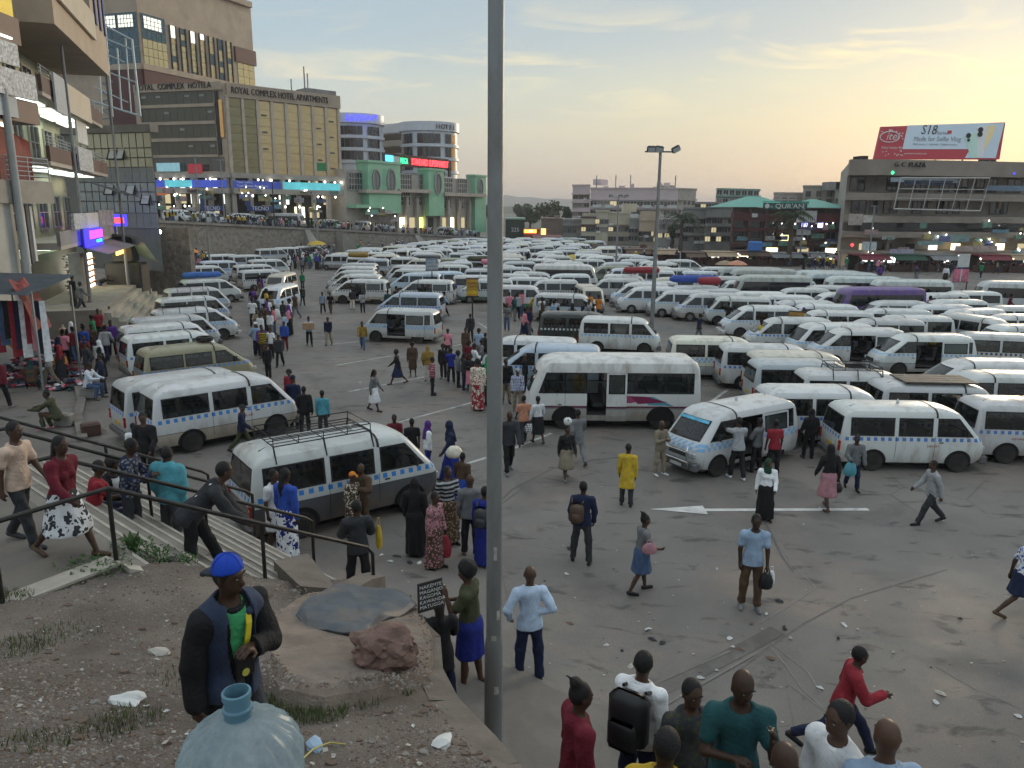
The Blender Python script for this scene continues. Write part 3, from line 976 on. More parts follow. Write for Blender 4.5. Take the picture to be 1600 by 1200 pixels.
def roof_rack(van,P,x0,x1,h=0.16,name='roof_rack'):
 m=MB()
 zt=P['top']+0.10
 wd=0.62
 for zz in (zt,zt+h):
  m.tube([(x0,-wd,zz),(x1,-wd,zz),(x1,wd,zz),(x0,wd,zz),(x0,-wd,zz)],0.014,5)
 for k in range(7):
  yy=-wd+2*wd*k/6
  m.tube([(x0,yy,zt),(x1,yy,zt)],0.011,5)
 k=0
 xx=x0
 while xx <= x1+1e-6:
  m.tube([(xx,-wd,zt),(xx,wd,zt)],0.011,5)
  for sy in (-1,1):
   m.tube([(xx,sy*wd,zt),(xx,sy*wd,zt+h)],0.011,5)
   if k % 2 == 0:m.bar((xx,sy*wd,zt),(xx,sy*(P['rows'][7][3]+0.012),P['rows'][7][0]-0.06),0.06,0.02,up=(1,0,0))
  xx += (x1-x0)/4
  k += 1
 return m.build(name,RACKM,van)
# ------------------------------------------------------------------ the nearer taxis, each where it stands
GN='minibus taxis parked in the square'
GRAYS=(0.085,0.085,0.09)
def taxi(*a,**k):
 k.setdefault('group',GN)
 if 'skirt' not in k and RNG.random()<0.35:k['skirt']=RNG.choice([((0.42,0.44,0.45),0.68),((0.48,0.43,0.36),0.60),((0.30,0.31,0.32),0.62)])
 k.setdefault('double',RNG.random()<0.25)
 return by_roof(*a,**k)
v1=by_wheels((630,803),(487,838),False,'h100',True,'white and dark grey taxi van with a long black roof rack, loading by the stairs',group=GN,size=1.13,skirt=(GRAYS,0.86),squares=(0.03,0.22,0.62))
roof_rack(v1,H100,-1.75,0.45)
v2=by_wheels((431,681),(304,706),False,'h100',True,'white taxi van with muddy brown lower side, nearest of the parked row at the stairs',group=GN,size=1.11,squares=(0.05,0.24,0.62),skirt=((0.46,0.40,0.33),0.66))
h2=math.degrees(v2.rotation_euler.z)
by_roof(298,581,'h100',h2,True,'white taxi van right behind the muddy one, with a wire sign holder on its roof',group=GN,size=1.08,squares=(0.05,0.2,0.6))
v4=taxi(305,537,'h200',h2-2,True,'olive tan taxi van with a spare tyre on its roof',col=(0.34,0.31,0.19),squares=SQB)
taxi(272,519,'h100',h2-3,True,'white taxi van squeezed in behind the olive tan one')
taxi(262,505,'h100',h2-3,True,'white taxi van in the parked row, second behind the olive tan one',col=(0.70,0.72,0.70))
taxi(274,493,'h100',h2-3,True,'white taxi van with a pole on its roof, third behind the olive one')
v8=taxi(303,480,'h200',h2-4,True,'newer white taxi van with black roof rail and blue squares on its nose',squares=SQL,double=True)
roof_rack(v8,H200,-1.9,-0.1,0.08)
taxi(302,463,'h100',h2-3,True,'white taxi van with a crowded cab, fifth behind the olive one')
v10=taxi(308,449,'h100',h2-3,True,'white taxi van with raised tailgate and a low rack',squares=SQL)
roof_rack(v10,H100,-1.6,0.2,0.1)
v11=taxi(328,435,'h200',h2-4,True,'white high taxi van carrying a long blue bundle on its roof',squares=None)
taxi(320,415,'h100',h2-2,False,'white taxi van behind the blue bundle',squares=SQK)
taxi(346,407,'h100',h2-2,False,'white taxi van with a faint blue roof tint near the stone wall',col=(0.60,0.65,0.72))
taxi(352,397,'h100',h2,False,'white taxi van at the far end of the stair-side row')
taxi(388,398,'h100',h2,False,'white taxi van parked just below the big stone wall')
taxi(425,388,'h100',h2,False,'white taxi van standing against the stone retaining wall')
taxi(452,388,'h100',h2,False,'white taxi van second along the stone retaining wall')
taxi(486,386,'h100',h2,False,'white taxi van third along the stone retaining wall')
taxi(400,413,'h100',h2-4,False,'white taxi van in the second column behind the front-facing one',squares=None)
taxi(412,421,'h100',h2-6,False,'white taxi van with its tail to the wall beside the front-facing one',squares=SQK)
taxi(420,405,'h100',h2-4,False,'white taxi van in the second column near the crowd lane')
taxi(434,446,'h100',264,True,'silver white taxi van driving up the lane towards the viewer',col=(0.55,0.58,0.60),squares=SQL)
taxi(438,427,'h100',268,False,'cream taxi van right behind the silver white one in the lane',col=(0.60,0.57,0.46),squares=None)
# centre
taxi(626,482,'h100d',169,True,'white taxi van alone in the lane with people boarding at its side door',squares=SQL)
taxi(640,457,'h200',173,True,'silver blue taxi van with a roof rail parked behind the lone white one',col=(0.38,0.44,0.52),squares=SQB,skirt=((0.40,0.44,0.48),0.7))
taxi(563,436,'h200d',176,True,'white taxi van with black squares nearest in the block facing the lane',squares=SQK)
taxi(666,437,'h200d',175,True,'white taxi van behind the silver blue one, side door open',squares=SQK)
for i,(px,py,k)in enumerate([(556,428,'h200'),(551,422,'h200'),(553,416,'h100'),(557,411,'h100'),(650,426,'h200'),(640,420,'h100'),(636,414,'h100')]):
 taxi(px,py,k,176,False,['white taxi van second in the tight block facing the lane','white taxi van third in the tight block facing the lane','white taxi van fourth in the tight block facing the lane','white taxi van last in the tight block facing the lane',
   'pale blue taxi van behind the one with its door open','white taxi van two behind the silver blue one','white taxi van three behind the silver blue one'][i],col=(0.50,0.58,0.66)if i == 4 else VANW,squares=SQK if i <4 else SQL)
taxi(700,424,'h100',20,False,'pale blue roofed taxi van behind the blue notice board',col=(0.48,0.58,0.68),squares=None)
taxi(747,431,'h100',5,False,'white taxi van partly behind the lamp post near the yellow notice board',squares=None)
taxi(706,409,'h100',190,False,'white taxi van with dark side windows in the packed middle',squares=None)
taxi(812,446,'h100',-6,True,'white taxi van with a green skirt right of the lamp post',skirt=((0.02,0.20,0.12),0.62),squares=SQL)
taxi(818,433,'h100',176,True,'white taxi van with black squares behind the green skirted one',squares=SQK)
taxi(838,425,'h200',-6,False,'white taxi van with two small roof windows',squares=None)
taxi(886,459,'h100',-12,True,'white taxi van parked behind the dark green one',squares=SQL)
taxi(905,492,'h100',-6,True,'dark green taxi van with white squares',col=(0.02,0.028,0.026),squares=(0.6,0.62,0.6))
taxi(972,496,'h100d',-10,True,'white taxi van with pale blue squares beside the dark green one',squares=SQL)
taxi(921,447,'h100',276,True,'cream taxi van facing the viewer in the middle of the square',col=(0.58,0.53,0.44),squares=None)
taxi(826,527,'h100',172,True,'white taxi van just behind the light blue one at the lamp post',squares=None)
taxi(858,538,'h200',174,True,'light blue taxi van with a tinted sun visor behind the minibus',col=(0.42,0.50,0.60),squares=SQB,skirt=((0.34,0.40,0.47),0.6))
bus1=by_wheels((884,671),(1030,672),True,'bus',True,'white minibus with a pink and turquoise swoosh and its door open',col=(0.68,0.67,0.64),squares=None,skirt=((0.36,0.35,0.32),0.80),stripe=True,group='minibuses')
# right front
n1=by_wheels((1116,746),(1214,722),True,'h100d',True,'white taxi van with a bull bar, facing the viewer with its side door open',group=GN,squares=SQL,double=True)
n2=by_wheels((1486,738),(1369,736),False,'h100',True,'white taxi van with two-row rear squares, foremost of the tails on the right',group=GN,squares=SQB)
h6=math.degrees(n2.rotation_euler.z)
taxi(1290,617,'h100',h6+1,True,'white taxi van with a yellow roof lamp behind the bull bar van',squares=SQB)
n4=taxi(1468,600,'h100',h6-1,True,'white taxi van with a flat plank load on its roof',squares=SQL)
n5=taxi(1342,588,'h100',h6-2,True,'white taxi van with a low black roof basket in the tail-on row',squares=SQL)
roof_rack(n5,H100,-1.2,0.6,0.12)
taxi(1262,566,'h100',h6,True,'grey silver taxi van with a dusty tail next to the white minibus',col=(0.42,0.45,0.47),squares=None)
taxi(1255,553,'h100',h6,True,'white taxi van with a dusty cream roof wedged behind the grey silver one',col=(0.66,0.62,0.52),squares=SQL)
taxi(1205,551,'h100',h6-4,True,'white taxi van with orange tail lamps beside the grey silver one',squares=SQB)
taxi(1122,527,'h100',h6-2,True,'cream white taxi van with its tail towards the minibus roof',col=(0.66,0.63,0.54),squares=SQL)
n9=by_wheels((1695,735),(1575,731),False,'h100',True,'white taxi van with red tail corners and a roof rack at the picture edge',group=GN,squares=SQB)
roof_rack(n9,H100,-0.7,1.3,0.10)
taxi(1530,562,'h200',178,True,'white taxi van with pale sunscreen facing the tail-on row',squares=SQL)
taxi(1560,592,'h100',178,True,'white taxi van with blue tinted side windows behind the planks',squares=SQB)
# rows facing left
rowL=[(1440,522,'h200d','with an open side door at the end of the facing row',SQL),(1338,521,'h200d','with dark sunscreen and open door in the facing row',SQL),
  (1232,500,'h200','half hidden behind the orange notice board',SQB),(1105,475,'h200','at the head of the facing row, black bumper low',SQB),(1150,483,'h100','with a black front end beside the head of the facing row',SQL),
  (1186,489,'h200','third from the head of the facing row',SQL),(1294,512,'h100','with light blue bonnet under the orange notice board',SQL),(1300,500,'h100','behind the light blue bonnet, cab dark',None),
  (1178,470,'h100','in the second line behind the facing row head',SQL),(1218,477,'h100','in the second line, middle, roof bare',None),(1248,484,'h100','in the second line near the orange notice board',None),(1280,490,'h100d','in the second line with its door slid open',None),
  (1000,453,'h200','with a big lamp post at its tail',SQL),(1012,459,'h200','just right of the tall lamp post foot',SQL),(1062,465,'h200','standing beyond the tall lamp post',SQL),(1078,455,'h100','two back from the facing row head',SQL),(1110,462,'h100','close behind the facing row head',None),
  (1016,444,'h100','far behind the tall lamp post',SQL),(960,440,'h200d','with its door open near the cream one',None),(1420,505,'h100','behind the facing row end, roof yellowed',None),(1374,508,'h200','tucked behind the open-door pair',None),(1390,500,'h100','next to the motorbike crowd',None)]
for i,(px,py,k,txt,sq)in enumerate(rowL):
 taxi(px,py,k,176+RNG.uniform(-4,4)if i not in (6,)else 186,py >480,'white taxi van '+txt,squares=sq)
# right middle distance
mids=[(1248,450,'h200',178,'seen side on in the open patch',None),(1308,458,'h200d',178,'side on with open door and passengers',None),(1392,471,'h200',180,'behind the motorbike crowd',None),(1460,478,'h200',178,'with raised bonnet side by the motorbike crowd',None),(1485,471,'h200',180,'with dark flank past the motorbike crowd',None),
  (1440,449,'h100',200,'beside the purple minibus tail',None),(1463,458,'h200',190,'with bluish sunscreen near the purple minibus',SQL),(1512,457,'h100',180,'with open door near the pink poster post',None),(1515,493,'h100',200,'bluish fronted, beyond the motorbike crowd',SQL),(1532,504,'h200',296,'turning towards the viewer at the right',None),
  (1588,480,'h100',176,'at the right edge beside the kerb',None),(1590,500,'h100',182,'at the right edge, roof only showing',None),(1592,508,'h100',182,'second roof at the right edge',None),(1580,522,'h100',-12,'with black squares at the right edge, tail to the crowd',SQK),
  (1160,442,'h100',176,'left of the grey minibus',None),(1130,432,'h200',176,'with a red load near the grey minibus',None),(1230,440,'h100',178,'just below the grey minibus',None),(1290,446,'h100',176,'between the grey and purple minibuses',None)]
for px,py,k,h,txt,sq in mids:
 taxi(px,py,k,h,py >480,'white taxi van '+txt,squares=sq)
buses=[(1205,432,178,'grey minibus standing before the market stalls',(0.40,0.43,0.40)),(1190,421,176,'grey minibus second before the market stalls',(0.42,0.45,0.42)),(1170,418,176,'grey minibus furthest back before the market stalls',(0.40,0.44,0.42)),
   (1290,427,176,'pale minibus first of the pack before the plaza',(0.45,0.52,0.52)),(1310,429,176,'pale minibus second of the pack before the plaza',(0.48,0.54,0.54)),(1345,434,176,'pale minibus with a teal roof edge in the pack',(0.50,0.56,0.54)),(1420,437,178,'pale long minibus behind the purple one',(0.52,0.57,0.56)),
   (1372,449,186,'purple minibus with its tail to the right',(0.10,0.045,0.22)),(1592,440,168,'white minibus by the plaza crowd at the right edge',(0.56,0.60,0.60)),(884,413,-4,'white and maroon minibus in the packed middle',(0.60,0.58,0.56))]
for px,py,h,lb,c in buses:
 by_roof(px,py,'bus',h,False,lb,col=c,squares=None,skirt=((0.14,0.03,0.04),0.9)if 'maroon' in lb else None,group='minibuses')
# ------------------------------------------------------------------ the packed far field
ORD=['first','second','third','fourth','fifth','sixth','seventh','eighth','ninth','tenth','eleventh','twelfth','thirteenth','fourteenth','fifteenth','sixteenth','seventeenth','eighteenth','nineteenth','twentieth']
def clash(x,y,hdg,L=4.7,W=1.8):
 c,s=math.cos(R(hdg)),math.sin(R(hdg))
 for o,X,Y,h,P in VEH:
  dx,dy=X-x,Y-y
  if dx*dx+dy*dy >60:continue
  c2,s2=math.cos(R(h)),math.sin(R(h))
  for t1 in (-1.4,0,1.4):
   for t2 in (-0.3*P['L'],0,0.3*P['L']):
    ddx=X+t2*c2-(x+t1*c)
    ddy=Y+t2*s2-(y+t1*s)
    if ddx*ddx+ddy*ddy <1.6 ** 2:return True
 return False
# nobody parks inside another van: ease the farther one of any overlapping pair back along its sight line
for it in range(60):
 moved=False
 VEH.sort(key=lambda q:q[2])
 for i in range(len(VEH)):
  o,x,y,h,P=VEH[i]
  near_=VEH[:i]
  sv=VEH[:]
  VEH[:]=near_
  hit=clash(x,y,h)
  VEH[:]=sv
  if hit:
   k=1+0.18/y
   o.location.x,o.location.y=x*k,y*k
   VEH[i]=(o,x*k,y*k,h,P)
   moved=True
 if not moved:break
# ranks by distance: pairs of ranks with a lane between
ORD += ['twenty-first','twenty-second','twenty-third','twenty-fourth','twenty-fifth','twenty-sixth','twenty-seventh','twenty-eighth','twenty-ninth','thirtieth','thirty-first','thirty-second','thirty-third','thirty-fourth','thirty-fifth','thirty-sixth']
ranks,D=[],60.0
while D <146:
 ranks.append(D);ranks.append(D+2.6);ranks.append(D+5.2);D += 10.2
for ri,D in enumerate(ranks[::-1]):
 xa=float(np.interp(D,[58,66,76,90,104,120,150],[770,690,600,520,560,640,740]));xb=float(np.interp(D,[58,66,80,92,104,120,150],[1150,1130,1080,1050,960,940,915]))
 p0,p1=AT(xa,390,D),AT(xb,390,D)
 n=int((p1.x-p0.x)/5.0)
 hd=RNG.choice([178,178,176,182,2])
 sh_=RNG.uniform(0,2.0)
 k=0
 for i in range(n+1):
  x,y=p0.x+sh_+i*5.0+RNG.uniform(-0.35,0.35),D+RNG.uniform(-0.25,0.25)
  h=hd+RNG.uniform(-5,5)+(180 if RNG.random()<0.15 else 0)
  if RNG.random()<0.06 or clash(x,y,h):continue
  c=RNG.choice([VANW,VANW,VANW,VANW,(0.60,0.63,0.64),(0.56,0.60,0.66),(0.64,0.61,0.52),(0.50,0.53,0.54)])
  if RNG.random()<0.05:c=RNG.choice([(0.05,0.06,0.07),(0.16,0.18,0.2),(0.30,0.32,0.22)])
  kd='h200' if RNG.random()<0.4 else 'h100'
  tone='dark' if sum(c)<0.9 else ('cream' if c[2]<0.53 and c[0]>0.6 else ('silver' if c[0]<0.58 else 'white'))
  lb='%s taxi van, packed field, row %s from back, %s from left' % (tone,ORD[ri],ORD[min(k,19)])
  sk=RNG.choice([None,None,None,None,((0.30,0.31,0.32),0.7),((0.40,0.34,0.27),0.6),((0.03,0.12,0.10),0.55)])
  place_vehicle(kd,x,y,h,False,lb,group='packed far field of taxi vans',col=c,squares=RNG.choice([SQL,SQK,SQB,None,None]),skirt=sk,double=RNG.random()<0.25)
  k += 1
# prototypes nobody took
for kk,pr in VAN_PROTO.items():
 if kk not in proto_used:
  for ch in list(pr.children_recursive)+[pr]:bpy.data.objects.remove(ch)
# ------------------------------------------------------------------ buildings round the square
class Face:
 """a facade from A to B (left to right as seen), heights absolute"""
 def __init__(s,A,B):
  s.A=Vector((A[0],A[1]));s.B=Vector((B[0],B[1]))
  d=s.B-s.A
  s.w=d.length
  s.u=d.normalized()
  s.n=Vector((s.u.y,-s.u.x))
  s.rz=math.atan2(s.u.y,s.u.x)
 def p(s,u,z,d=0.0):
  q=s.A+s.u*u+s.n*d
  return Vector((q.x,q.y,z))
 def box(s,mb,u0,u1,z0,z1,d0,d1,m=0):
  P=[s.p(u,z,d)for z in (z0,z1)for d in (d1,d0)for u in (u0,u1)]
  mb.add(P,[(0,2,3,1),(4,5,7,6),(0,1,5,4),(2,6,7,3),(0,4,6,2),(1,3,7,5)],m)
  return mb
 def at(s,px,D0=None):
  """distance along the facade where the sight line of a photo column meets it"""
  d=ray(px,330)
  k=Vector((d.x,d.y))
  det=s.u.x*(-k.y)-s.u.y*(-k.x)
  return ((-s.A.x)*(-k.y)-(-s.A.y)*(-k.x))/det
def zy(px,py,D):
 return AT(px,py,D).z
def part(root,name,mb,mats,smooth_angle=None):
 o=mb.build(name,mats,root,smooth_angle=smooth_angle)
 o.location=-root.location
 return o
def put(root,name,mesh,F,u,z,d=0.0,tilt=0.0):
 o=link(name,mesh,root)
 o.location=F.p(u,z,d)-root.location
 o.rotation_euler=(tilt,0,F.rz)
 return o
TEXTS=[]
def text(root,name,s,F,u,z,size,m,d=0.1,ext=0.03,squeeze=1.0,shear=0.0,align='LEFT'):
 c=bpy.data.curves.new(name,'FONT')
 c.body=s
 c.size=size
 c.extrude=ext
 c.shear=shear
 c.align_x=align
 c.resolution_u=2
 c.materials.append(m)
 o=link(name,c,root)
 o.location=F.p(u,z,d)-(root.location if root else Vector())
 o.rotation_euler=(R(90),0,F.rz)
 o.scale=(squeeze,1,1)
 TEXTS.append(o)
 return o
def window_mesh(name,wd,h,fm,pm,nx=2,nz=2,fr=0.06,dep=0.07,bars=None):
 """frame with bars, pane set back inside it; origin at the lower left, outward is -y"""
 m=MB()
 for x0,x1,z0,z1 in ((0,wd,0,fr),(0,wd,h-fr,h),(0,fr,fr,h-fr),(wd-fr,wd,fr,h-fr)):
  m.box(x0,x1,-dep,0.02,z0,z1)
 b=bars or fr*0.6
 for i in range(1,nx):m.box(wd*i/nx-b/2,wd*i/nx+b/2,-dep*0.8,0.0,fr,h-fr)
 for i in range(1,nz):m.box(fr,wd-fr,-dep*0.75,0.0,h*i/nz-b/2,h*i/nz+b/2)
 m.box(fr,wd-fr,-0.02,0.015,fr,h-fr,1)
 return m.mesh(name,[fm,pm])
def panel_mesh(name,wd,h,m,t_=0.04,gap=0.03):
 mb=MB()
 mb.box(gap/2,wd-gap/2,-t_,0,gap/2,h-gap/2)
 return mb.mesh(name,m)
def signs(root,F,n,ua,ub,zs_,d,sc=1.0):
 """a scatter of shop signs, banners and small lit boxes along a facade"""
 for k in range(n):
  u=RNG.uniform(ua,ub);z=RNG.choice(zs_)+RNG.uniform(-0.3,0.3)*sc
  wd,h=RNG.uniform(0.7,2.4)*sc,RNG.uniform(0.35,0.75)*sc
  c=RNG.choice([(0.5,0.5,0.48),(0.4,0.06,0.06),(0.06,0.1,0.35),(0.5,0.4,0.1),(0.08,0.3,0.2),(0.42,0.42,0.46),(0.5,0.3,0.3),(0.12,0.35,0.45),(0.03,0.03,0.04)])
  mb=MB();F.box(mb,u,u+wd,z,z+h,d,d+0.1);part(root,'sign_board',mb,mat('shop_sign_%02d' % int(sum(c)*40+c[0]*7),tuple(q*0.55+0.07 for q in c),var=0.6,scale=4.0,dirt=0.4))
  if k % 2:mb=MB();mb.lathe([(0.01,-0.1*sc),(0.09*sc,0),(0.01,0.1*sc)],6,F.p(u+wd*0.5,z+h+0.2,d+0.3));part(root,'lamp',mb,BULB)
# common surfaces
def bglass(name,col=(0.03,0.035,0.04),metal=0.0,rough=0.07,var=0.15):
 return mat(name,col,rough=rough,metal=metal,var=var,scale=0.6,spec=0.75)
TAN=mat('tan_render',(0.42,0.33,0.245),var=0.12,scale=0.5,dirt=0.35,dirt_col=(0.14,0.115,0.09))
PALE=mat('pale_render',(0.40,0.36,0.31),var=0.12,scale=0.6,dirt=0.45,dirt_col=(0.20,0.17,0.14))
GREYR=mat('grey_render',(0.24,0.235,0.225),var=0.15,scale=0.6,dirt=0.5,dirt_col=(0.11,0.10,0.09))
MAROON=mat('maroon_panel',(0.085,0.022,0.022),var=0.15,scale=0.8,rough=0.5)
BROWN=mat('brown_fascia',(0.085,0.042,0.036),var=0.2,scale=0.8,rough=0.55)
CONC=mat('concrete_wall',(0.25,0.235,0.21),var=0.18,scale=0.7,dirt=0.6,dirt_col=(0.10,0.085,0.07),bump=0.2,bscale=8)
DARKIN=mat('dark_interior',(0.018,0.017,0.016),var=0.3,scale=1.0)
WHITEB=mat('white_board',(0.58,0.59,0.58),var=0.12,scale=2.0,dirt=0.3,dirt_col=(0.3,0.28,0.25))
ALU=mat('aluminium',(0.42,0.44,0.45),rough=0.4,metal=0.7,var=0.1)
IRON=mat('grey_pipe',(0.22,0.23,0.235),rough=0.5,metal=0.4,var=0.15)
DGL=bglass('dark_window')
OLGL=bglass('olive_window',(0.045,0.042,0.026),0.25,0.12)
GOGL=bglass('gold_mirror_glass',(0.60,0.45,0.23),0.45,0.25)
TEAL=bglass('teal_glass',(0.05,0.10,0.13),0.45,0.10)
WARM=lamp_mat('warm_shop_light',(1.0,0.86,0.52),1.9)
COOL=lamp_mat('cool_shop_light',(0.86,1.0,0.90),1.7)
BULB=lamp_mat('bulb',(1.0,0.97,0.88),7.0)
LITW=lamp_mat('lit_room',(0.95,0.98,0.84),0.75)
DIMW=lamp_mat('dim_room',(0.85,0.72,0.42),0.35)
RED=lamp_mat('red_neon',(1.0,0.04,0.05),2.2)
BLUEN=lamp_mat('blue_neon',(0.03,0.03,1.0),2.4)
GREENN=lamp_mat('green_neon',(0.05,0.9,0.3),1.2)
MAGN=lamp_mat('magenta_neon',(1.0,0.05,0.4),1.8)
CYANN=lamp_mat('cyan_screen',(0.10,0.55,1.0),1.1)
LETTER=mat('dark_letters',(0.028,0.024,0.022),var=0.1)
LETTERW=mat('white_letters',(0.7,0.7,0.68),var=0.05)
BLUEB=mat('blue_board',(0.03,0.05,0.20),var=0.15,rough=0.5)
# ---- raised street behind a stone retaining wall, far left
WP=[(200,94,5.4),(250,100,4.9),(400,115,4.0),(560,132,2.9),(745,152,1.3),(800,158,0.6)]
WPT=[(AT(a,350,D).x,D,zt)for a,D,zt in WP]
m=MB()
for (x0,y0,z0),(x1,y1,z1)in zip(WPT,WPT[1:]):
 m.add([(x0,y0,z0),(x1,y1,z1),(x1-14,y1+34,z1+0.3),(x0-14,y0+34,z0+0.3)],[(0,1,2,3)])
m.add([(WPT[0][0],WPT[0][1],5.4),(WPT[0][0]-14,WPT[0][1]+34,5.7),(-120,130,6),(-110,60,6)],[(0,1,2,3)])
tag(m.build('street',mat('street_asphalt',(0.085,0.08,0.075),var=0.2,scale=0.3,rough=0.85)),None,None,kind='structure')
def stone_mat():
 m_,t,p=new_mat('rubble_stone')
 tcn=N(t,'ShaderNodeTexCoord')
 vo=N(t,'ShaderNodeTexVoronoi',i_Scale=2.6)
 t.links.new(tcn.outputs['Object'],vo.inputs['Vector'])
 ve=N(t,'ShaderNodeTexVoronoi',feature='DISTANCE_TO_EDGE',i_Scale=2.6)
 t.links.new(tcn.outputs['Object'],ve.inputs['Vector'])
 bw=N(t,'ShaderNodeRGBToBW')
 t.links.new(vo.outputs['Color'],bw.inputs[0])
 c=mixc(t,bw.outputs[0],(0.12,0.10,0.085),(0.30,0.265,0.225))
 c=mixc(t,ramp(t,ve.outputs[0],[(0.03,1.0),(0.09,0.0)]),c,(0.20,0.18,0.155))
 t.links.new(c,p.inputs['Base Color'])
 p.inputs['Roughness'].default_value=0.9
 b=N(t,'ShaderNodeBump',i_Strength=0.8,i_Distance=0.08)
 t.links.new(ve.outputs[0],b.inputs['Height'])
 t.links.new(b.outputs[0],p.inputs['Normal'])
 return m_
STONE=stone_mat()
wr_=empty('retaining_wall',(WPT[1][0],WPT[1][1],0),0,'long rubble stone retaining wall below the raised street','wall')
for i,((x0,y0,z0),(x1,y1,z1))in enumerate(zip(WPT,WPT[1:])):
 F=Face((x0,y0),(x1,y1))
 m=MB()
 n=max(3,int(F.w/2.5))
 for k in range(n):
  u0,u1=F.w*k/n,F.w*(k+1)/n
  za,zb=z0+(z1-z0)*k/n,z0+(z1-z0)*(k+1)/n
  j0,j1=0.25*mnoise.noise((u0*0.4,i,0)),0.25*mnoise.noise((u1*0.4,i,0))
  m.add([F.p(u0,-0.2,0.7+j0),F.p(u1,-0.2,0.7+j1),F.p(u1,zb+0.1,0.05),F.p(u0,za+0.1,0.05)],[(0,1,2,3)])
 part(wr_,'stone_face',m,STONE)
 m=MB()
 m.add([F.p(0,z0+0.1,0.25),F.p(F.w,z1+0.1,0.25),F.p(F.w,z1+0.1,-0.35),F.p(0,z0+0.1,-0.35),F.p(0,z0+0.42,0.25),F.p(F.w,z1+0.42,0.25),F.p(F.w,z1+0.42,-0.35),F.p(0,z0+0.42,-0.35)],
   [(0,1,5,4),(4,5,6,7),(0,4,7,3),(1,2,6,5)])
 part(wr_,'coping',m,CONC)
 if i in (2,3):
  m=MB()
  u=F.w*0.45
  m.add([F.p(u-1.2,-0.1,3.0),F.p(u+1.2,-0.1,3.0),F.p(u+0.5,z0*0.5+z1*0.5+0.2,0.3),F.p(u-0.5,z0*0.5+z1*0.5+0.2,0.3),F.p(u-1.2,-0.1,0.2),F.p(u+1.2,-0.1,0.2)],
    [(0,1,2,3),(0,3,4),(1,5,2)])
  part(wr_,'buttress',m,CONC)
# stairs up the wall
F=Face((WPT[2][0],WPT[2][1]),(WPT[3][0],WPT[3][1]))
st=empty('wall_stair',F.p(F.w*0.80,0,0.7),0,'concrete stair running up the stone retaining wall','stairs')
for k in range(16):
 m=MB()
 F.box(m,F.w*0.72+k*0.30,F.w*0.72+k*0.30+0.34,0,3.2-k*0.2,0.75,2.3)
 part(st,'step',m,CONC)
# ---- Royal hotel
DC=122.0
pL,pC,pR=AT(232,330,126.5),AT(362,330,DC),AT(535,330,135.6)
ZT=zy(362,130,DC)
FL,FR=Face(pL,pC),Face(pC,pR)
ry=empty('hotel_building',(pC.x,pC.y,4.0),0,'tan hotel block with dark glass bands and gold mirrored bays, ROYAL COMPLEX lettering on top','building')
def zl(py):return zy(300,py,124.0)
m=MB()
back=[(pR.x-16,pR.y+14),(pL.x-8,pL.y+26)]
m.prism([(pL.x,pL.y),(pC.x,pC.y),(pR.x,pR.y)]+back,zl(276),ZT)
part(ry,'wall',m,TAN)
m=MB()
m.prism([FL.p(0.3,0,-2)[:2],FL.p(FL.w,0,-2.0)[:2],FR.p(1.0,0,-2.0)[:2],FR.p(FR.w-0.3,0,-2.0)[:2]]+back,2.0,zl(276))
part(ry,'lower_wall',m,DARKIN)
m=MB()
FL.box(m,-0.3,FL.w,zl(143),ZT+0.2,0.0,0.5)
FL.box(m,-0.3,0.5,zl(276),zl(143),0.0,0.4)
part(ry,'parapet',m,TAN)
m=MB()
FR.box(m,0.4,FR.w+0.2,ZT-1.9,ZT+0.1,0.0,0.4)
part(ry,'parapet',m,TAN)
text(ry,'lettering','ROYAL  COMPLEX  HOTELA',FL,0.2,zl(139.5),1.25,LETTER,0.56,0.08,FL.w/17.9)
text(ry,'lettering','ROYAL COMPLEX HOTEL APARTMENTS',FR,1.0,ZT-1.3,1.35,LETTER,0.46,0.08,(FR.w-1.0)/27.3)
bands=[(143.5,163),(168,190),(195,216),(221,242)]
for ya,yb in bands:
 z1,z0=zl(ya),zl(yb)
 nb=10
 wdt=(FL.w-2.4)/nb
 pm=panel_mesh('pane',wdt,z1-z0,OLGL)
 for k in range(nb):put(ry,'pane',pm,FL,0.6+k*wdt,z0,0.06,RNG.uniform(-0.006,0.006))
 vent=panel_mesh('vent_window',0.9,0.75,mat('vent_pane',(0.22,0.22,0.20),rough=0.2,var=0.2),0.06)
 for k in RNG.sample(range(10),4 if ya <150 else 2):
  put(ry,'vent_window',vent,FL,0.8+k*wdt,z0+0.55*(z1-z0),0.13,-0.25)
m=MB()
for ya,yb in ((163,168),(190,195),(216,221),(242,246),(268,277)):
 FL.box(m,-0.2,FL.w-1.5,zl(yb),zl(ya),0.0,0.35)
part(ry,'floor_band',m,TAN)
m=MB()
FL.box(m,FL.w-1.45,FL.w-0.9,zl(242),zl(145),0.0,0.25)
part(ry,'dark_shaft',m,DARKIN)
m=MB()
FL.box(m,FL.w-0.85,FL.w-0.25,zl(216),zl(158),0.0,0.2)
part(ry,'mirror_strip',m,mat('orange_mirror',(0.75,0.42,0.16),metal=0.8,rough=0.25,var=0.15))
pm=panel_mesh('pane',(FL.w-1.0)/6,zl(246)-zl(268),bglass('shop_glass',(0.05,0.055,0.05)))
for k in range(6):put(ry,'pane',pm,FL,0.4+k*(FL.w-1.0)/6,zl(268),0.06)
nb=8
bw_=(FR.w-0.6)/nb
zb0,zb1=zl(272)-0.2,ZT-2.0
pil=MB()
pil.box(-0.22,0.22,-0.35,0.0,zb0-4,zb1+0.4-4)
pil=pil.mesh('pilaster',mat('pale_pilaster',(0.52,0.44,0.35),var=0.2,scale=0.6,dirt=0.3))
for k in range(nb+1):put(ry,'pilaster',pil,FR,0.4+k*bw_,4.0)
rows_=9
hh=(zb1-zb0)/rows_
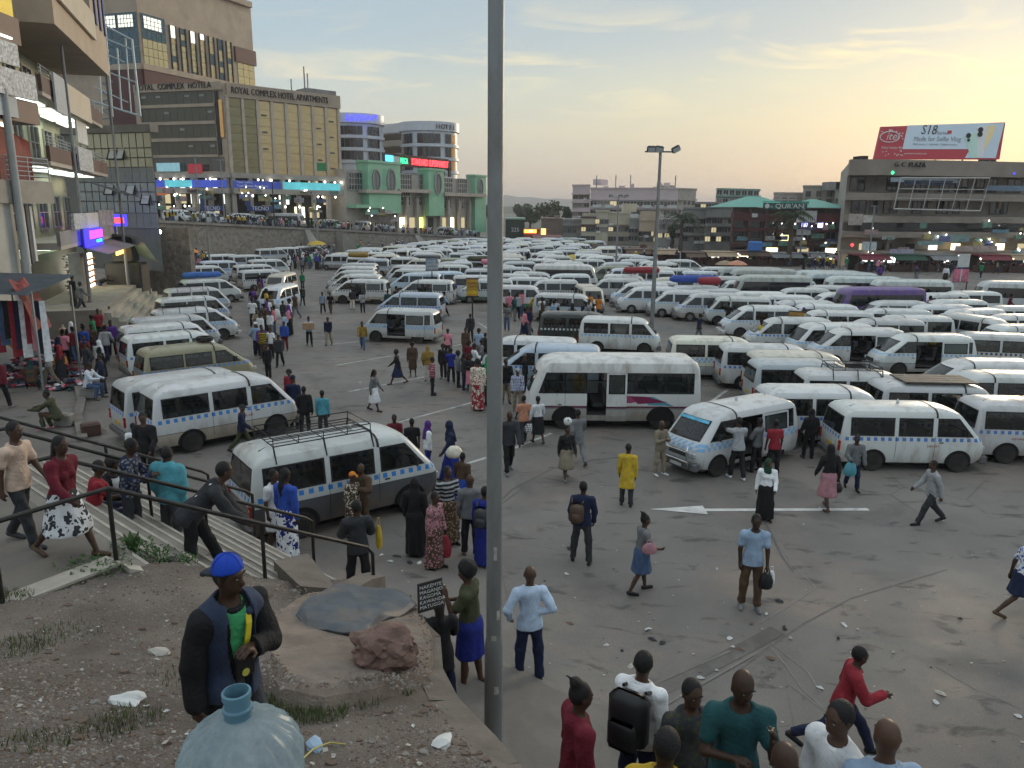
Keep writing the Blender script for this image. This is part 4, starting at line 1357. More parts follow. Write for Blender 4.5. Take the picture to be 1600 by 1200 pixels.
for k in range(nb):
 for r_ in range(rows_):
  pmn='gold_pane' if k >1 else 'olive_pane'
  if pmn not in MATS:MATS[pmn]=panel_mesh('pane',bw_-0.4,hh,GOGL if k >1 else bglass('olive_mirror',(0.24,0.21,0.11),0.6,0.2),0.05,0.05)
  put(ry,'pane',MATS[pmn],FR,0.6+k*bw_,zb0+r_*hh,0.06,RNG.uniform(-0.012,0.012))
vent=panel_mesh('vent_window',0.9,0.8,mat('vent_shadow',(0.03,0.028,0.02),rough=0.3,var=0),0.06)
for k,r_ in ((2,7),(2,5),(2,3),(6,6),(6,4),(6,2),(7,7),(7,5),(7,3),(7,1)):put(ry,'vent_window',vent,FR,1.0+k*bw_,zb0+r_*hh+0.3,0.14,-0.35)
m=MB();FR.box(m,0.6+6*bw_,0.6+6*bw_+bw_-0.5,zb0+hh,zb0+2*hh,0.06,0.12)
part(ry,'green_panel',m,mat('green_panel',(0.05,0.26,0.10),var=0.2))
# shop storeys: slab edges, columns, lit shops, advert strip
for F,nm in ((FL,'left'),(FR,'right')):
 m=MB()
 F.box(m,0,F.w+0.5,zl(277)-0.1,zl(270),0.0,0.9)
 F.box(m,0,F.w+0.5,zl(302),zl(294),-2.0,1.4)
 part(ry,'slab_edge',m,PALE)
 nc=5 if F is FL else 7
 cm=MB();cm.box(-0.3,0.3,-0.3,0.3,-3.0,zl(277)-4)
 cm=cm.mesh('column',PALE)
 for k in range(nc+1):put(ry,'column',cm,F,k*(F.w-0.5)/nc+0.3,4.0,0.5)
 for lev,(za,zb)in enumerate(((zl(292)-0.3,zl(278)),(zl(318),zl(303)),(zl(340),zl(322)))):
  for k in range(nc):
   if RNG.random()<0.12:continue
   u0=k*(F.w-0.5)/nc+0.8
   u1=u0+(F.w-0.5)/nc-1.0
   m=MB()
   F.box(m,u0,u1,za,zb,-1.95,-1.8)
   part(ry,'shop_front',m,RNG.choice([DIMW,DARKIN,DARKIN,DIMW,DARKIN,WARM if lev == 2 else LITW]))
ad=MB();FL.box(ad,0,FL.w+0.2,zl(293),zl(281.5),1.0,1.15)
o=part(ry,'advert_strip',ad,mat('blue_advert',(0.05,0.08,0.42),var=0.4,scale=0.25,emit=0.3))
for F,a0,a1,cm_ in ((FL,0.30,0.62,'teal'),(FR,0.42,0.95,'teal'),(FR,0.0,0.40,'navy')):
 ad=MB();F.box(ad,F.w*a0,F.w*a1,zl(292.6)-(0.0 if F is FL else 0.4),zl(282),1.18,1.24)
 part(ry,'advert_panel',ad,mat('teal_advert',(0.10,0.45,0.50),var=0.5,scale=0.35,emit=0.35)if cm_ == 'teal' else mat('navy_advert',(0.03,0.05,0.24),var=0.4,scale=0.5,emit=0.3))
text(ry,'lettering','Your home,\nYour Phone Anywhere',FR,0.5,zl(286),0.55,LETTERW,1.3,0.01)
for F,u0,s_,mt in ((FR,1.8,'TECNO',BLUEB),(FL,FL.w*0.72,'TECNO',BLUEB)):
 m=MB();F.box(m,u0,u0+4.2,zl(329),zl(321),1.5,1.65)
 o=part(ry,'sign_board',m,mt)
 text(ry,'lettering',s_,F,u0+0.7,zl(327.6),0.85,LETTERW,1.68,0.01)
 m=MB();F.box(m,u0-0.2,u0+0.7,zl(321),zl(304),1.3,1.4);part(ry,'hanging_banner',m,BLUEB)
for F,u0,wd,ya,yb,c in ((FL,3.2,4.3,263,259,(0.25,0.45,0.50)),(FL,9.0,2.6,266,261,(0.30,0.03,0.04)),(FL,2.0,2.6,300,296,(0.55,0.16,0.06)),(FR,11.5,3.0,297,291,(0.05,0.10,0.35))):
 m=MB();F.box(m,u0,u0+wd,zl(ya)-0.5,zl(yb)+0.4,0.9,1.0)
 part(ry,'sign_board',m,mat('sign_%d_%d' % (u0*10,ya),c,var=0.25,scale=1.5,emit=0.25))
for k in range(26):
 F=FL if k % 5 <2 else FR
 m=MB()
 u,z=RNG.uniform(0.5,F.w-0.5),RNG.choice([zl(280),zl(280),zl(305),zl(322),zl(305)])
 c=F.p(u,z,RNG.uniform(0.7,1.3))
 m.lathe([(0.01,-0.16),(0.16,0),(0.01,0.16)],6,c)
 part(ry,'lamp',m,BULB)
signs(ry,FL,16,0.5,FL.w-3,[zl(300),zl(312),zl(328)],1.5);signs(ry,FR,24,0.5,FR.w-3,[zl(300),zl(312),zl(328)],1.5)
# roof clutter
m=MB()
for a,h in ((0.72,4.2),(0.75,3.2),(0.60,2.0)):
 q=FR.p(FR.w*a,ZT,-1.0)
 m.tube([q,q+Vector((0,0,h))],0.12,5)
part(ry,'antenna',m,IRON)
m=MB();FR.box(m,FR.w*0.72,FR.w,ZT,ZT+0.9,-4,-0.5);part(ry,'roof_room',m,GREYR)
# ---- tall tower behind
tA,tB,tC=AT(140,100,143),AT(222,100,140),AT(397,100,167)
TZ=7.2+330/1200*140
FA,FB=Face(tA,tB),Face(tB,tC)
tw=empty('tower_block',(tB.x,tB.y,5),0,'tall tan office tower with tall narrow lit windows, behind the hotel block','building')
m=MB()
m.prism([FA.p(-12,0)[:2],(tB.x,tB.y),(tC.x,tC.y),(tC.x-20,tC.y+18),(tA.x-20,tA.y+22)],2,TZ)
part(tw,'wall',m,TAN)
m=MB()
m.prism([(tA.x-12,tA.y-1.0),(tB.x+0.4,tB.y-1.0),(tC.x+0.6,tC.y-0.8),(tC.x-20,tC.y+19),(tA.x-20,tA.y+22)],TZ+0.05,TZ+1.1)
part(tw,'roof_edge',m,TAN)
m=MB()
m.prism([(tB.x-4,tB.y+3),(tC.x-2,tC.y+2),(tC.x-15,tC.y+13),(tA.x-12,tA.y+14)],TZ+1.1,TZ+3.4)
part(tw,'roof_storey',m,DGL)
zt=lambda py:zy(222,py,140)
m=MB()
FA.box(m,-8,FA.w+0.2,zt(108),zt(99),0,0.5);FB.box(m,-0.2,FB.w,zt(108),zt(99),0,0.5)
part(tw,'floor_band',m,TAN)
m=MB();FB.box(m,0,FB.w*0.45,5,zt(108),0.0,0.3);FA.box(m,FA.w*0.3,FA.w,5,zt(108),0.0,0.3)
part(tw,'maroon_wall',m,MAROON)
# corner glazing
nc,nr=5,6
z0,z1=zt(99),zt(18)
for F,a0,a1 in ((FA,0.18,0.985),(FB,0.015,0.20)):
 wdt=(a1-a0)*F.w/nc
 hh=(z1-z0)/nr
 for r_ in range(nr):
  pmL=panel_mesh('pane',wdt,hh,LITW if False else TEAL,0.05,0.08)
  pmG=panel_mesh('pane',wdt,hh,bglass('straw_mirror',(0.50,0.42,0.24),0.8,0.18),0.05,0.08)
  for k in range(nc):
   mesh=pmL if (F is FA or r_ >2)else pmG
   put(tw,'pane',mesh,F,a0*F.w+k*wdt,z0+r_*hh,0.08,RNG.uniform(-0.01,0.01))
LR=bglass('lit_office_glass',(0.30,0.30,0.22),0.1,0.1)
for F,a0,n_ in ((FA,0.30,2),(FB,0.03,1)):
 for k in range(n_):
  wm=window_mesh('window',F.w*(0.30 if F is FA else 0.14),(z1-z0)*0.26,IRON,LITW,5,3,0.12,0.12,0.1)
  put(tw,'window',wm,F,F.w*a0+k*F.w*0.33,z0+(z1-z0)*0.70,0.14)
# tall slot windows
ns=7
for k in range(ns):
 u0=FB.w*(0.235+0.082*k)
 hh=(zt(25)-zt(105))/8
 wm=[panel_mesh('pane',FB.w*0.042,hh,q,0.05,0.06)for q in (GOGL,bglass('straw_mirror',(0.50,0.42,0.24),0.8,0.18),LITW,TEAL)]
 for r_ in range(8):
  q=2 if (r_ >5 and k <4 and RNG.random()<0.75)else RNG.choice([0,1,1,0,3])
  put(tw,'pane',wm[q],FB,u0,zt(105)+r_*hh,0.05,RNG.uniform(-0.015,0.015))
 fr_=MB();fr_.box(-0.15,0.0,-0.3,0,0,8*hh);fr_.box(FB.w*0.042,FB.w*0.042+0.15,-0.3,0,0,8*hh)
 put(tw,'window_frame',fr_.mesh('window_frame',mat('dark_frame',(0.06,0.05,0.045),var=0.1)),FB,u0,zt(105))
pmG=panel_mesh('pane',FB.w*0.055,(zt(62)-zt(118))/4,bglass('straw_mirror',(0.50,0.42,0.24),0.8,0.18),0.05,0.06)
for k in range(3):
 for r_ in range(5):put(tw,'pane',pmG,FB,FB.w*(0.825+0.056*k),zt(125)+r_*(zt(62)-zt(118))/4,0.06,RNG.uniform(-0.015,0.015))
m=MB();FB.box(m,FB.w*0.80,FB.w+0.3,zt(58),zt(30),0,0.4);part(tw,'maroon_cap',m,MAROON)
m=MB()
for k in range(14):
 FB.box(m,FB.w*(0.02+k*0.055),FB.w*(0.02+k*0.055)+0.3,TZ+1.1,TZ+2.6,0.1,0.3)
FB.box(m,0,FB.w*0.78,TZ+2.6,TZ+2.9,0.0,0.4)
part(tw,'roof_railing',m,DARKIN)
# ---- grey glazed block by the near shops
gA,gB=AT(128,330,62.5),AT(247,330,60)
FG=Face(gA,gB)
gz_=lambda py:zy(200,py,61)
gb=empty('glazed_block',(gB.x,gB.y,0),0,'grey glazed block with small square panes beside the near shops','building')
m=MB();m.prism([FG.p(-6,0)[:2],(gB.x,gB.y),(gB.x-9,gB.y+14),(gA.x-14,gA.y+14)],2.2,gz_(206));part(gb,'wall',m,GREYR)
m=MB();FG.box(m,-2,FG.w+0.25,gz_(208),gz_(196),-0.5,0.3);part(gb,'cornice',m,CONC)
nc=11
wdt=FG.w/nc
SPAN=mat('grey_spandrel',(0.32,0.33,0.31),rough=0.5,var=0.2,scale=1.0,dirt=0.3)
STRAW=bglass('straw_pane',(0.50,0.46,0.32),0.25,0.2)
GRYP=bglass('grey_pane',(0.34,0.38,0.38),0.2,0.15)
for r_,(ya,yb,q)in enumerate(((208,232,0),(232,247,0),(247,262,0),(262,285,2),(285,300,1),(300,315,1),(315,333,1),(333,356,2))):
 ms=[panel_mesh('pane',wdt,gz_(ya)-gz_(yb),STRAW,0.05,0.09),panel_mesh('pane',wdt,gz_(ya)-gz_(yb),GRYP,0.05,0.09),panel_mesh('spandrel_panel',wdt,gz_(ya)-gz_(yb),SPAN,0.05,0.04)]
 for k in range(nc):put(gb,'spandrel_panel' if q == 2 else 'pane',ms[q],FG,k*wdt,gz_(yb),0.04,RNG.uniform(-0.02,0.02))
ow=window_mesh('open_window',0.9,1.1,DARKIN,WHITEB,1,1,0.08,0.06)
for k,py in ((5,250),(6,250),(4,305),(7,305),(9,320)):put(gb,'open_window',ow,FG,k*wdt,gz_(py),0.35,-0.4)
ub=MB();FG.box(ub,-1,FG.w,0,gz_(356),-3.5,-3.0);part(gb,'undercroft',ub,STONE)
m=MB();m.lathe([(0.01,-0.2),(0.14,-0.14),(0.2,0),(0.14,0.14),(0.01,0.2)],10,FG.p(FG.w*0.86,gz_(362),-1.0));part(gb,'lamp',m,BULB)
# ---- empty sign frame of pipes on its roof
sf=empty('sign_frame',FG.p(4.0,gz_(196),-1.2),0,'white lattice billboard frame without a panel above the glazed block','frame')
def fp(px,py,D=63):return AT(px,py,D)
PIPE=mat('pale_pipe',(0.42,0.50,0.54),rough=0.5,metal=0.2,var=0.1)
for nm,pts,r_ in [('rail',[fp(141,28),fp(206,62),fp(219,181)],0.09),('rail',[fp(141,50),fp(208,78)],0.06),('rail',[fp(141,103),fp(211,128)],0.06),('rail',[fp(125,152),fp(219,181)],0.09),('rail',[fp(144,75),fp(195,97)],0.05),('rail',[fp(146,135),fp(200,160)],0.05),
     ('post',[fp(150,35),fp(160,178)],0.05),('post',[fp(165,45),fp(176,182)],0.06),('post',[fp(183,75),fp(190,172)],0.06),('post',[fp(196,60),fp(205,178)],0.05)]:
 m=MB();m.tube(pts,r_,6);part(sf,nm,m,PIPE)
m=MB()
for k in range(9):
 a,b=fp(160,60+k*14,64),fp(176,72+k*14,64)
 m.tube([a,b],0.04,5);m.tube([b,fp(160,74+k*14,64)],0.04,5)
part(sf,'lattice_mast',m,mat('blue_pipe',(0.10,0.20,0.28),var=0.1))
# ---- round hotel pair
for nm,pc,Dd,pl_,pr_,yt,yb,sgn,lb in (('hotel_building',556,164,520,603,176,252,'LA PONY','round white hotel wing with blue neon lettering behind the green store'),('hotel_building',672,172,628,718,189,268,'HOTEL','round white hotel wing with dark HOTEL lettering behind the green store')):
 c=AT(pc,300,Dd)
 xr_=AT(pr_,300,Dd).x
 r_=(xr_-c.x)/1.03
 hb=empty(nm,(c.x,c.y,2),0,lb,'building')
 z1,z0=zy(pc,yt,Dd-r_),zy(pc,yb,Dd-r_)
 WHC=mat('white_cladding',(0.55,0.58,0.62),rough=0.4,var=0.08,scale=0.6)
 m=MB();m.lathe([(r_-0.2,0-2),(r_-0.2,z1-0.3)],40,(c.x,c.y,0));part(hb,'core',m,WHC,40)
 m=MB();m.lathe([(r_,z1-1.9),(r_+0.25,z1-1.8),(r_+0.25,z1),(r_-1.0,z1)],48,(c.x,c.y,0));part(hb,'parapet',m,WHC,40)
 hs=(z1-2.0-z0)/3
 for fl in range(3):
  m=MB();m.lathe([(r_,z0+fl*hs-0.35),(r_+0.15,z0+fl*hs-0.3),(r_+0.15,z0+fl*hs+0.25),(r_,z0+fl*hs+0.3)],48,(c.x,c.y,0));part(hb,'floor_band',m,WHC,40)
  for a0,a1 in ((-150,-118),(-108,-62),(-52,-22)):
   nseg=4
   for s_ in range(nseg):
    b0,b1=R(a0+(a1-a0)*s_/nseg+0.4),R(a0+(a1-a0)*(s_+1)/nseg-0.4)
    m=MB();m.lathe([(r_+0.03,z0+fl*hs+0.35),(r_+0.03,z0+(fl+1)*hs-0.4)],2,(c.x,c.y,0),0,'z',b0,b1,cap=False)
    part(hb,'pane',m,bglass('smoky_hotel_glass',(0.022,0.024,0.03),0.0,0.08)if not (pc >600 and a0 ==-52 and s_ >= 2)else bglass('copper_mirror',(0.55,0.34,0.18),0.8,0.2))
 if sgn == 'LA PONY':
  F=Face(c+Vector((-r_,-r_-0.8,0)),c+Vector((r_,-r_-0.8,0)))
  text(hb,'neon_lettering',sgn,F,r_*0.98,z1-1.5,1.45,BLUEN,0.0,0.06,1.05)
 else:
  for i,ch in enumerate(sgn):
   a=R(-72+i*9.0)
   F=Face(c+Vector((math.cos(a)*(r_+0.45),math.sin(a)*(r_+0.45),0)),c+Vector((math.cos(a+0.1)*(r_+0.45),math.sin(a+0.1)*(r_+0.45),0)))
   text(hb,'lettering',ch,F,0,z1-1.45,1.3,LETTER,0.0,0.05)
 if pc >600:
  a,b=AT(601,300,Dd+2),AT(640,300,Dd-r_*0.5)
  F=Face(a,b)
  m=MB();F.box(m,0,F.w,0,z1-0.3,-8,0);part(hb,'wing',m,WHC)
  m=MB();F.box(m,0,F.w,z1-1.9,z1,0.0,0.3);part(hb,'wing_parapet',m,WHC)
  for fl in range(3):
   m=MB();F.box(m,0.2,F.w-0.2,z0+fl*hs+1.3,z0+(fl+1)*hs-0.1,0.02,0.08);part(hb,'balcony_opening',m,DGL)
   m=MB();F.box(m,0.0,F.w,z0+fl*hs+0.0,z0+fl*hs+1.2,0.0,0.9);part(hb,'balcony',m,PALE)
# ---- green supermarket
GRN=mat('green_cladding',(0.24,0.50,0.33),rough=0.55,var=0.1,scale=0.5,dirt=0.25,dirt_col=(0.08,0.15,0.10))
e0,e1=AT(541,330,134),AT(752,330,172)
FS=Face(e0,e1)
us=lambda px:FS.at(px)
def zs(px,py):return zy(px,py,(FS.A+FS.u*FS.at(px)).y)
sm=empty('supermarket_building',(e0.x,e0.y,2.5),0,'cream store with green towers and round windows, red neon sign on its roof','building')
m=MB();m.prism([FS.p(0,0)[:2],FS.p(FS.w-0.5,0)[:2],FS.p(FS.w,0,-18)[:2],FS.p(0,0,-18)[:2]],-1,[zs(600,268),zs(745,282),zs(745,282),zs(600,268)])
part(sm,'wall',m,PALE)
for a,b,ya,yb,dd in ((566,616,258,333,1.6),(660,684,268,337,1.6),(735,752,277,362,1.2)):
 m=MB();FS.box(m,us(a),us(b),zs(b,yb),zs(b,ya),-1,dd);part(sm,'green_tower',m,GRN)
 m=MB();FS.box(m,us(a)-0.2,us(b)+0.2,zs(b,ya),zs(b,ya)+0.4,-1,dd+0.2);part(sm,'tower_cap',m,GRN)
for px,py,dd,w_ in ((578,282,1.62,1.1),(601,283,1.62,1.25),(674,287,1.62,1.25),(743,293,1.22,1.1)):
 c=FS.p(us(px),zs(px,py),dd)
 o=empty('round_window');o.parent=sm;o.location=c-sm.location;o.rotation_euler=(0,0,FS.rz)
 m=MB();m.lathe([(0.001,-0.02),(w_*0.9,-0.02)],20,axis='y',cap=False);pn=m.build('pane',DGL,o);pn.scale=(1,1,1.75)
 m=MB();m.lathe([(w_*0.85,-0.03),(w_*0.85,-0.16),(w_,-0.16),(w_,0.0)],20,axis='y');fr_=m.build('frame',IRON,o);fr_.scale=(1,1,1.75)
 m=MB();m.box(-0.06,0.06,-0.1,0,-w_*1.6,w_*1.6);m.box(-w_*0.9,w_*0.9,-0.1,-0.005,-0.06,0.06);m.build('bars',IRON,o)
GRILL=window_mesh('window',3.6,3.0,ALU,DGL,5,3,0.12,0.1,0.12)
for px,py,k in ((545,297,1.0),(625,297,1.0),(655,297,0.55),(691,301,1.0),(714,302,1.0),(622,321,1.0),(650,321,0.5),(690,326,0.9),(712,327,0.9)):
 o=put(sm,'window',GRILL,FS,us(px),zs(px,py),0.12);o.scale=(k,1,0.85 if py >310 else 1.0)
for a,b,py in ((560,615,300),(612,663,299),(683,748,305),(543,585,322)):
 m=MB();FS.box(m,us(a),us(b),zs(b,py+3),zs(b,py-2),0,2.0);part(sm,'canopy_slab',m,PALE if py <320 else GRN)
colm=MB();colm.box(-0.35,0.35,-0.3,0.3,-2,5.5);colm=colm.mesh('column',PALE)
for px in (617,632,648,661,684,697,714,730):put(sm,'column',colm,FS,us(px),zs(px,359)+0.5,0.5)
for px,mt in ((620,WARM),(636,DIMW),(651,lamp_mat('lime_shop_light',(0.75,1.0,0.15),1.6)),(666,DARKIN),(686,DIMW),(699,WARM),(716,DIMW)):
 m=MB();FS.box(m,us(px),us(px)+2.2,zs(px,356),zs(px,340),0.05,0.12);part(sm,'shop_front',m,mt)
m=MB();FS.box(m,us(616),us(715),zs(700,269)+0.6,zs(700,262)+1.9,-2.5,-2.2);part(sm,'sign_frame',m,DARKIN)
text(sm,'neon_lettering','MEGA',FS,us(640),zs(650,256),1.55,GREENN,-1.9,0.06,0.55)
text(sm,'neon_lettering','STANDARD SUPERMARKET',FS,us(657),zs(690,260),1.75,RED,-1.9,0.06,(us(716)-us(657))/22.5)
m=MB();FS.box(m,us(617),us(628),zs(622,252),zs(622,242),-1.9,-1.7);part(sm,'sign_screen',m,CYANN)
m=MB();FS.box(m,us(628),us(638),zs(632,258),zs(632,244),-1.9,-1.75);part(sm,'sign_board',m,WHITEB)
for px in (692,704,714):
 m=MB();FS.box(m,us(px),us(px)+0.8,zs(px,276),zs(px,262),-2.2,-1.9);part(sm,'sign_post',m,DARKIN)
signs(sm,FS,10,us(545),us(600),[zs(570,333),zs(570,345)],1.7)
# ---- C.P. plaza, right
qA,qB=AT(1325,330,103),AT(1640,330,108)
FQ=Face(qA,qB)
uq=lambda px:FQ.at(px)
def zq(py,px=1460):return zy(px,py,105)
pz=empty('plaza_building',(qA.x,qA.y,0),0,'brown concrete shopping plaza with deep balconies under a big roof billboard','building')
PLZ=mat('plaza_concrete',(0.28,0.235,0.195),var=0.15,scale=0.4,dirt=0.5,dirt_col=(0.12,0.10,0.085))
PLD=mat('plaza_wall',(0.36,0.32,0.28),var=0.15,scale=0.5,dirt=0.5,dirt_col=(0.14,0.12,0.10))
m=MB();m.prism([FQ.p(0.8,0,-2.2)[:2],FQ.p(FQ.w,0,-2.2)[:2],FQ.p(FQ.w,0,-25)[:2],FQ.p(14,0,-25)[:2]],0,zq(256));part(pz,'wall',m,PLD)
for ya,yb,dd,nm in ((252,276,1.6,'parapet'),(303,314,1.3,'balcony_slab'),(338,348,1.0,'balcony_slab'),(362,371,1.0,'balcony_slab'),(391,397,1.4,'canopy_slab')):
 m=MB()
 k=[(-0.6,dd*0.2),(2.6,dd),(FQ.w*0.45,dd+0.5),(FQ.w,dd)]
 poly=[FQ.p(u,0,d)[:2]for u,d in k]+[FQ.p(FQ.w,0,-2.1)[:2],FQ.p(5.0,0,-6.0)[:2],FQ.p(0.4,0,-1.6)[:2]]
 m.prism(poly,zq(yb),zq(ya));part(pz,nm,m,PLZ)
text(pz,'lettering','G. C  PLAZA',FQ,uq(1374),zq(263),0.85,LETTER,2.0,0.08,0.95)
# storey walls: doors and windows set back
doorm=window_mesh('window',1.5,2.0,mat('brown_frame',(0.07,0.045,0.03),var=0.1),DGL,2,1,0.08,0.08)
for ya,h in ((301,0.9),(336,0.85),(361,0.8)):
 for px in (1340,1372,1400,1440,1483,1508,1538,1560,1585):
  if RNG.random()<0.2:continue
  o=put(pz,'window',doorm,FQ,uq(px+RNG.uniform(-5,5)),zq(ya)+0.15,-2.15);o.scale=(RNG.uniform(0.7,1.5),1,h)
for px,py in ((1392,303),(1450,303),(1500,303),(1560,303),(1392,372),(1420,391),(1470,391),(1520,391),(1565,391),(1340,391)):
 m=MB();FQ.box(m,uq(px),uq(px)+0.45,zq(py+22),zq(py+2),-0.6,-0.1);part(pz,'column',m,PLZ)
m=MB();FQ.box(m,uq(1352),FQ.w,zq(361),zq(349),-0.8,-0.7);part(pz,'dark_gallery',m,mat('gallery_glass',(0.03,0.034,0.04),rough=0.1,var=0.3,scale=0.5,spec=0.6))
for a,b,ya,yb,c in ((1375,1478,279,286,(0.34,0.40,0.46)),(1525,1600,289,297,(0.14,0.20,0.27)),(1395,1470,283,290,(0.03,0.05,0.09)),(1448,1508,366,377,(0.20,0.28,0.26))):
 m=MB();FQ.box(m,uq(a),uq(b),zq(yb),zq(ya),1.45,1.55);part(pz,'awning_panel',m,mat('awning_%d' % a,c,var=0.2,scale=0.7))
# pipe frame for a banner
m=MB()
c4=[FQ.p(uq(1385),zq(280),2.1),FQ.p(uq(1521),zq(278),2.1),FQ.p(uq(1513),zq(329),2.1),FQ.p(uq(1380),zq(327),2.1)]
m.tube(c4+[c4[0]],0.10,5)
for k in range(1,6):
 m.tube([c4[0].lerp(c4[1],k/6),c4[3].lerp(c4[2],k/6)],0.05,5)
for k in (0.35,0.65):m.tube([c4[0].lerp(c4[3],k),c4[1].lerp(c4[2],k)],0.05,5)
part(pz,'banner_frame',m,mat('white_pipe',(0.48,0.47,0.44),var=0.1))
# shop signs and lit shops at street level
for k in range(17):
 u=uq(1335)+k*(FQ.w-uq(1335))/17
 mt=RNG.choice([WARM,COOL,DARKIN,DIMW,DARKIN,LITW,lamp_mat('pink_shop_light',(1.0,0.45,0.38),1.2),DARKIN])
 m=MB();FQ.box(m,u,u+1.25,0.4,zq(399)-0.6,-0.8,-0.7);part(pz,'shop_front',m,mt)
 if k % 2:m=MB();FQ.box(m,u,u+1.3,zq(392),zq(381),-0.8,-0.7);part(pz,'shop_front',m,RNG.choice([DARKIN,DIMW,LITW,WARM]))
sgn=[(1338,1360,377,390,(0.50,0.55,0.56)),(1382,1419,388,401,(0.36,0.33,0.42)),(1483,1548,383,392,(0.42,0.32,0.29)),(1424,1462,376,382,(0.20,0.30,0.30)),(1316,1332,398,412,(0.42,0.20,0.20)),(1550,1572,412,420,(0.50,0.50,0.48)),(1440,1470,414,420,(0.30,0.26,0.2)),
  (1313,1334,335,352,(0.40,0.33,0.30)),(1335,1350,337,348,(0.50,0.46,0.42)),(1586,1600,354,366,(0.45,0.55,0.6))]
for a,b,ya,yb,c in sgn:
 m=MB();FQ.box(m,uq(a),uq(b),zq(yb),zq(ya),2.0,2.12);part(pz,'sign_board',m,mat('psign_%d' % a,c,var=0.35,scale=2.5))
for k in range(22):
 m=MB();c=FQ.p(uq(RNG.uniform(1335,1598)),zq(RNG.uniform(392,412)),RNG.uniform(0.4,2.2));m.lathe([(0.01,-0.13),(0.13,0),(0.01,0.13)],6,c);part(pz,'lamp',m,BULB)
for px,py,mt in ((1375,272,GREENN),(1448,272,lamp_mat('yellow_lamp',(1.0,0.85,0.2),2.0)),(1559,270,BLUEN),(1325,382,RED)):
 m=MB();m.lathe([(0.01,-0.25),(0.25,0),(0.01,0.25)],8,FQ.p(uq(px),zq(py),1.7));part(pz,'coloured_lamp',m,mt)
m=MB()
for px in (1585,1592,1598):
 q=FQ.p(uq(px),zq(252),-6);m.tube([q,FQ.p(uq(1594),zq(210),-6)],0.06,5)
m.tube([FQ.p(uq(1597),zq(250),-6),FQ.p(uq(1598),zq(208),-6)],0.08,5)
part(pz,'roof_mast',m,IRON)
m=MB();FQ.box(m,uq(1560),uq(1570),zq(252),zq(233),-5,-3);FQ.box(m,uq(1352),uq(1362),zq(252),zq(244),-4,-2);part(pz,'roof_tank',m,mat('black_tank',(0.02,0.02,0.022),var=0.1))
signs(pz,FQ,20,uq(1335),FQ.w-2,[1.8,2.6,3.4,4.4],1.6);signs(pz,FQ,8,uq(1340),FQ.w-2,[zq(376),zq(358)],1.5)
# billboard on the plaza roof
bA,bB=AT(1368,240,104),AT(1562,240,104)
FBB=Face(bA,bB)
bb=empty('billboard',(bA.x,bA.y,zq(252)),0,'large red and pale blue phone billboard on the plaza roof','billboard')
zb=lambda py:zy(1460,py,104)
kx=FBB.w/(1562-1368)
def bq(px,py):return FBB.p((px-1368)*kx,zb(py-(px-1460)*0.0085))
def bpanel(name,pts,m_,d,t_=0.06):
 mb=MB()
 f_=[bq(*q)+Vector((FBB.n.x*d,FBB.n.y*d,0))for q in pts]
 b_=[p-Vector((FBB.n.x*t_,FBB.n.y*t_,0))for p in f_]
 n=len(f_)
 mb.add(f_+b_,[tuple(range(n))]+[(i,n+i,n+(i+1)% n,(i+1)% n)for i in range(n)]+[tuple(range(2*n-1,n-1,-1))])
 return part(bb,name,mb,m_)
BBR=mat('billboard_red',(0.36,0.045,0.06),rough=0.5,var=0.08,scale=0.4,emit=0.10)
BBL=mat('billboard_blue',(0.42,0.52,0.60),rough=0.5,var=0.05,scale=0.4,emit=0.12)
bpanel('board',[(1367,249),(1563,249),(1564,191),(1373,198)],BBR,0.0,0.5)
bpanel('blue_panel',[(1409,233),(1540,233),(1540,192),(1413,196)],BBL,0.05)
bpanel('blue_panel',[(1508,247),(1556,247),(1562,192),(1534,193)],BBL,0.08)
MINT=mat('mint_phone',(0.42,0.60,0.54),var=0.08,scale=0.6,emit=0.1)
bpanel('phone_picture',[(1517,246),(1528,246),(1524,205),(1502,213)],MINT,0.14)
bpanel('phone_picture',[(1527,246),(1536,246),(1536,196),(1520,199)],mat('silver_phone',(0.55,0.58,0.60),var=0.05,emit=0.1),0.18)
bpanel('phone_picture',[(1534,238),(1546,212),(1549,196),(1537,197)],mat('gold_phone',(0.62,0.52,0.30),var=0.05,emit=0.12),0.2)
for c,r_ in (((1508,212),0.32),((1509,219),0.2),((1525.5,203),0.34),((1525.5,210),0.34)):
 mb=MB();p=bq(*c);mb.lathe([(0.001,0),(r_,0),(r_,0.02)],12,(0,0,0),axis='y')
 o=mb.build('lens_picture',LETTER,bb);o.location=p+Vector((FBB.n.x*0.26,FBB.n.y*0.26,0))-bb.location
text(bb,'lettering','S18',FBB,(1434-1368)*kx,zb(210),1.65,LETTER,0.1,0.01,0.85,0.2)
text(bb,'lettering','Series',FBB,(1459-1368)*kx,zb(210),0.62,mat('grey_letters',(0.25,0.28,0.32),var=0),0.1,0.01)
bpanel('blue_panel',[(1476,209),(1482,209),(1482,204),(1476,204)],BBR,0.12)
text(bb,'lettering','Made for Selfie Vlog',FBB,(1424-1368)*kx,zb(220.5),0.82,mat('grey_letters',(0.25,0.28,0.32),var=0),0.1,0.01,0.92,0.12)
text(bb,'lettering','50MP camera  |  128+8GB  |  5000mAh battery',FBB,(1424-1368)*kx,zb(227),0.30,mat('grey_letters',(0.25,0.28,0.32),var=0),0.1,0.01)
text(bb,'lettering','itel',FBB,(1381-1368)*kx,zb(219),1.35,LETTERW,0.08,0.01,1.0,0.25)
text(bb,'lettering','Enjoy better life',FBB,(1376-1368)*kx,zb(233),0.42,LETTERW,0.08,0.01)
text(bb,'lettering','www.itel-mobile.com',FBB,(1412-1368)*kx,zb(241.5),0.34,LETTERW,0.08,0.01)
mb=MB()
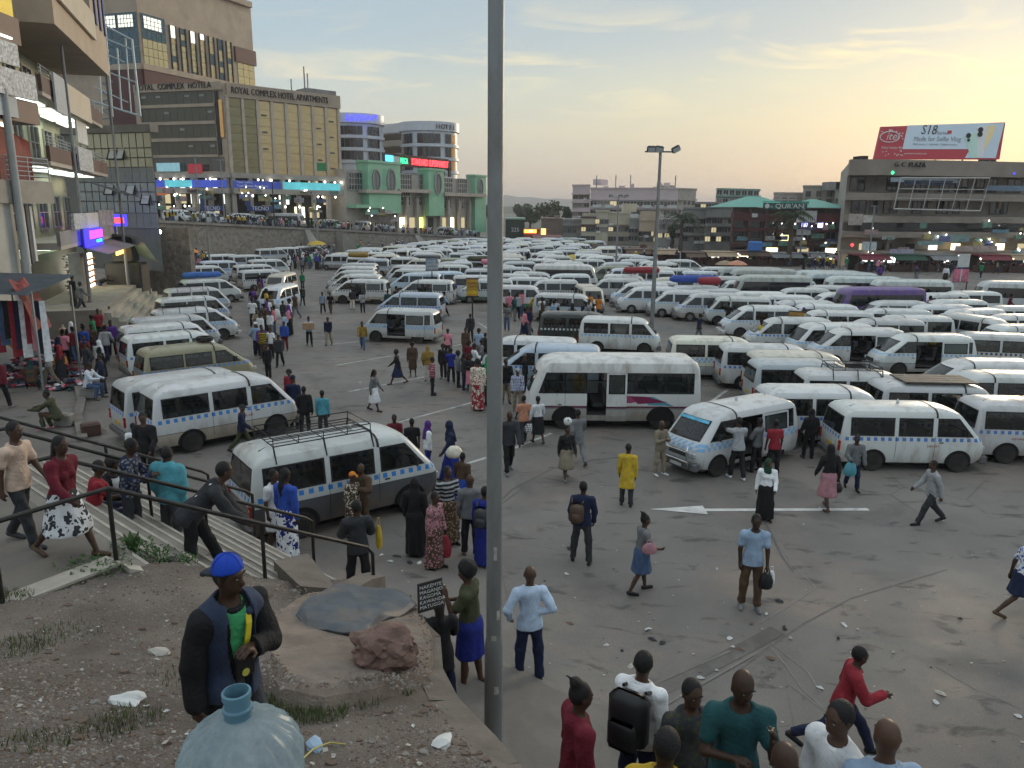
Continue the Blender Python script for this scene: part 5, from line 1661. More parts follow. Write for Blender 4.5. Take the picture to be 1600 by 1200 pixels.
c=[bq(1387+15*math.cos(2*math.pi*k/24),214+8.5*math.sin(2*math.pi*k/24))+Vector((FBB.n.x*0.08,FBB.n.y*0.08,0))for k in range(25)]
mb.tube(c,0.07,4);part(bb,'emblem_ring',mb,LETTERW)
dm=MB();dm.lathe([(0.001,-0.03),(0.09,0.0),(0.001,0.0)],6,axis='y');dm=dm.mesh('light_dot',LETTERW)
for k in range(46):
 px,py=RNG.uniform(1374,1410),RNG.uniform(201,246)
 if 1374 <px <1404 and 206 <py <236:continue
 o=link('light_dot',dm,bb);o.location=bq(px,py)+Vector((FBB.n.x*0.03,FBB.n.y*0.03,0))-bb.location;o.rotation_euler=(0,0,FBB.rz)
mb=MB()
for k in range(5):
 q=bq(1380+k*43,250);mb.tube([q+Vector((0,0.5,0.2)),q+Vector((0,1.5,-3.0))],0.1,5)
part(bb,'support',mb,IRON)
# ---- green roofed block
kA,kB=AT(1146,330,116),AT(1322,330,116)
FK=Face(kA,kB)
kb_=empty('market_block',(kA.x,kA.y,0),0,'maroon banded market block with turquoise hipped roof and green sign','building')
zk=lambda py:zy(1230,py,116)
kk=FK.w/(1322-1146)
uk=lambda px:(px-1146)*kk
m=MB();m.prism([FK.p(0.3,0,-1.2)[:2],FK.p(FK.w,0,-1.2)[:2],FK.p(FK.w+3,0,-14)[:2],FK.p(4.5,0,-14)[:2]],0,zk(325));part(kb_,'wall',m,mat('block_wall',(0.17,0.15,0.14),var=0.2,scale=0.4,dirt=0.4))
ROOFG=mat('turquoise_roof',(0.09,0.33,0.26),rough=0.5,var=0.1,scale=0.6,stretch=(1,6,1))
for a,b,rid in ((1144,1245,306),(1262,1324,310)):
 m=MB()
 P=[FK.p(uk(a),zk(324),0.6),FK.p(uk(b),zk(324),0.6),FK.p(uk(b),zk(324),-14),FK.p(uk(a),zk(324),-14)]
 r0,r1=FK.p(uk(a+(b-a)*0.42),zk(rid),-6.5),FK.p(uk(a+(b-a)*0.62),zk(rid),-6.5)
 m.add(P+[r0,r1],[(0,1,5,4),(1,2,5),(2,3,4,5),(3,0,4)]);part(kb_,'roof',m,ROOFG)
m=MB();FK.box(m,uk(1200),uk(1275),zk(324),zk(314),-9,-3.0);part(kb_,'roof_ridge',m,ROOFG)
m=MB();FK.box(m,uk(1189),uk(1257),zk(327),zk(317),0.75,0.9);part(kb_,'sign_board',m,mat('dark_green_board',(0.03,0.12,0.10),var=0.2))
text(kb_,'lettering',"- QUR'AN",FK,uk(1200),zk(325.6),0.95,LETTERW,0.95,0.02,1.18)
mb=MB();p=FK.p(uk(1195),zk(322),0.93);mb.lathe([(0.001,0),(0.33,0),(0.33,0.03)],12,axis='y');o=mb.build('emblem',LETTERW,kb_);o.location=p-kb_.location
for ya,yb,mt in ((333,346,MAROON),(357,362,MAROON),(379,386,BROWN)):
 m=MB();FK.box(m,0,FK.w,zk(yb),zk(ya),-1.2,0.2);part(kb_,'floor_band',m,mt)
for px in (1147,1172,1198,1223,1248,1272,1292,1318):
 m=MB();FK.box(m,uk(px)-0.2,uk(px)+0.25,0,zk(325),-0.3,0.1);part(kb_,'column',m,BROWN)
wmk=window_mesh('window',1.6,1.15,GREYR,DGL,2,1,0.08,0.06)
for px in (1152,1178,1204,1228,1253,1277,1298):
 for py in (356,374):
  put(kb_,'window',wmk,FK,uk(px),zk(py),-1.18)
for px in (1153,1180,1206,1256,1282,1300):
 m=MB();FK.box(m,uk(px),uk(px)+1.9,0.1,zk(388),-1.15,-1.05);part(kb_,'shop_front',m,RNG.choice([WARM,DARKIN,COOL,DARKIN,DIMW]))
for a,b,ya,yb,c,e in ((1244,1275,329,347,(0.55,0.56,0.55),0),(1246,1268,358,367,(0.40,0.40,0.40),0),(1190,1208,380,386,(0.25,0.40,0.50),0),(1221,1237,367,376,(0.75,0.65,0.30),1.2),(1253,1262,348,354,(0.35,0.35,1.0),2.0),(1278,1286,348,355,(0.4,0.4,1.0),2.0),(1174,1183,334,340,(0.5,0.5,0.5),0),
      (1246,1264,385,389,(0.5,0.48,0.45),0),(1314,1334,404,409,(0.95,0.97,1.0),2.5)):
 m=MB();FK.box(m,uk(a),uk(b),zk(yb),zk(ya),0.4,0.5);part(kb_,'sign_board',m,mat('ksign_%d' % a,c,var=0.3,scale=3.0,emit=e))
signs(kb_,FK,16,0.5,FK.w-2,[2.2,3.0,4.6],0.5)
# ---- other blocks further off
def block(name,label,pxa,pxb,ytop,D,m_,floors=None,wins=None,depth=12,zb_=-1.0,roof=None,D2=None,pane=None,wsize=(1.2,1.3),frame=None,clutter=0,group=None):
 a,b=AT(pxa,330,D),AT(pxb,330,D2 or D)
 F=Face(a,b)
 zt_=zy((pxa+pxb)/2,ytop,(D+(D2 or D))/2)
 r=empty(name,(a.x,a.y,0),0,label,'building',group)
 kd=1+depth/a.y
 foot=[(a.x,a.y),(b.x,b.y),(b.x*kd,b.y*kd),(a.x*kd,a.y*kd)]
 mb=MB();mb.prism(foot,zb_,zt_);part(r,'wall',mb,m_)
 mb=MB();mb.prism([F.p(-0.15,0,0.2)[:2],F.p(F.w+0.15,0,0.2)[:2],foot[2],foot[3]],zt_+0.003,zt_+0.35)
 part(r,'roof_edge',mb,roof or m_)
 if wins:
  nx,ys=wins
  wms=[window_mesh('window',wsize[0],wsize[1],frame or GREYR,q,2,1,0.09,0.09)for q in (DGL,DGL,mat('curtain_pane',(0.24,0.22,0.19),rough=0.3,var=0.3,scale=2),DIMW)]
  ac=MB();ac.bev(0,0.8,-0.4,0,0,0.5,0.04);ac=ac.mesh('air_conditioner',WHITEB)
  for yy in ys:
   z=zy((pxa+pxb)/2,yy,D)
   for k in range(nx):
    put(r,'window',wms[RNG.choice([0,1,0,1,2,0,2,1,3])],F,(k+0.5)*F.w/nx-wsize[0]/2,z,0.02)
    if RNG.random()<0.12:put(r,'air_conditioner',ac,F,(k+0.5)*F.w/nx+wsize[0]*0.6,z-0.3,0.0)
  for yy in (floors or ()):
   z=zy((pxa+pxb)/2,yy,D)
   mb=MB();F.box(mb,-0.1,F.w+0.1,z-0.2,z+0.2,0.0,0.5);part(r,'floor_band',mb,roof or m_)
 for k in range(clutter):
  u=RNG.uniform(0.1,0.9)*F.w
  hh=RNG.uniform(0.8,2.2)
  mb=MB();F.box(mb,u,u+RNG.uniform(1.2,4),zt_+0.35,zt_+hh,-depth*0.6,-depth*0.3);part(r,'roof_room',mb,m_)
 return r,F,zt_
PINK=mat('pink_render',(0.55,0.45,0.46),var=0.08,scale=0.3,dirt=0.25,dirt_col=(0.25,0.2,0.2))
PINKD=mat('pink_shade_render',(0.30,0.24,0.26),var=0.1,scale=0.3)
r,F,z=block('pink_hotel','long pink hotel with pale balconies far beyond the packed vans',922,1058,295,232,PINK,(312,326,340,354),(13,(322.5,336,350)),20,-2,None,226,None,(2.0,1.5),WHITEB,5)
bal=MB();bal.box(0,2.6,-0.9,0,0,0.9);bal=bal.mesh('balcony',WHITEB)
for yy in (325,339,353):
 for k in range(7):put(r,'balcony',bal,F,(2*k+0.45)*F.w/14,zy(990,yy,229),0.03)
for k,px in enumerate((932,962,985,1055)):
 q=AT(px,293,236);mb=MB();mb.tube([q,q+Vector((0,0,3.5))],0.18,5);part(r,'antenna',mb,IRON)
block('pink_hotel_tower','pink end tower of the long hotel with small square windows',894,921,290,236,PINK,(303,316,330),(3,(311,324,338,352)),18,-2,None,233,None,(1.8,1.7),GREYR,1)
block('hotel_annex','cream end of the long hotel nearer the palm',1058,1086,296,226,PALE,(312,327),(4,(320,334,348)),18,-2,None,232,None,(1.2,1.6),GREYR,2)
CREAMR=mat('cream_render',(0.52,0.47,0.36),var=0.1,scale=0.4,dirt=0.4,dirt_col=(0.25,0.21,0.16))
OCH=mat('ochre_render',(0.36,0.27,0.18),var=0.12,scale=0.4,dirt=0.4)
BRK=mat('brick_red_wall',(0.16,0.085,0.06),var=0.2,scale=0.8)
low=[('low brown shop house with balcony beside the cream one',880,909,345,165,GREYR,(352,368),(4,(364,378))),('small cream shop house with a dark upper storey',909,931,341,162,CREAMR,(352,),(3,(362,376))),('cream gabled shop house with tall windows',931,951,331,162,CREAMR,(),(3,(350,362))),
  ('long cream roofed shop house behind the lamp mast',951,985,334,164,CREAMR,(350,),(4,(362,377))),('ochre terrace house with arcade windows',985,1000,343,158,GREYR,(356,),(3,(364,376))),('peach terrace house with a stepped gable',1000,1030,345,156,mat('peach_render',(0.46,0.36,0.27),var=0.1,scale=0.4,dirt=0.4),(360,),(5,(369,378))),
  ('grey white terrace house with a plain gable',1030,1064,345,154,mat('offwhite_render',(0.36,0.35,0.33),var=0.12,scale=0.4,dirt=0.5),(362,),(6,(358,372))),('low brown warehouse behind the orange lit shop',846,882,343,178,mat('warehouse_brown',(0.20,0.155,0.13),var=0.15,scale=0.4),(),None),
  ('dark balconied block by the first palm',1068,1104,327,140,GREYR,(340,352,366),(4,(350,364,378))),('grey balconied block with a blue board between palm and green roof',1104,1147,325,136,GREYR,(338,352,366),(5,(350,364,378)))]
for i,(lb,a,b,yt,D,mt,fl,wn)in enumerate(low):
 block('shop_house',lb,a,b,yt,D,mt,fl,wn,11,0.0,BROWN if i in (1,)else None,None,None,(1.1,1.0),None,1 if i % 2 else 0,'old shop houses beyond the vans')
block('apartment_block','grey apartment block with a green band roof storey',1117,1184,297,176,mat('slate_render',(0.22,0.225,0.22),var=0.1,scale=0.4,dirt=0.3),(306,320),(7,(305,318)),16,0,mat('green_trim',(0.18,0.30,0.25),var=0.1),182,None,(1.6,1.2),WHITEB)
block('apartment_block','dark low block left of the slate apartments',1085,1120,318,170,GREYR,(),(4,(328,)),12,0)
block('apartment_block','beige block with sparse windows behind the turquoise roof',1252,1302,292,170,mat('beige_render',(0.33,0.30,0.25),var=0.1,scale=0.3,dirt=0.2),(),(3,(308,320)),16,0,None,168)
block('apartment_block','pale flat roofed block behind the green sign',1207,1253,303,172,PALE,(312,),(4,(318,)),14,0)
block('apartment_block','brown unfinished block tucked beside the plaza',1302,1335,299,160,GREYR,(309,),(3,(318,)),14,0,None,None,None,(1.2,1.3),None,3)
# dark shed with orange lit shop behind the lamp post
r,F,z=block('market_shed','dark green shed with a pale roof edge behind the lamp post',790,820,343,172,mat('dark_shed',(0.025,0.045,0.04),var=0.2),(),None,10,0,mat('pale_green_edge',(0.30,0.42,0.36),var=0.1))
text(r,'lettering','225',F,F.w*0.3,2.2,1.2,LETTERW,0.1,0.02)
r,F,z=block('lit_shop','low shop with an orange glowing sign beyond the vans',818,858,361,168,BRK,(),None,6,0)
mb=MB();F.box(mb,F.w*0.03,F.w*0.52,zy(830,364,168),zy(830,358.5,168),0.1,0.3);part(r,'glowing_sign',mb,lamp_mat('orange_glow',(1.0,0.22,0.04),2.4))
mb=MB();F.box(mb,F.w*0.70,F.w*0.88,zy(830,369,168),zy(830,357,168),0.1,0.3);part(r,'glowing_sign',mb,lamp_mat('amber_glow',(1.0,0.42,0.10),2.2))
mb=MB();F.box(mb,F.w*0.22,F.w*0.36,zy(830,363,168),zy(830,359.5,168),0.32,0.36);part(r,'sign_emblem',mb,lamp_mat('yellow_glow',(1.0,0.8,0.2),2.6))
for i,(a,b,yy,D,c)in enumerate([(833,880,372,150,(0.16,0.06,0.05)),(878,905,376,146,(0.22,0.23,0.23))]):
 p0,p1=AT(a,yy,D),AT(b,yy,D)
 r=empty('market_roof',(p0.x,D,0),0,['rust red tin market roof beyond the far vans','grey tin market roof beyond the far vans'][i],'shelter')
 mb=MB();zt_=p0.z
 mb.add([(p0.x,D,zt_-0.6),(p1.x,D,zt_-0.6),(p1.x,D+5,zt_+0.5),(p0.x,D+5,zt_+0.5),(p1.x,D+10,zt_-0.6),(p0.x,D+10,zt_-0.6)],[(0,1,2,3),(3,2,4,5)])
 part(r,'roof',mb,mat('tin_%d' % i,c,var=0.25,scale=0.8,rough=0.6))
 for k in range(4):
  mb=MB();x=p0.x+(p1.x-p0.x)*(k+0.2)/3.6;mb.bar((x,D+0.3,0),(x,D+0.3,zt_-0.6),0.15);part(r,'post',mb,BROWN)
# hills on the horizon
def ridge(name,D,pts,col,label,wob,seed):
 mb=MB()
 rr_=random.Random(seed)
 xs_=np.linspace(pts[0][0],pts[-1][0],120)
 top,mid,bas=[],[],[]
 for px in xs_:
  py=np.interp(px,[p[0]for p in pts],[p[1]for p in pts])+wob*mnoise.noise((px*0.03,seed,0))+wob*0.5*mnoise.noise((px*0.13,seed,3))
  t_=AT(px,py,D)
  top.append((t_.x,D,t_.z));mid.append((t_.x*0.93,D*0.93,t_.z*0.5));bas.append((t_.x*0.86,D*0.86,-3))
 n=len(xs_)
 mb.add(bas+mid+top,[(i,i+1,n+i+1,n+i)for i in range(n-1)]+[(n+i,n+i+1,2*n+i+1,2*n+i)for i in range(n-1)])
 bk=[(p[0],D+400,-3)for p in top]
 mb.add(top+bk,[(i,i+1,n+i+1,n+i)for i in range(n-1)])
 return tag(mb.build(name,mat('hill_%d' % D,col,var=0.35,scale=0.012,rough=0.95),smooth_angle=80),label,None,kind='structure')
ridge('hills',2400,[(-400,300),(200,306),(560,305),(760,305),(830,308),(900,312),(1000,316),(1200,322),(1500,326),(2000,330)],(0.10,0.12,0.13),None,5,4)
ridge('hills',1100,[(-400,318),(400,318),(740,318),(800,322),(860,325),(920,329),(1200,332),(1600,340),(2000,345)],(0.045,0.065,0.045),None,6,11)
# ------------------------------------------------------------------ people: one smooth skin per body, clothes and hair as parts
def snet(Fd,org,h):
 """surface of a sampled distance field (surface nets)"""
 nx,ny,nz=Fd.shape
 S=Fd <0
 c=[S[i:nx-1+i,j:ny-1+j,k:nz-1+k]for i in (0,1)for j in (0,1)for k in (0,1)]
 cnt=sum(q.astype(np.int8)for q in c)
 act=(cnt >0)& (cnt <8)
 ii=np.argwhere(act)
 idx=-np.ones(act.shape,np.int64)
 idx[act]=np.arange(len(ii))
 val=np.stack([Fd[ii[:,0]+i,ii[:,1]+j,ii[:,2]+k]for i in (0,1)for j in (0,1)for k in (0,1)],1)
 off=np.array([(i,j,k)for i in (0,1)for j in (0,1)for k in (0,1)],float)
 acc=np.zeros((len(ii),3));n=np.zeros(len(ii))
 for a in range(8):
  for b in range(a+1,8):
   if abs(off[a]-off[b]).sum()!= 1:continue
   va,vb=val[:,a],val[:,b]
   msk=(va <0)!= (vb <0)
   t=np.where(msk,va/np.where(msk,va-vb,1),0)
   acc += msk[:,None]*(off[a]+t[:,None]*(off[b]-off[a]))
   n += msk
 V=(ii+acc/n[:,None])*h+org
 faces=[]
 for ax in range(3):
  sl0=[slice(None)]*3;sl1=[slice(None)]*3
  sl0[ax]=slice(0,-1);sl1[ax]=slice(1,None)
  e=S[tuple(sl0)]!= S[tuple(sl1)]
  pos=np.argwhere(e)
  o1,o2=[(1,2),(2,0),(0,1)][ax]
  ok=(pos[:,o1]>0)& (pos[:,o2]>0)& (pos[:,o1]<Fd.shape[o1]-1)& (pos[:,o2]<Fd.shape[o2]-1)
  pos=pos[ok]
  ins=S[pos[:,0],pos[:,1],pos[:,2]]
  q=[]
  for d1,d2 in ((-1,-1),(0,-1),(0,0),(-1,0)):
   p=pos.copy()
   p[:,o1]+= d1;p[:,o2]+= d2
   q.append(idx[p[:,0],p[:,1],p[:,2]])
  q=np.stack(q,1)
  q[~ins]=q[~ins][:,::-1]
  faces.append(q)
 return V,np.concatenate(faces)
class Field:
 def __init__(s,lo,hi,h):
  s.h=h
  s.lo=np.array(lo,float)-2*h
  n=np.ceil((np.array(hi)+2*h-s.lo)/h).astype(int)+1
  s.F=np.full(n,1.0,np.float32)
 def sub(s,lo,hi):
  a=np.maximum(0,np.floor((np.array(lo)-s.lo)/s.h).astype(int))
  b=np.minimum(s.F.shape,np.ceil((np.array(hi)-s.lo)/s.h).astype(int)+1)
  if (b <= a).any():return None,None
  g_=np.meshgrid(*[s.lo[i]+s.h*np.arange(a[i],b[i])for i in range(3)],indexing='ij',sparse=True)
  return tuple(slice(a[i],b[i])for i in range(3)),g_
 def add(s,d,sl,k=0.03):
  f=s.F[sl]
  if k >0:
   h=np.clip(0.5+0.5*(d-f)/k,0,1)
   s.F[sl]=d*(1-h)+f*h-k*h*(1-h)
  else:s.F[sl]=np.minimum(f,d)
 def cap(s,a,b,ra,rb,k=0.03,flat=1.0,fy=1.0):
  """tapered capsule; flat>1 thins it front to back, fy>1 thins it sideways"""
  a,b=np.array(a,float),np.array(b,float)
  rm=max(ra,rb)+0.07
  sl,g_=s.sub(np.minimum(a,b)-rm,np.maximum(a,b)+rm)
  if sl is None:return
  sc=np.array([flat,fy,1.0])
  ba=(b-a)*sc
  P=[(g_[i]-a[i])*sc[i]for i in range(3)]
  t=np.clip((P[0]*ba[0]+P[1]*ba[1]+P[2]*ba[2])/max(1e-9,(ba*ba).sum()),0,1)
  d=np.sqrt((P[0]-t*ba[0])** 2+(P[1]-t*ba[1])** 2+(P[2]-t*ba[2])** 2)-(ra+(rb-ra)*t)
  s.add((d/max(1.0,0.5*(flat+1),fy)).astype(np.float32),sl,k)
 def ell(s,c,r,k=0.02):
  c,r=np.array(c,float),np.array(r,float)
  sl,g_=s.sub(c-r-0.05,c+r+0.05)
  if sl is None:return
  q=np.sqrt(sum(((g_[i]-c[i])/r[i])** 2 for i in range(3)))
  s.add(((q-1)*r.min()).astype(np.float32),sl,k)
 def cut(s,fn):
  g_=np.meshgrid(*[s.lo[i]+s.h*np.arange(s.F.shape[i])for i in range(3)],indexing='ij',sparse=True)
  s.F=np.maximum(s.F,fn(*g_)).astype(np.float32)
 def wrinkle(s,amp,f=1.0):
  g_=np.meshgrid(*[s.lo[i]+s.h*np.arange(s.F.shape[i])for i in range(3)],indexing='ij',sparse=True)
  s.F=(s.F+amp*(np.sin(23*f*g_[2]+9*f*g_[1])*np.cos(17*f*g_[0]+5)+0.7*np.sin(41*f*g_[1]+13*f*g_[2]))).astype(np.float32)
 def mesh(s,name,mats):
  V,Q=snet(s.F,s.lo,s.h)
  if len(V)== 0:return None
  me=bpy.data.meshes.new(name)
  me.from_pydata(V.tolist(),[],Q.tolist())
  for q in (mats if isinstance(mats,list)else [mats]):me.materials.append(q)
  me.polygons.foreach_set('use_smooth',[True]*len(Q))
  me.update()
  return me
# poses: lean, legs ((thigh, knee, out), ...), arms ((forward, out, elbow, in), ...), head (yaw, pitch); left first
POSE={
 'stand':dict(lean=1,legs=((3,2,4),(-3,3,4)),arms=((4,9,14,4),(-2,8,10,4)),head=(0,5)),
 'stand2':dict(lean=-1,legs=((6,8,6),(-2,0,3)),arms=((10,10,35,8),(-6,10,12,0)),head=(25,8)),
 'wide':dict(lean=1,legs=((4,2,9),(-6,2,8)),arms=((2,14,18,10),(4,13,16,10)),head=(-20,0)),
 'walk':dict(lean=5,legs=((27,6,2),(-20,24,2)),arms=((-22,8,16,0),(24,8,28,6)),head=(0,4)),
 'walk2':dict(lean=3,legs=((-12,20,2),(17,5,2)),arms=((16,8,22,4),(-14,8,14,0)),head=(0,6)),
 'stride':dict(lean=12,legs=((38,14,3),(-34,34,3)),arms=((-10,12,70,20),(28,10,75,30)),head=(15,0)),
 'folded':dict(lean=-3,legs=((4,3,6),(-2,4,5)),arms=((22,14,98,62),(24,14,92,60)),head=(10,6)),
 'hips':dict(lean=0,legs=((3,2,5),(-3,2,6)),arms=((-12,30,50,25),(-24,26,62,70)),head=(-12,2)),
 'phone':dict(lean=2,legs=((5,3,4),(-4,6,4)),arms=((30,12,128,14),(20,12,95,52)),head=(18,10)),
 'read':dict(lean=4,legs=((3,3,4),(-3,3,4)),arms=((26,8,78,22),(26,8,80,24)),head=(0,28)),
 'carry':dict(lean=-4,legs=((16,8,4),(-12,14,4)),arms=((30,10,66,16),(30,10,66,16)),head=(0,4)),
 'bag':dict(lean=2,legs=((14,8,3),(-12,14,3)),arms=((6,14,8,0),(14,14,60,20)),head=(-10,6)),
 'sit':dict(lean=12,legs=((88,92,9),(82,96,9)),arms=((40,8,40,16),(42,8,48,16)),head=(0,10)),
 'sitlow':dict(lean=22,legs=((108,118,12),(96,112,12)),arms=((54,10,30,14),(58,10,22,10)),head=(10,-4)),
 'rail':dict(lean=46,legs=((26,6,3),(-4,12,4)),arms=((24,12,12,4),(30,12,20,8)),head=(10,-10)),
 'bend':dict(lean=72,legs=((14,6,6),(4,6,6)),arms=((74,8,12,2),(70,8,16,2)),head=(0,10)),
 'reach':dict(lean=6,legs=((12,8,4),(-8,10,4)),arms=((86,16,30,4),(30,14,50,20)),head=(0,2)),
 'boy':dict(lean=5,legs=((16,10,7),(-10,14,6)),arms=((14,10,112,58),(-8,13,16,2)),head=(20,2)),
}
SKINM=objcol('skin',rough=0.5,var=0.08,scale=6)
CLOTH=objcol('cloth',rough=0.85,var=0.2,scale=7,bump=0.7)
CLOTHS={'plain':CLOTH,'floral':objcol('floral_cloth',0.85,'floral'),'print':objcol('printed_cloth',0.85,'print'),'stripe':objcol('striped_cloth',0.85,'stripe'),'check':objcol('checked_cloth',0.85,'check')}
HAIR=mat('black_hair',(0.008,0.007,0.007),rough=0.7,var=0.3,scale=30,bump=0.5,bscale=90)
SHOE=objcol('shoe_leather',rough=0.5,var=0.15)
FARTOP,FARBOT=None,None
def attr_mat(name,prop):
 m,t,p=new_mat(name)
 a=N(t,'ShaderNodeAttribute',attribute_type='OBJECT',attribute_name=prop)
 t.links.new(a.outputs['Color'],p.inputs['Base Color'])
 p.inputs['Roughness'].default_value=0.85
 p.inputs['Specular IOR Level'].default_value=0.25
 return m
FARTOP,FARBOT,FARHAIR=attr_mat('crowd_top','ct'),attr_mat('crowd_bottom','cb'),attr_mat('crowd_hair','ch')
def joints(P):
 def V3(x,y,z):return np.array((x,y,z),float)
 J={}
 le=R(P['lean'])
 t=V3(math.sin(le),0,math.cos(le))
 fx=V3(math.cos(le),0,-math.sin(le))
 J['t'],J['fx']=t,fx
 p0=V3(0,0,0)
 J['p']=p0
 J['nb']=p0+t*0.50
 yaw,pit=R(P['head'][0]),R(P['head'][1])+le*0.35
 hd=V3(math.sin(le*0.4+pit*0.3),0,math.cos(le*0.4+pit*0.3))
 J['hc']=J['nb']+hd*0.195+V3(0.012,0,0)
 J['hf']=V3(math.cos(yaw)*math.cos(pit),math.sin(yaw)*math.cos(pit),-math.sin(pit))
 for s,nm,L,A in ((1,'l',P['legs'][0],P['arms'][0]),(-1,'r',P['legs'][1],P['arms'][1])):
  th,kn,ou=[R(q)for q in L]
  hip=p0+V3(0,s*0.085,-0.03)
  d1=V3(math.sin(th),s*math.sin(ou),-math.cos(th));d1 /= np.linalg.norm(d1)
  d2=V3(math.sin(th-kn),s*math.sin(ou)*0.4,-math.cos(th-kn));d2 /= np.linalg.norm(d2)
  knee=hip+d1*0.425
  ank=knee+d2*0.42
  J['hip'+nm],J['knee'+nm],J['ank'+nm]=hip,knee,ank
  fa=min(0,(th-kn))*0.55
  J['foot'+nm]=V3(math.cos(fa),s*0.16,math.sin(fa))if P['lean']<60 else V3(1,s*0.1,0)
  fw,ab,el,inn=[R(q)for q in A]
  sh=p0+t*0.445+V3(0,s*0.185,0)
  fw += le*0.0
  u1=V3(math.sin(fw)*math.cos(ab),s*math.sin(ab),-math.cos(fw)*math.cos(ab))
  u2=V3(math.sin(fw+el)*math.cos(inn),s*(math.sin(ab)*0.4-math.sin(inn)),-math.cos(fw+el)*math.cos(inn));u2 /= np.linalg.norm(u2)
  elb=sh+u1*0.285
  wri=elb+u2*0.25
  J['sh'+nm],J['elb'+nm],J['wri'+nm],J['fd'+nm]=sh,elb,wri,u2
 low=min(J['ankl'][2]-0.075,J['ankr'][2]-0.075,-10)
 low=min(J['ankl'][2],J['ankr'][2])-0.075
 for k in ('p','nb','hc')+tuple(a+b for a in ('hip','knee','ank','sh','elb','wri')for b in 'lr'):J[k]=J[k]-V3(0,0,low)
 return J
TEMPL={}
def make_person(pose,wear,hair,h):
 """meshes of the body and everything worn, facing +x, about 1.72 m tall"""
 J=joints(POSE[pose])
 allp=np.array([J[k]for k in J if k not in ('t','fx','hf')and not k.startswith(('fd','foot'))])
 lo,hi=allp.min(0)-0.30,allp.max(0)+0.30
 lo[2]=-0.03
 t,fx,p0,nb,hc,hf=J['t'],J['fx'],J['p'],J['nb'],J['hc'],J['hf']
 fine=h <0.02
 out={}
 fem=wear in ('gown','skirt','mini','shawl')
 B=Field(lo,hi,h)
 B.cap(p0+t*0.0,p0+t*0.20,0.135+0.012*fem,0.118,0.05,1.30)
 B.cap(p0+t*0.20,p0+t*0.40,0.118,0.145,0.05,1.35)
 B.cap(J['shl']-np.array((0,0.02,0)),J['shr']+np.array((0,0.02,0)),0.058,0.058,0.05,1.1)
 B.cap(nb-t*0.06,hc-np.array((0.012,0,0.07)),0.060,0.052,0.03)
 sd=np.cross((0,0,1),hf);sd /= np.linalg.norm(sd)
 up=np.cross(hf,sd)
 B.ell(hc+up*0.02,(0.095,0.080,0.112),0.02)
 B.ell(hc+hf*0.028-up*0.055,(0.062,0.056,0.062),0.035)
 if h <0.03:
  B.cap(hc+hf*0.088+up*0.012,hc+hf*0.104-up*0.026,0.010,0.017,0.014)
  B.cap(hc+hf*0.084-up*0.060+sd*0.02,hc+hf*0.084-up*0.060-sd*0.02,0.013,0.013,0.012)
  for s in (1,-1):B.cap(hc+sd*0.078*s+up*0.02,hc+sd*0.084*s-up*0.02,0.014,0.012,0.01)
  B.cap(hc+hf*0.078+up*0.034+sd*0.035,hc+hf*0.078+up*0.034-sd*0.035,0.016,0.016,0.015)
 for n_,s in (('l',1),('r',-1)):
  B.cap(J['sh'+n_],J['elb'+n_],0.050,0.040,0.03)
  B.cap(J['elb'+n_],J['wri'+n_],0.040,0.027,0.02)
  fd=J['fd'+n_]
  w_=J['wri'+n_]
  ax=np.array((1.0,0,0))-fd*fd[0]
  if np.linalg.norm(ax)<0.3:ax=np.array((0,0,1.0))-fd*fd[2]
  ax /= np.linalg.norm(ax)
  nr=np.cross(fd,ax);nr /= np.linalg.norm(nr)
  if nr[1]*s >0:nr=-nr
  if fine:
   B.cap(w_+fd*0.02+ax*0.012,w_+fd*0.085+ax*0.022,0.024,0.021,0.014)
   B.cap(w_+fd*0.02-ax*0.012,w_+fd*0.080-ax*0.024,0.024,0.020,0.014)
   for q,ln in ((0.031,0.062),(0.0105,0.074),(-0.0105,0.068),(-0.031,0.052)):
    a=w_+fd*0.085+ax*q
    b=a+(fd*0.92+nr*0.38)*ln*0.55
    c=b+(fd*0.60+nr*0.80)*ln*0.50
    B.cap(a,b,0.0105,0.0098,0.004);B.cap(b,c,0.0098,0.0085,0.002)
   a=w_+fd*0.03+ax*0.028
   b=a+(fd*0.55+ax*0.70+nr*0.25)*0.045
   B.cap(a,b,0.014,0.012,0.008);B.cap(b,b+(fd*0.85+ax*0.15+nr*0.45)*0.038,0.0115,0.0095,0.003)
  else:
   B.cap(w_,w_+fd*0.075,0.026,0.036,0.015)
   B.cap(w_+fd*0.08,w_+fd*0.14+nr*0.04,0.031,0.018,0.012)
   B.cap(w_+fd*0.03+ax*0.02,w_+fd*0.075+ax*0.045,0.016,0.013,0.01)
  B.cap(J['hip'+n_],J['knee'+n_],0.085,0.056,0.04)
  B.cap(J['knee'+n_],J['ank'+n_],0.052,0.036,0.02)
  cv=J['knee'+n_]*0.65+J['ank'+n_]*0.35
  B.cap(cv-fx*0.014,cv*0.6+J['ank'+n_]*0.4-fx*0.01,0.048,0.040,0.02)
  fo=J['foot'+n_]
  B.cap(J['ank'+n_]+np.array((-0.03,0,-0.038)),J['ank'+n_]+fo*0.14+np.array((0,0,-0.045)),0.034,0.028,0.03)
 out['body']=B.mesh('person',SKINM)
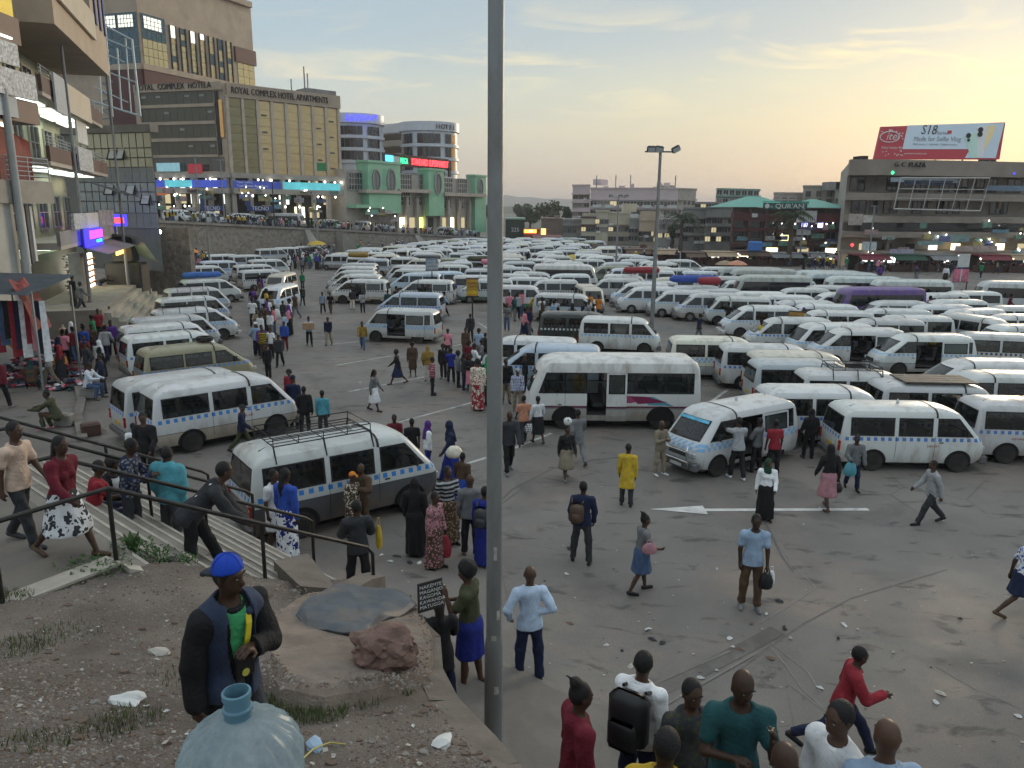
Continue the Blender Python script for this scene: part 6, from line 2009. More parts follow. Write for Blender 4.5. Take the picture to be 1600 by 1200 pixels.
 if wear != 'none':
  T=Field(lo,hi,h)
  e=0.020
  T.cap(p0+t*0.0,p0+t*0.20,0.150+0.01*fem,0.136,0.05,1.22)
  T.cap(p0+t*0.20,p0+t*0.41,0.136,0.160,0.05,1.28)
  T.cap(J['shl']-np.array((0,0.01,0)),J['shr']+np.array((0,0.01,0)),0.070,0.070,0.05,1.05)
  if fem:
   for s in (1,-1):T.ell(p0+t*0.31+fx*0.085+np.array((0,s*0.065,0)),(0.065,0.068,0.065),0.05)
  if wear in ('jacket','coat','shawl'):e=0.032
  hem={'tunic':-0.42,'coat':-0.24,'jacket':-0.13,'shawl':-0.10}.get(wear,-0.10)
  T.cap(p0+t*hem,p0+t*0.05,0.197+(0.02 if wear == 'tunic' else 0.0),0.176,0.04,1.38)
  for n_,s in (('l',1),('r',-1)):
   if wear in ('tee','mini'):T.cap(J['sh'+n_],J['sh'+n_]*0.42+J['elb'+n_]*0.58,0.072,0.068,0.035)
   else:
    T.cap(J['sh'+n_],J['elb'+n_],0.054+e,0.044+e,0.035)
    T.cap(J['elb'+n_],J['wri'+n_]-J['fd'+n_]*0.01,0.043+e,0.030+e,0.02)
  if wear == 'shawl':
   T.cap(J['shl'],J['elbl'],0.10,0.10,0.08);T.cap(J['shr'],J['elbr'],0.10,0.10,0.08);T.cap(nb-t*0.2,nb-t*0.02,0.2,0.12,0.08,1.1)
  if h <0.03:T.wrinkle(0.006)
  hz=(p0+t*hem)
  T.cut(lambda x,y,z:-((x-hz[0])*t[0]+(z-hz[2])*t[2]))
  nn=nb-t*0.005
  c=nn+t*0.06+fx*0.02
  T.cut(lambda x,y,z:0.082-np.sqrt((x-c[0])** 2+(y-c[1])** 2+(z-c[2])** 2))
  if wear in ('jacket','coat')and fine:
   T.cut(lambda x,y,z:np.where(((x-p0[0])*fx[0]+(z-p0[2])*fx[2])>0.02,0.030+0.05*np.clip((z-p0[2])*1.5,0,1)-np.abs(y),-1.0))
  out['top']=T.mesh('shirt',CLOTH)
  if wear in ('jacket','coat')and fine:
   U=Field(lo,hi,h)
   U.cap(p0+t*0.0,p0+t*0.20,0.142,0.127,0.05,1.26)
   U.cap(p0+t*0.20,p0+t*0.41,0.127,0.150,0.05,1.32)
   U.cut(lambda x,y,z:np.abs(y)-0.13)
   U.cut(lambda x,y,z:0.075-np.sqrt((x-c[0])** 2+(y-c[1])** 2+(z-c[2])** 2))
   out['under']=U.mesh('undershirt',CLOTH)
 L=Field(lo,hi,h)
 kn=(J['kneel']+J['kneer'])/2
 an=(J['ankl']+J['ankr'])/2
 if wear in ('gown','skirt','mini'):
  hemz={'gown':0.07,'skirt':0.36,'mini':0.50}[wear]
  L.cap(p0+t*0.10,p0-t*0.06,0.150,0.172,0.05,1.15)
  tgt=an if wear == 'gown' else kn
  spread=abs(J['ankl'][0]-J['ankr'][0])*(0.30 if wear == 'gown' else 0.16)
  L.cap(p0-t*0.06,np.array((tgt[0],0,tgt[2]-0.06)),0.170,0.175+spread,0.05,1.05)
  for n_ in 'lr':
   L.cap(J['hip'+n_],J['knee'+n_],0.115,0.095,0.07)
   if wear == 'gown':L.cap(J['knee'+n_],J['ank'+n_],0.10,0.11,0.07)
  if h <0.03:
   g_=np.meshgrid(*[L.lo[i]+L.h*np.arange(L.F.shape[i])for i in range(3)],indexing='ij',sparse=True)
   L.F=(L.F+0.010*np.sin(9*np.arctan2(g_[1],g_[0]-an[0]+1e-6))*np.clip((p0[2]-g_[2])*1.4,0,1)).astype(np.float32)
  L.cut(lambda x,y,z:hemz-z)
  L.cut(lambda x,y,z:z-(p0[2]+0.10))
  nm='skirt'
 else:
  L.cap(p0-t*0.04,p0+t*0.07,0.148,0.140,0.05,1.22)
  for n_ in 'lr':
   L.cap(J['hip'+n_],J['knee'+n_],0.092,0.076,0.035)
   if wear != 'shorts':L.cap(J['knee'+n_],J['ank'+n_]+np.array((0,0,0.0)),0.078,0.064,0.03)
  if h <0.03:L.wrinkle(0.006,1.2)
  L.cut(lambda x,y,z:((x-p0[0])*t[0]+(z-p0[2])*t[2])-0.09)
  for n_ in 'lr':
   a=J['ank'+n_];d_=a-J['knee'+n_];d_ /= np.linalg.norm(d_)
   L.cut(lambda x,y,z,a=a,d_=d_:np.where((x-a[0])** 2+(y-a[1])** 2+(z-a[2])** 2 <0.02,(x-a[0])*d_[0]+(y-a[1])*d_[1]+(z-a[2])*d_[2]+0.005,-1.0))
  nm='trousers'
 out['bottom']=L.mesh(nm,CLOTH)
 if h <0.036:
  S_=Field(lo,hi,h)
  for n_ in 'lr':
   fo=J['foot'+n_]
   S_.cap(J['ank'+n_]+np.array((-0.038,0,-0.036)),J['ank'+n_]+fo*0.17+np.array((0,0,-0.046)),0.044,0.036,0.02)
  S_.cut(lambda x,y,z:-z)
  out['shoes']=S_.mesh('shoes',SHOE)
 H_=Field(hc-0.42,hc+0.32,min(h,0.022))
 if hair in ('short','bald','bun','tails','long'):
  H_.ell(hc+up*0.028-hf*0.012,(0.100 if hair != 'bald' else 0.0965,0.086 if hair != 'bald' else 0.082,0.112),0.01)
  cc=hc+hf*0.098-up*0.062
  if hair == 'bald':H_.cut(lambda x,y,z:1.0+0*(x+y+z))
  H_.cut(lambda x,y,z:0.118-np.sqrt((x-cc[0])** 2+(y-cc[1])** 2+(z-cc[2])** 2))
  H_.cut(lambda x,y,z:(hc[2]-0.055)-z)
 if hair == 'bun':
  q=hc-hf*0.06+up*0.13
  H_.ell(q,(0.055,0.06,0.055),0.02)
  for k in range(5):H_.cap(q,q+sd*0.05*(k-2)/2+up*0.05-hf*0.02*k,0.016,0.009,0.006)
 if hair == 'afro':
  H_.ell(hc+up*0.035-hf*0.018,(0.125,0.12,0.130),0.01)
  cc=hc+hf*0.11-up*0.06
  H_.cut(lambda x,y,z:0.120-np.sqrt((x-cc[0])** 2+(y-cc[1])** 2+(z-cc[2])** 2))
  H_.wrinkle(0.006,2.2)
 if hair in ('long','tails'):
  b=hc-hf*0.085-up*0.03
  H_.cap(b,b-np.array((0,0,0.16))-hf*0.03,0.052,0.05,0.04)
  H_.cap(b-np.array((0,0,0.16))-hf*0.03,b-np.array((0,0,0.34))-hf*0.02,0.055,0.035,0.03)
 if hair == 'scarf':
  H_.ell(hc+up*0.015-hf*0.012,(0.108,0.096,0.124),0.01)
  H_.cap(hc-up*0.08-hf*0.02,nb-t*0.04,0.085,0.135,0.05)
  H_.cap(nb-t*0.02-fx*0.06,nb-t*0.26-fx*0.10,0.10,0.11,0.06,1.4)
  cc=hc+hf*0.105-up*0.012
  H_.cut(lambda x,y,z:0.066-np.sqrt((x-cc[0])** 2+(y-cc[1])** 2+((z-cc[2])*0.8)** 2))
 if hair == 'cap':
  H_.ell(hc+up*0.04,(0.106,0.092,0.108),0.01)
  H_.cut(lambda x,y,z:(hc[2]+0.035)-z+0.25*((x-hc[0])*hf[0]+(y-hc[1])*hf[1]))
  H_.cap(hc+hf*0.10+up*0.055+sd*0.03,hc+hf*0.155+up*0.045-sd*0.0,0.030,0.03,0.01)
 out['hair']=H_.mesh('hair' if hair not in ('scarf','cap')else ('head_scarf' if hair == 'scarf' else 'cap'),HAIR if hair not in ('scarf','cap')else CLOTH)
 out['J']=J
 out['headtop']=hc[2]+0.135
 return out
def template(pose,wear,hair,h):
 k=(pose,wear,hair,h)
 if k not in TEMPL:
  TEMPL[k]=make_person(pose,wear,hair,h)
 return TEMPL[k]
def far_template(pose,wear,hair):
 k=(pose,wear,hair,'far')
 if k in TEMPL:return TEMPL[k]
 tp=make_person(pose,wear,hair,0.042)
 vs,fs,ms=[],[],[]
 for nm,mi in (('body',0),('top',1),('bottom',2),('hair',3)):
  me=tp.get(nm)
  if me is None:continue
  b=len(vs)
  vs += [tuple(v.co)for v in me.vertices]
  fs += [[b+i for i in p.vertices]for p in me.polygons]
  ms += [mi]*len(me.polygons)
  bpy.data.meshes.remove(me)
 me=bpy.data.meshes.new('person')
 me.from_pydata(vs,[],fs)
 for q in (SKINM,FARTOP,FARBOT,FARHAIR):me.materials.append(q)
 me.polygons.foreach_set('material_index',ms)
 me.polygons.foreach_set('use_smooth',[True]*len(fs))
 me.update()
 TEMPL[k]=(me,tp['headtop'])
 return TEMPL[k]
PEOPLE=[]
WORD={'tee':'T-shirt','shirt':'shirt','jacket':'jacket','coat':'coat','tunic':'tunic','gown':'top','skirt':'top','mini':'top','shawl':'shawl','shorts':'shirt'}
def person(px,foot,head,hdg,pose,wear,hair,top,bot,what,res=None,pat=None,pat2=None,hcol=None,z=None,base=None,under='white',shoe=None,height=None,loc=None):
 """foot / head: photo rows of soles and crown; what: rest of the label"""
 tpose=POSE[pose]
 if loc is not None:p=Vector(loc)
 elif foot is None:
  p=Z(px,head,1.72)
  for _ in range(8):
   zg=base if base is not None else gz(p.x,p.y)
   p=Z(px,head,zg+(height or 1.72))
  p.z=base if base is not None else gz(p.x,p.y)
 elif z is not None:p=Z(px,foot,z)
 else:p=G(px,foot)
 dist=p.length
 h=res or (0.0155 if dist <14 else (0.0195 if dist <20 else (0.026 if dist <32 else 0.034)))
 tp=template(pose,wear,hair,h)
 hgt=tp['headtop']
 sc=1.0
 if height:sc=height/1.72
 elif foot is not None and head is not None:
  q=Z(px,foot,p.z)
  d=ray(px,head)
  tt=math.hypot(q.x,q.y)/math.hypot(d.x,d.y)
  hh=CAM_H+d.z*tt-p.z
  sc=min(1.13,max(0.86,hh/hgt))
 o=link('person',tp['body'],None,p,R(hdg))
 o.scale=(sc,sc,sc)
 v=RNG.uniform(0.75,1.45)
 o.color=(SKIN[0]*v,SKIN[1]*v,SKIN[2]*v,1)
 cols={'top':top,'bottom':bot,'under':under,'hair':hcol or 'black','shoes':shoe or RNG.choice(['black','brown','charcoal','black','grey'])}
 for nm in ('top','under','bottom','shoes','hair'):
  me=tp.get(nm)
  if me is None:continue
  word={'top':WORD.get(wear,'shirt').lower().replace('-','_'),'bottom':me.name.split('.')[0],'under':'undershirt','shoes':'shoes','hair':me.name.split('.')[0]}[nm]
  c=link(word,me,o)
  if nm == 'hair' and word == 'hair':continue
  jit=RNG.uniform(0.85,1.15)
  c.color=(*[q*jit for q in PAL[cols[nm]]],1)
  pt=pat if nm == 'top' else (pat2 if nm == 'bottom' else None)
  if pt:
   if wear == 'gown' and nm == 'bottom' and pat2 is None:pass
   c.material_slots[0].link='OBJECT'
   c.material_slots[0].material=CLOTHS[pt[0]]
   c['c2']=[float(q)for q in PAL[pt[1]]]
 J=tp['J']
 if h <0.02 and wear not in ('shawl','gown','none'):
  nb,t_,fx=J['nb'],J['t'],J['fx']
  cb=MB();cb.tube([tuple(nb+t_*(0.012-0.022*math.cos(a))+fx*(0.012+0.070*math.cos(a))+np.array((0,0.075*math.sin(a),0)))for a in [2*math.pi*k/16 for k in range(17)]],0.015 if wear in ('tee','mini')else 0.021,6,cap=False)
  c=cb.build('collar',CLOTH,o,smooth_angle=70)
  jit=1.12 if wear != 'jacket' else 0.9
  c.color=(*[min(0.8,q*jit)for q in PAL[top]],1)
 if h <0.016 and hair != 'scarf':face(o,J)
 tag(o,'person in '+what,'person','people in the taxi park')
 PEOPLE.append((o,tp,p,sc,R(hdg)))
 return o,tp,p,sc
EYEW=mat('eye_white',(0.42,0.38,0.35),rough=0.2,var=0)
LIPM=mat('lips',(0.085,0.035,0.03),rough=0.45,var=0.1)
def face(o,J):
 hc,hf=J['hc'],J['hf']
 sd=np.cross((0,0,1),hf);sd /= np.linalg.norm(sd);up=np.cross(hf,sd)
 for s_ in (1,-1):
  e=MB();e.lathe([(0.001,-0.009),(0.010,0),(0.001,0.009)],8,tuple(hc+hf*0.086+sd*0.032*s_+up*0.012));e.lathe([(0.001,-0.006),(0.0055,0),(0.001,0.006)],6,tuple(hc+hf*0.093+sd*0.033*s_+up*0.012),1);e.build('eye',[EYEW,LETTER],o)
  e=MB();e.tube([tuple(hc+hf*(0.093-0.002*q)+sd*(0.016+0.012*q)*s_+up*(0.036+0.004*math.sin(q*1.2)))for q in range(4)],0.005,5);e.build('eyebrow',HAIR,o)
 e=MB();e.tube([tuple(hc+hf*(0.099-0.006*abs(q))+sd*0.012*q-up*0.060)for q in (-2,-1,0,1,2)],[0.003,0.007,0.0085,0.007,0.003],6);e.build('lips',LIPM,o)
def joint_world(rec,name,extra=(0,0,0)):
 o,tp,p,sc=rec[:4]
 a=o.rotation_euler.z
 q=tp['J'][name]*sc+np.array(extra)
 return Vector((p.x+q[0]*math.cos(a)-q[1]*math.sin(a),p.y+q[0]*math.sin(a)+q[1]*math.cos(a),p.z+q[2]))
FARPOSES=[('stand','shirt','short'),('walk','shirt','short'),('folded','tee','short'),('stand2','skirt','afro'),('walk2','tee','short'),('stand','gown','scarf'),('hips','jacket','cap'),('walk2','skirt','bun'),('sit','shirt','short')]
LABELS={}
def far_person(x,y,z,place,hdg=None,pose=None,cols=None):
 k=FARPOSES[pose if pose is not None else RNG.choice([0,0,1,2,3,4,4,5,6,7])]
 me,hgt=far_template(*k)
 o=link('person',me,None,(x,y,z),R(hdg if hdg is not None else RNG.uniform(0,360)))
 s=RNG.uniform(0.92,1.06)
 o.scale=(s,s,s)
 tops=['white','white','black','navy','blue','light blue','red','maroon','grey','charcoal','brown','green','pink','yellow','orange','teal','khaki','purple','light grey','black','charcoal']
 bots=['black','charcoal','navy','denim','brown','khaki','grey','black','navy']
 a,b=cols or (RNG.choice(tops),RNG.choice(bots))
 o['ct'],o['cb']=[float(q)for q in PAL[a]],[float(q)for q in PAL[b]]
 o['ch']=[0.008,0.007,0.007]if k[2]not in ('scarf','cap')else [float(q)for q in PAL[RNG.choice(['black','navy','white','maroon','purple'])]]
 v=RNG.uniform(0.8,1.3)
 o.color=(SKIN[0]*v,SKIN[1]*v,SKIN[2]*v,1)
 word={'shirt':'shirt','tee':'T-shirt','skirt':'blouse','gown':'top','jacket':'jacket'}[k[1]]
 low='skirt' if k[1]in ('skirt','gown')else 'trousers'
 base='person in %s %s and %s %s %s' % (a,word,b,low,place)
 LABELS.setdefault((base,place),[]).append((o,x/max(1,y)))
 tag(o,base,'person','people '+place)
 return o
def crowd(place,n,pts,zf=None,spread=0.0,pose=None,hdg=None):
 """n people within a photo polygon strip: pts = (px0, px1, py0, py1)"""
 a,b,c,d=pts
 k=tries=0
 while k <n and tries <n*12:
  tries += 1
  px,py=RNG.uniform(a,b),RNG.uniform(c,d)
  q=G(px,py)if zf is None else zf(px,py)
  if any((q.x-X)** 2+(q.y-Y)** 2 <2.2 for _,X,Y,_h,_p in VEH if abs(q.x-X)<2):continue
  if any((q.x-r[0])** 2+(q.y-r[1])** 2 <0.20 for r in CROWDPT):continue
  CROWDPT.append((q.x,q.y))
  far_person(q.x,q.y,q.z,place,hdg,pose)
  k += 1
CROWDPT=[]
# ------------------------------------------------------------------ the people one can pick out
A=person
A(978,790,693,75,'stand','tunic','short','yellow','charcoal','long yellow tunic over dark trousers, standing by the arrow head')
rec_blue=A(826,1062,885,100,'hips','shirt','bald','pale blue','navy','pale blue shirt and navy trousers, seen from behind beside the lamp post',shoe='black')
rec_polo=A(1170,950,801,262,'stand','tee','short','light blue','brown','light blue polo shirt and brown trousers holding a black bag')
rec_pack=A(908,878,752,80,'wide','shirt','short','navy','charcoal','dark navy pullover with a brown backpack over one shoulder')
rec_lady=A(1000,925,803,12,'bag','mini','bun','grey','denim','grey top and short denim skirt carrying a black bag')
A(1308,1176,1003,345,'stride','jacket','short','red','navy','red jacket and navy trousers striding across the near square',shoe='black')
A(1160,None,1052,262,'phone','tee','bald','teal','charcoal','dark teal shirt with hand on chin at the bottom of the view',base=2.2)
A(1080,None,1069,285,'stand','shirt','short','charcoal','black','dark camouflage shirt beside the white jacket at the bottom',pat=('print','olive'),base=1.5)
rec_wj=A(1005,None,1027,55,'stand2','shirt','short','white','navy','white jacket with a big black backpack at the bottom of the view',base=1.5)
A(903,None,1076,15,'stand','jacket','bun','maroon','black','maroon hoodie with braided bun at the bottom of the view',under='maroon',base=1.5)
A(1042,None,1152,75,'stand2','shirt','short','yellow','black','yellow shirt, only head and shoulders showing at the bottom edge',base=2.2)
A(1318,None,1106,205,'stand','shirt','short','white','navy','white collared shirt cut off by the bottom edge, below the red jacket',base=2.2)
A(1391,None,1142,85,'stand','shirt','bald','light blue','navy','light blue shirt, only head and shoulders at the bottom right',base=2.2)
A(1224,None,1169,275,'stand','tee','bald','pale blue','navy','pale blue shirt, bald head just inside the bottom edge',base=2.2)
A(1450,818,717,182,'walk','shirt','short','light grey','charcoal','light grey shirt and dark trousers walking alone on the right')
rec_edge=A(1588,962,832,355,'walk','mini','bun','white','navy','blue and white print top and navy skirt at the right edge',pat=('print','blue'))
rec_hij=A(1193,812,715,255,'stand2','gown','scarf','white','black','white sports jacket, green head scarf and long black skirt',hcol='dark green')
rec_pinksk=A(1290,795,693,95,'walk2','skirt','scarf','black','rose','black shawl and pleated pink skirt walking away from the arrow',hcol='black')
rec_greenbag=A(1330,765,680,262,'bag','jacket','short','grey','navy','grey jacket over white vest carrying a turquoise bag')
A(1150,748,652,100,'reach','tee','short','light grey','black','light grey T-shirt and black track pants at the open van door',shoe='white')
A(1180,737,652,130,'folded','shirt','short','grey','black','dark grey shirt waiting in the open van door')
A(1206,742,655,95,'stand','tee','short','red','black','red T-shirt at the side of the bull bar van')
A(1030,742,657,300,'folded','shirt','bald','khaki','khaki','khaki shirt and trousers leaning by the bull bar',shoe='white')
A(1262,716,641,92,'stand2','jacket','scarf','black','black','black jacket, back turned, between the two foremost tail-on vans',hcol='black')
rec_ball=A(884,748,672,285,'walk2','skirt','short','black','khaki','black top and khaki skirt with a football on the head')
A(902,724,640,105,'walk','coat','short','grey','grey','grey suit walking away below the minibus front wheel')
A(795,738,641,285,'walk2','jacket','bald','charcoal','black','charcoal suit jacket and white shirt right of the lamp post')
A(818,692,618,105,'walk2','tee','short','salmon','charcoal','salmon shirt and grey trousers at the minibus front')
rec_school=A(840,692,619,110,'bag','skirt','short','white','black','white blouse and black pinafore with a red and white carrier bag')
A(808,642,575,275,'stand','shirt','cap','blue','khaki','blue checked shirt and grey cap in front of the light blue van',pat=('check','white'),hcol='light grey')
A(790,630,560,280,'stand2','jacket','short','black','khaki','black jacket and khaki trousers half hidden by the lamp post')
A(820,612,552,200,'stand','shirt','cap','black','black','black clothes and grey helmet beside the light blue van',hcol='grey')
A(747,641,560,80,'stand','gown','short','cream','red','long red and cream patterned dress left of the lamp post',pat2=('floral','cream'),pat=('print','red'))
A(762,633,556,90,'stand','gown','scarf','dark green','dark green','long dark green dress touching the lamp post',hcol='green')
A(676,617,560,20,'hips','shirt','short','rose','black','pink shawl over black clothes at the end of the queue',pat=('stripe','maroon'))
A(669,596,547,90,'stand','shawl','scarf','mustard','cream','mustard shawl wrapped over the head by the queue',hcol='mustard')
A(645,588,537,275,'stand2','skirt','afro','brown','brown','brown dress standing apart left of the queue')
A(622,600,550,190,'walk','skirt','afro','black','navy','black top and blue skirt walking left of the queue')
A(585,642,577,348,'walk2','skirt','long','grey','white','grey jacket and pale mint skirt walking alone in the lane',under='white')
q_=[(700,562,526,'pink','black','tee','short'),(693,592,538,'black','black','jacket','afro'),(705,599,547,'royal blue','black','tee','short'),(716,605,553,'grey','black','jacket','afro'),(725,609,556,'charcoal','navy','shirt','long'),(735,612,560,'black','pink','skirt','afro'),(733,585,532,'maroon','black','jacket','afro'),
  (742,600,536,'white','navy','shirt','short'),(752,585,530,'grey','charcoal','jacket','short'),(728,560,512,'brown','brown','gown','bun'),(748,562,522,'light blue','khaki','tee','afro'),(735,534,490,'charcoal','black','coat','short'),(758,570,530,'black','black','shirt','short'),(745,620,566,'maroon','maroon','gown','short')]
qn=['pink T-shirt near the head of the queue','black jacket and afro in the queue','bright blue vest top in the queue','grey jacket in the queue behind the blue top','charcoal shirt and long braids in the queue','black top and pink skirt in the queue','maroon hooded jacket in the queue','white shirt bending forward in the queue',
  'grey jacket close to the lamp post in the queue','long brown dress ahead of the queue','light blue T-shirt ahead of the queue','charcoal coat at the foot of the yellow notice board','black shirt beside the lamp post in the queue','long maroon dress behind the red and cream one']
for (px,f,hd,t_,b_,wr,hr),lb in zip(q_,qn):A(px,f,hd,RNG.choice([90,70,110,250,20]),RNG.choice(['stand','stand2','folded','hips']),wr,hr,t_,b_,lb)
# the lane
rec_box=A(484,540,494,285,'carry','shirt','short','light blue','black','light blue shirt carrying a cardboard box down the lane')
A(514,539,497,268,'walk2','shirt','short','navy','khaki','navy shirt and khaki trousers walking down the lane')
A(567,546,503,275,'walk','jacket','short','mustard','denim','brown jacket and jeans walking in the lane',under='brown')
A(505,490,459,270,'walk2','tee','short','light blue','black','light blue T-shirt walking beside one in black, far lane')
A(517,490,458,272,'walk','tee','short','black','brown','black T-shirt walking beside one in light blue, far lane')
A(551,484,457,90,'stand2','shirt','short','charcoal','cream','cream trousers and dark shirt beside the black-squared van')
A(567,489,461,280,'phone','shirt','short','light grey','black','light grey shirt on the phone near the black-squared van')
A(403,500,466,95,'stand','shirt','short','light blue','navy','blue shirt with back turned before the silver van')
A(424,497,463,80,'walk2','shirt','bald','khaki','khaki','khaki clothes dragging a white sack behind the silver van')
ln=[(404,556,516,'white','black','yellow reflective vest over white'),(425,560,512,'white','black','white T-shirt in the lane group'),(438,573,524,'charcoal','black','charcoal jacket at the edge of the lane group'),(446,548,502,'blue','maroon','blue bib and maroon trousers'),(424,528,499,'white','grey','white shirt, arms down, behind the lane group'),
  (403,526,500,'khaki','black','khaki shirt with arms folded'),(444,508,485,'charcoal','black','dark shirt alone behind the lane group'),(420,592,553,'black','black','black clothes with a pink bag strap'),(412,560,528,'black','brown','black top next to the reflective vest'),(473,452,429,'green','black','green shirt at the far end of the lane'),(458,468,437,'white','black','white shirt beside the silver van door'),(473,478,449,'charcoal','black','charcoal clothes walking down the far lane')]
for i,(px,f,hd,t_,b_,lb)in enumerate(ln):A(px,f,hd,RNG.choice([90,270,250,100]),'folded' if 'folded' in lb else RNG.choice(['stand','stand2','walk2','stand']),'tee' if 'T-shirt' in lb else 'shirt','short',t_,b_,lb,pat=('stripe','yellow')if 'reflective' in lb else None)
A(455,642,578,250,'stand2','jacket','afro','red','black','red top and black jacket at the nose of the muddy van')
A(461,668,586,80,'stand','shirt','cap','navy','black','navy work clothes and cap by the nose of the muddy van',hcol='navy')
A(478,680,603,95,'stand2','jacket','short','black','black','black jacket leaning on the nose of the muddy van')
A(506,682,611,92,'stand','shirt','short','turquoise','charcoal','pale turquoise shirt seen from behind in the lane')
A(380,706,642,5,'walk','jacket','cap','navy','olive','navy jacket and cap walking between the two near vans',hcol='charcoal')
# round the near taxi
rec_flor=A(452,877,728,62,'stand','gown','long','blue','white','white gown with big blue flowers at the tail of the near taxi',pat2=('floral','royal blue'))
A(434,862,732,330,'stand','mini','short','white','white','white sleeveless top behind the flowered gown',hcol='brown')
rec_bj=A(562,930,780,110,'folded','jacket','short','charcoal','black','charcoal jacket and black trousers standing near the stair foot')
A(553,838,738,330,'stand','gown','cap','brown','brown','brown patterned blouse and orange knitted hat',pat=('print','cream'),pat2=('print','cream'),hcol='orange')
A(567,832,724,250,'folded','jacket','bald','brown','brown','brown jacket facing the one in the orange hat',under='olive')
A(650,868,747,85,'stand','gown','scarf','black','black','long black gown and black head scarf by the near taxi',hcol='black')
rec_redbag=A(680,888,768,330,'stand','gown','short','rose','brown','brown patterned dress holding a red carrier bag',pat=('print','brown'),pat2=('print','rose'))
A(700,850,728,300,'stand2','gown','short','black','brown','black and white striped shawl and patterned skirt',pat=('stripe','light grey'),pat2=('print','tan'))
A(735,868,742,90,'stand','shirt','bald','grey','black','grey shirt and black trousers left of the lamp post')
rec_blg=A(757,884,760,75,'stand','gown','short','royal blue','royal blue','bright blue gown with a dark backpack behind the lamp post')
rec_bask=A(722,800,712,70,'walk2','gown','short','brown','blue','brown top and blue skirt carrying a basket behind the near taxi')
A(705,752,657,190,'walk2','gown','scarf','navy','royal blue','navy head scarf and blue gown walking by the near taxi nose',hcol='navy')
A(669,740,660,20,'stand','shirt','scarf','white','royal blue','white jacket and purple head scarf beyond the near taxi',hcol='purple')
A(645,736,670,100,'stand','tee','short','black','black','black T-shirt beyond the near taxi cab')
A(618,728,657,280,'stand','tee','short','maroon','black','maroon T-shirt beyond the roof of the near taxi')
# foot of the near wall
A(735,1075,878,165,'phone','mini','afro','olive','royal blue','olive jacket and blue skirt with hand to mouth beside the lamp post')
rec_sign=A(690,1112,936,112,'reach','coat','long','black','navy','long black cardigan holding up a black route board',under='black')
# on the stairs and landing
LZ=3.2
A(42,849,655,352,'walk2','tee','short','peach','charcoal','peach polo shirt resting a hand on the stair rail',z=LZ,shoe='charcoal')
A(110,868,682,345,'walk','skirt','long','maroon','white','maroon top and white floral skirt on the landing',z=LZ,pat2=('floral','charcoal'),shoe='brown')
# ------------------------------------------------------------------ near bank, stairs, rails
def soil_z(x,y):return 4.88-0.118*x-0.319*y
def SP(px,py,up_=0.0):
 d=ray(px,py)
 t_=(4.88+up_-CAM_H)/(d.z+0.118*d.x+0.319*d.y)
 return Vector((0,0,CAM_H))+d*t_
S0=Z(190,882,3.2)
ev=Vector((-0.758,0.652,0));dv=Vector((0.652,0.758,0))
LANDZ,NST,TREAD=3.2,12,0.30
RISE=(LANDZ-1.25)/NST
def soil_mat():
 m_,t,p=new_mat('bank_soil')
 tcn=N(t,'ShaderNodeTexCoord')
 v=tcn.outputs['Object']
 def nz(sc,det=6.0,ro=0.65):
  n=N(t,'ShaderNodeTexNoise',i_Scale=sc,i_Detail=det,i_Roughness=ro)
  t.links.new(v,n.inputs['Vector'])
  return n.outputs[0]
 c=mixc(t,ramp(t,nz(0.9),[(0.35,0.0),(0.68,1.0)]),(0.105,0.085,0.07),(0.20,0.17,0.145))
 c=mixc(t,ramp(t,nz(2.2),[(0.55,0.0),(0.72,0.7)]),c,(0.10,0.085,0.07))
 c=mixc(t,1.0,c,ramp(t,nz(60,3),[(0.3,0.7),(0.7,1.35)]),'MULTIPLY')
 t.links.new(c,p.inputs['Base Color'])
 p.inputs['Roughness'].default_value=0.95
 b=N(t,'ShaderNodeBump',i_Strength=0.9,i_Distance=0.03)
 t.links.new(math_(t,'ADD',nz(22,5,0.75),math_(t,'MULTIPLY',nz(90,2),0.4)),b.inputs['Height'])
 t.links.new(b.outputs[0],p.inputs['Normal'])
 return m_
SOIL=soil_mat()
sb=S0+dv*(NST*TREAD+0.1)
bank=[S0+dv*0.05,sb,SP(498,936),SP(560,930),SP(640,955),SP(674,1000),SP(676,1046),SP(700,1096),SP(790,1196),SP(860,1290),Vector((0.9,3.0,0)),Vector((0.9,0.3,0)),Vector((-7.5,0.3,0)),Vector((-7.5,4.4,0)),Z(14,952,3.2)+Vector((-1.6,-1.1,0)),Z(14,952,3.2)]
poly=[(p.x,p.y)for p in bank]
def inside(x,y,pl):
 c=False
 j=len(pl)-1
 for i in range(len(pl)):
  if (pl[i][1]>y)!= (pl[j][1]>y)and x <(pl[j][0]-pl[i][0])*(y-pl[i][1])/(pl[j][1]-pl[i][1])+pl[i][0]:c=not c
  j=i
 return c
def bank_z(x,y):
 return soil_z(x,y)+0.34*math.exp(-((x-S0.x-0.3)** 2+(y-S0.y-0.3)** 2)/1.3)+0.05*mnoise.noise((x*0.9,y*0.9,2))+0.025*mnoise.noise((x*3.1,y*3.1,5))
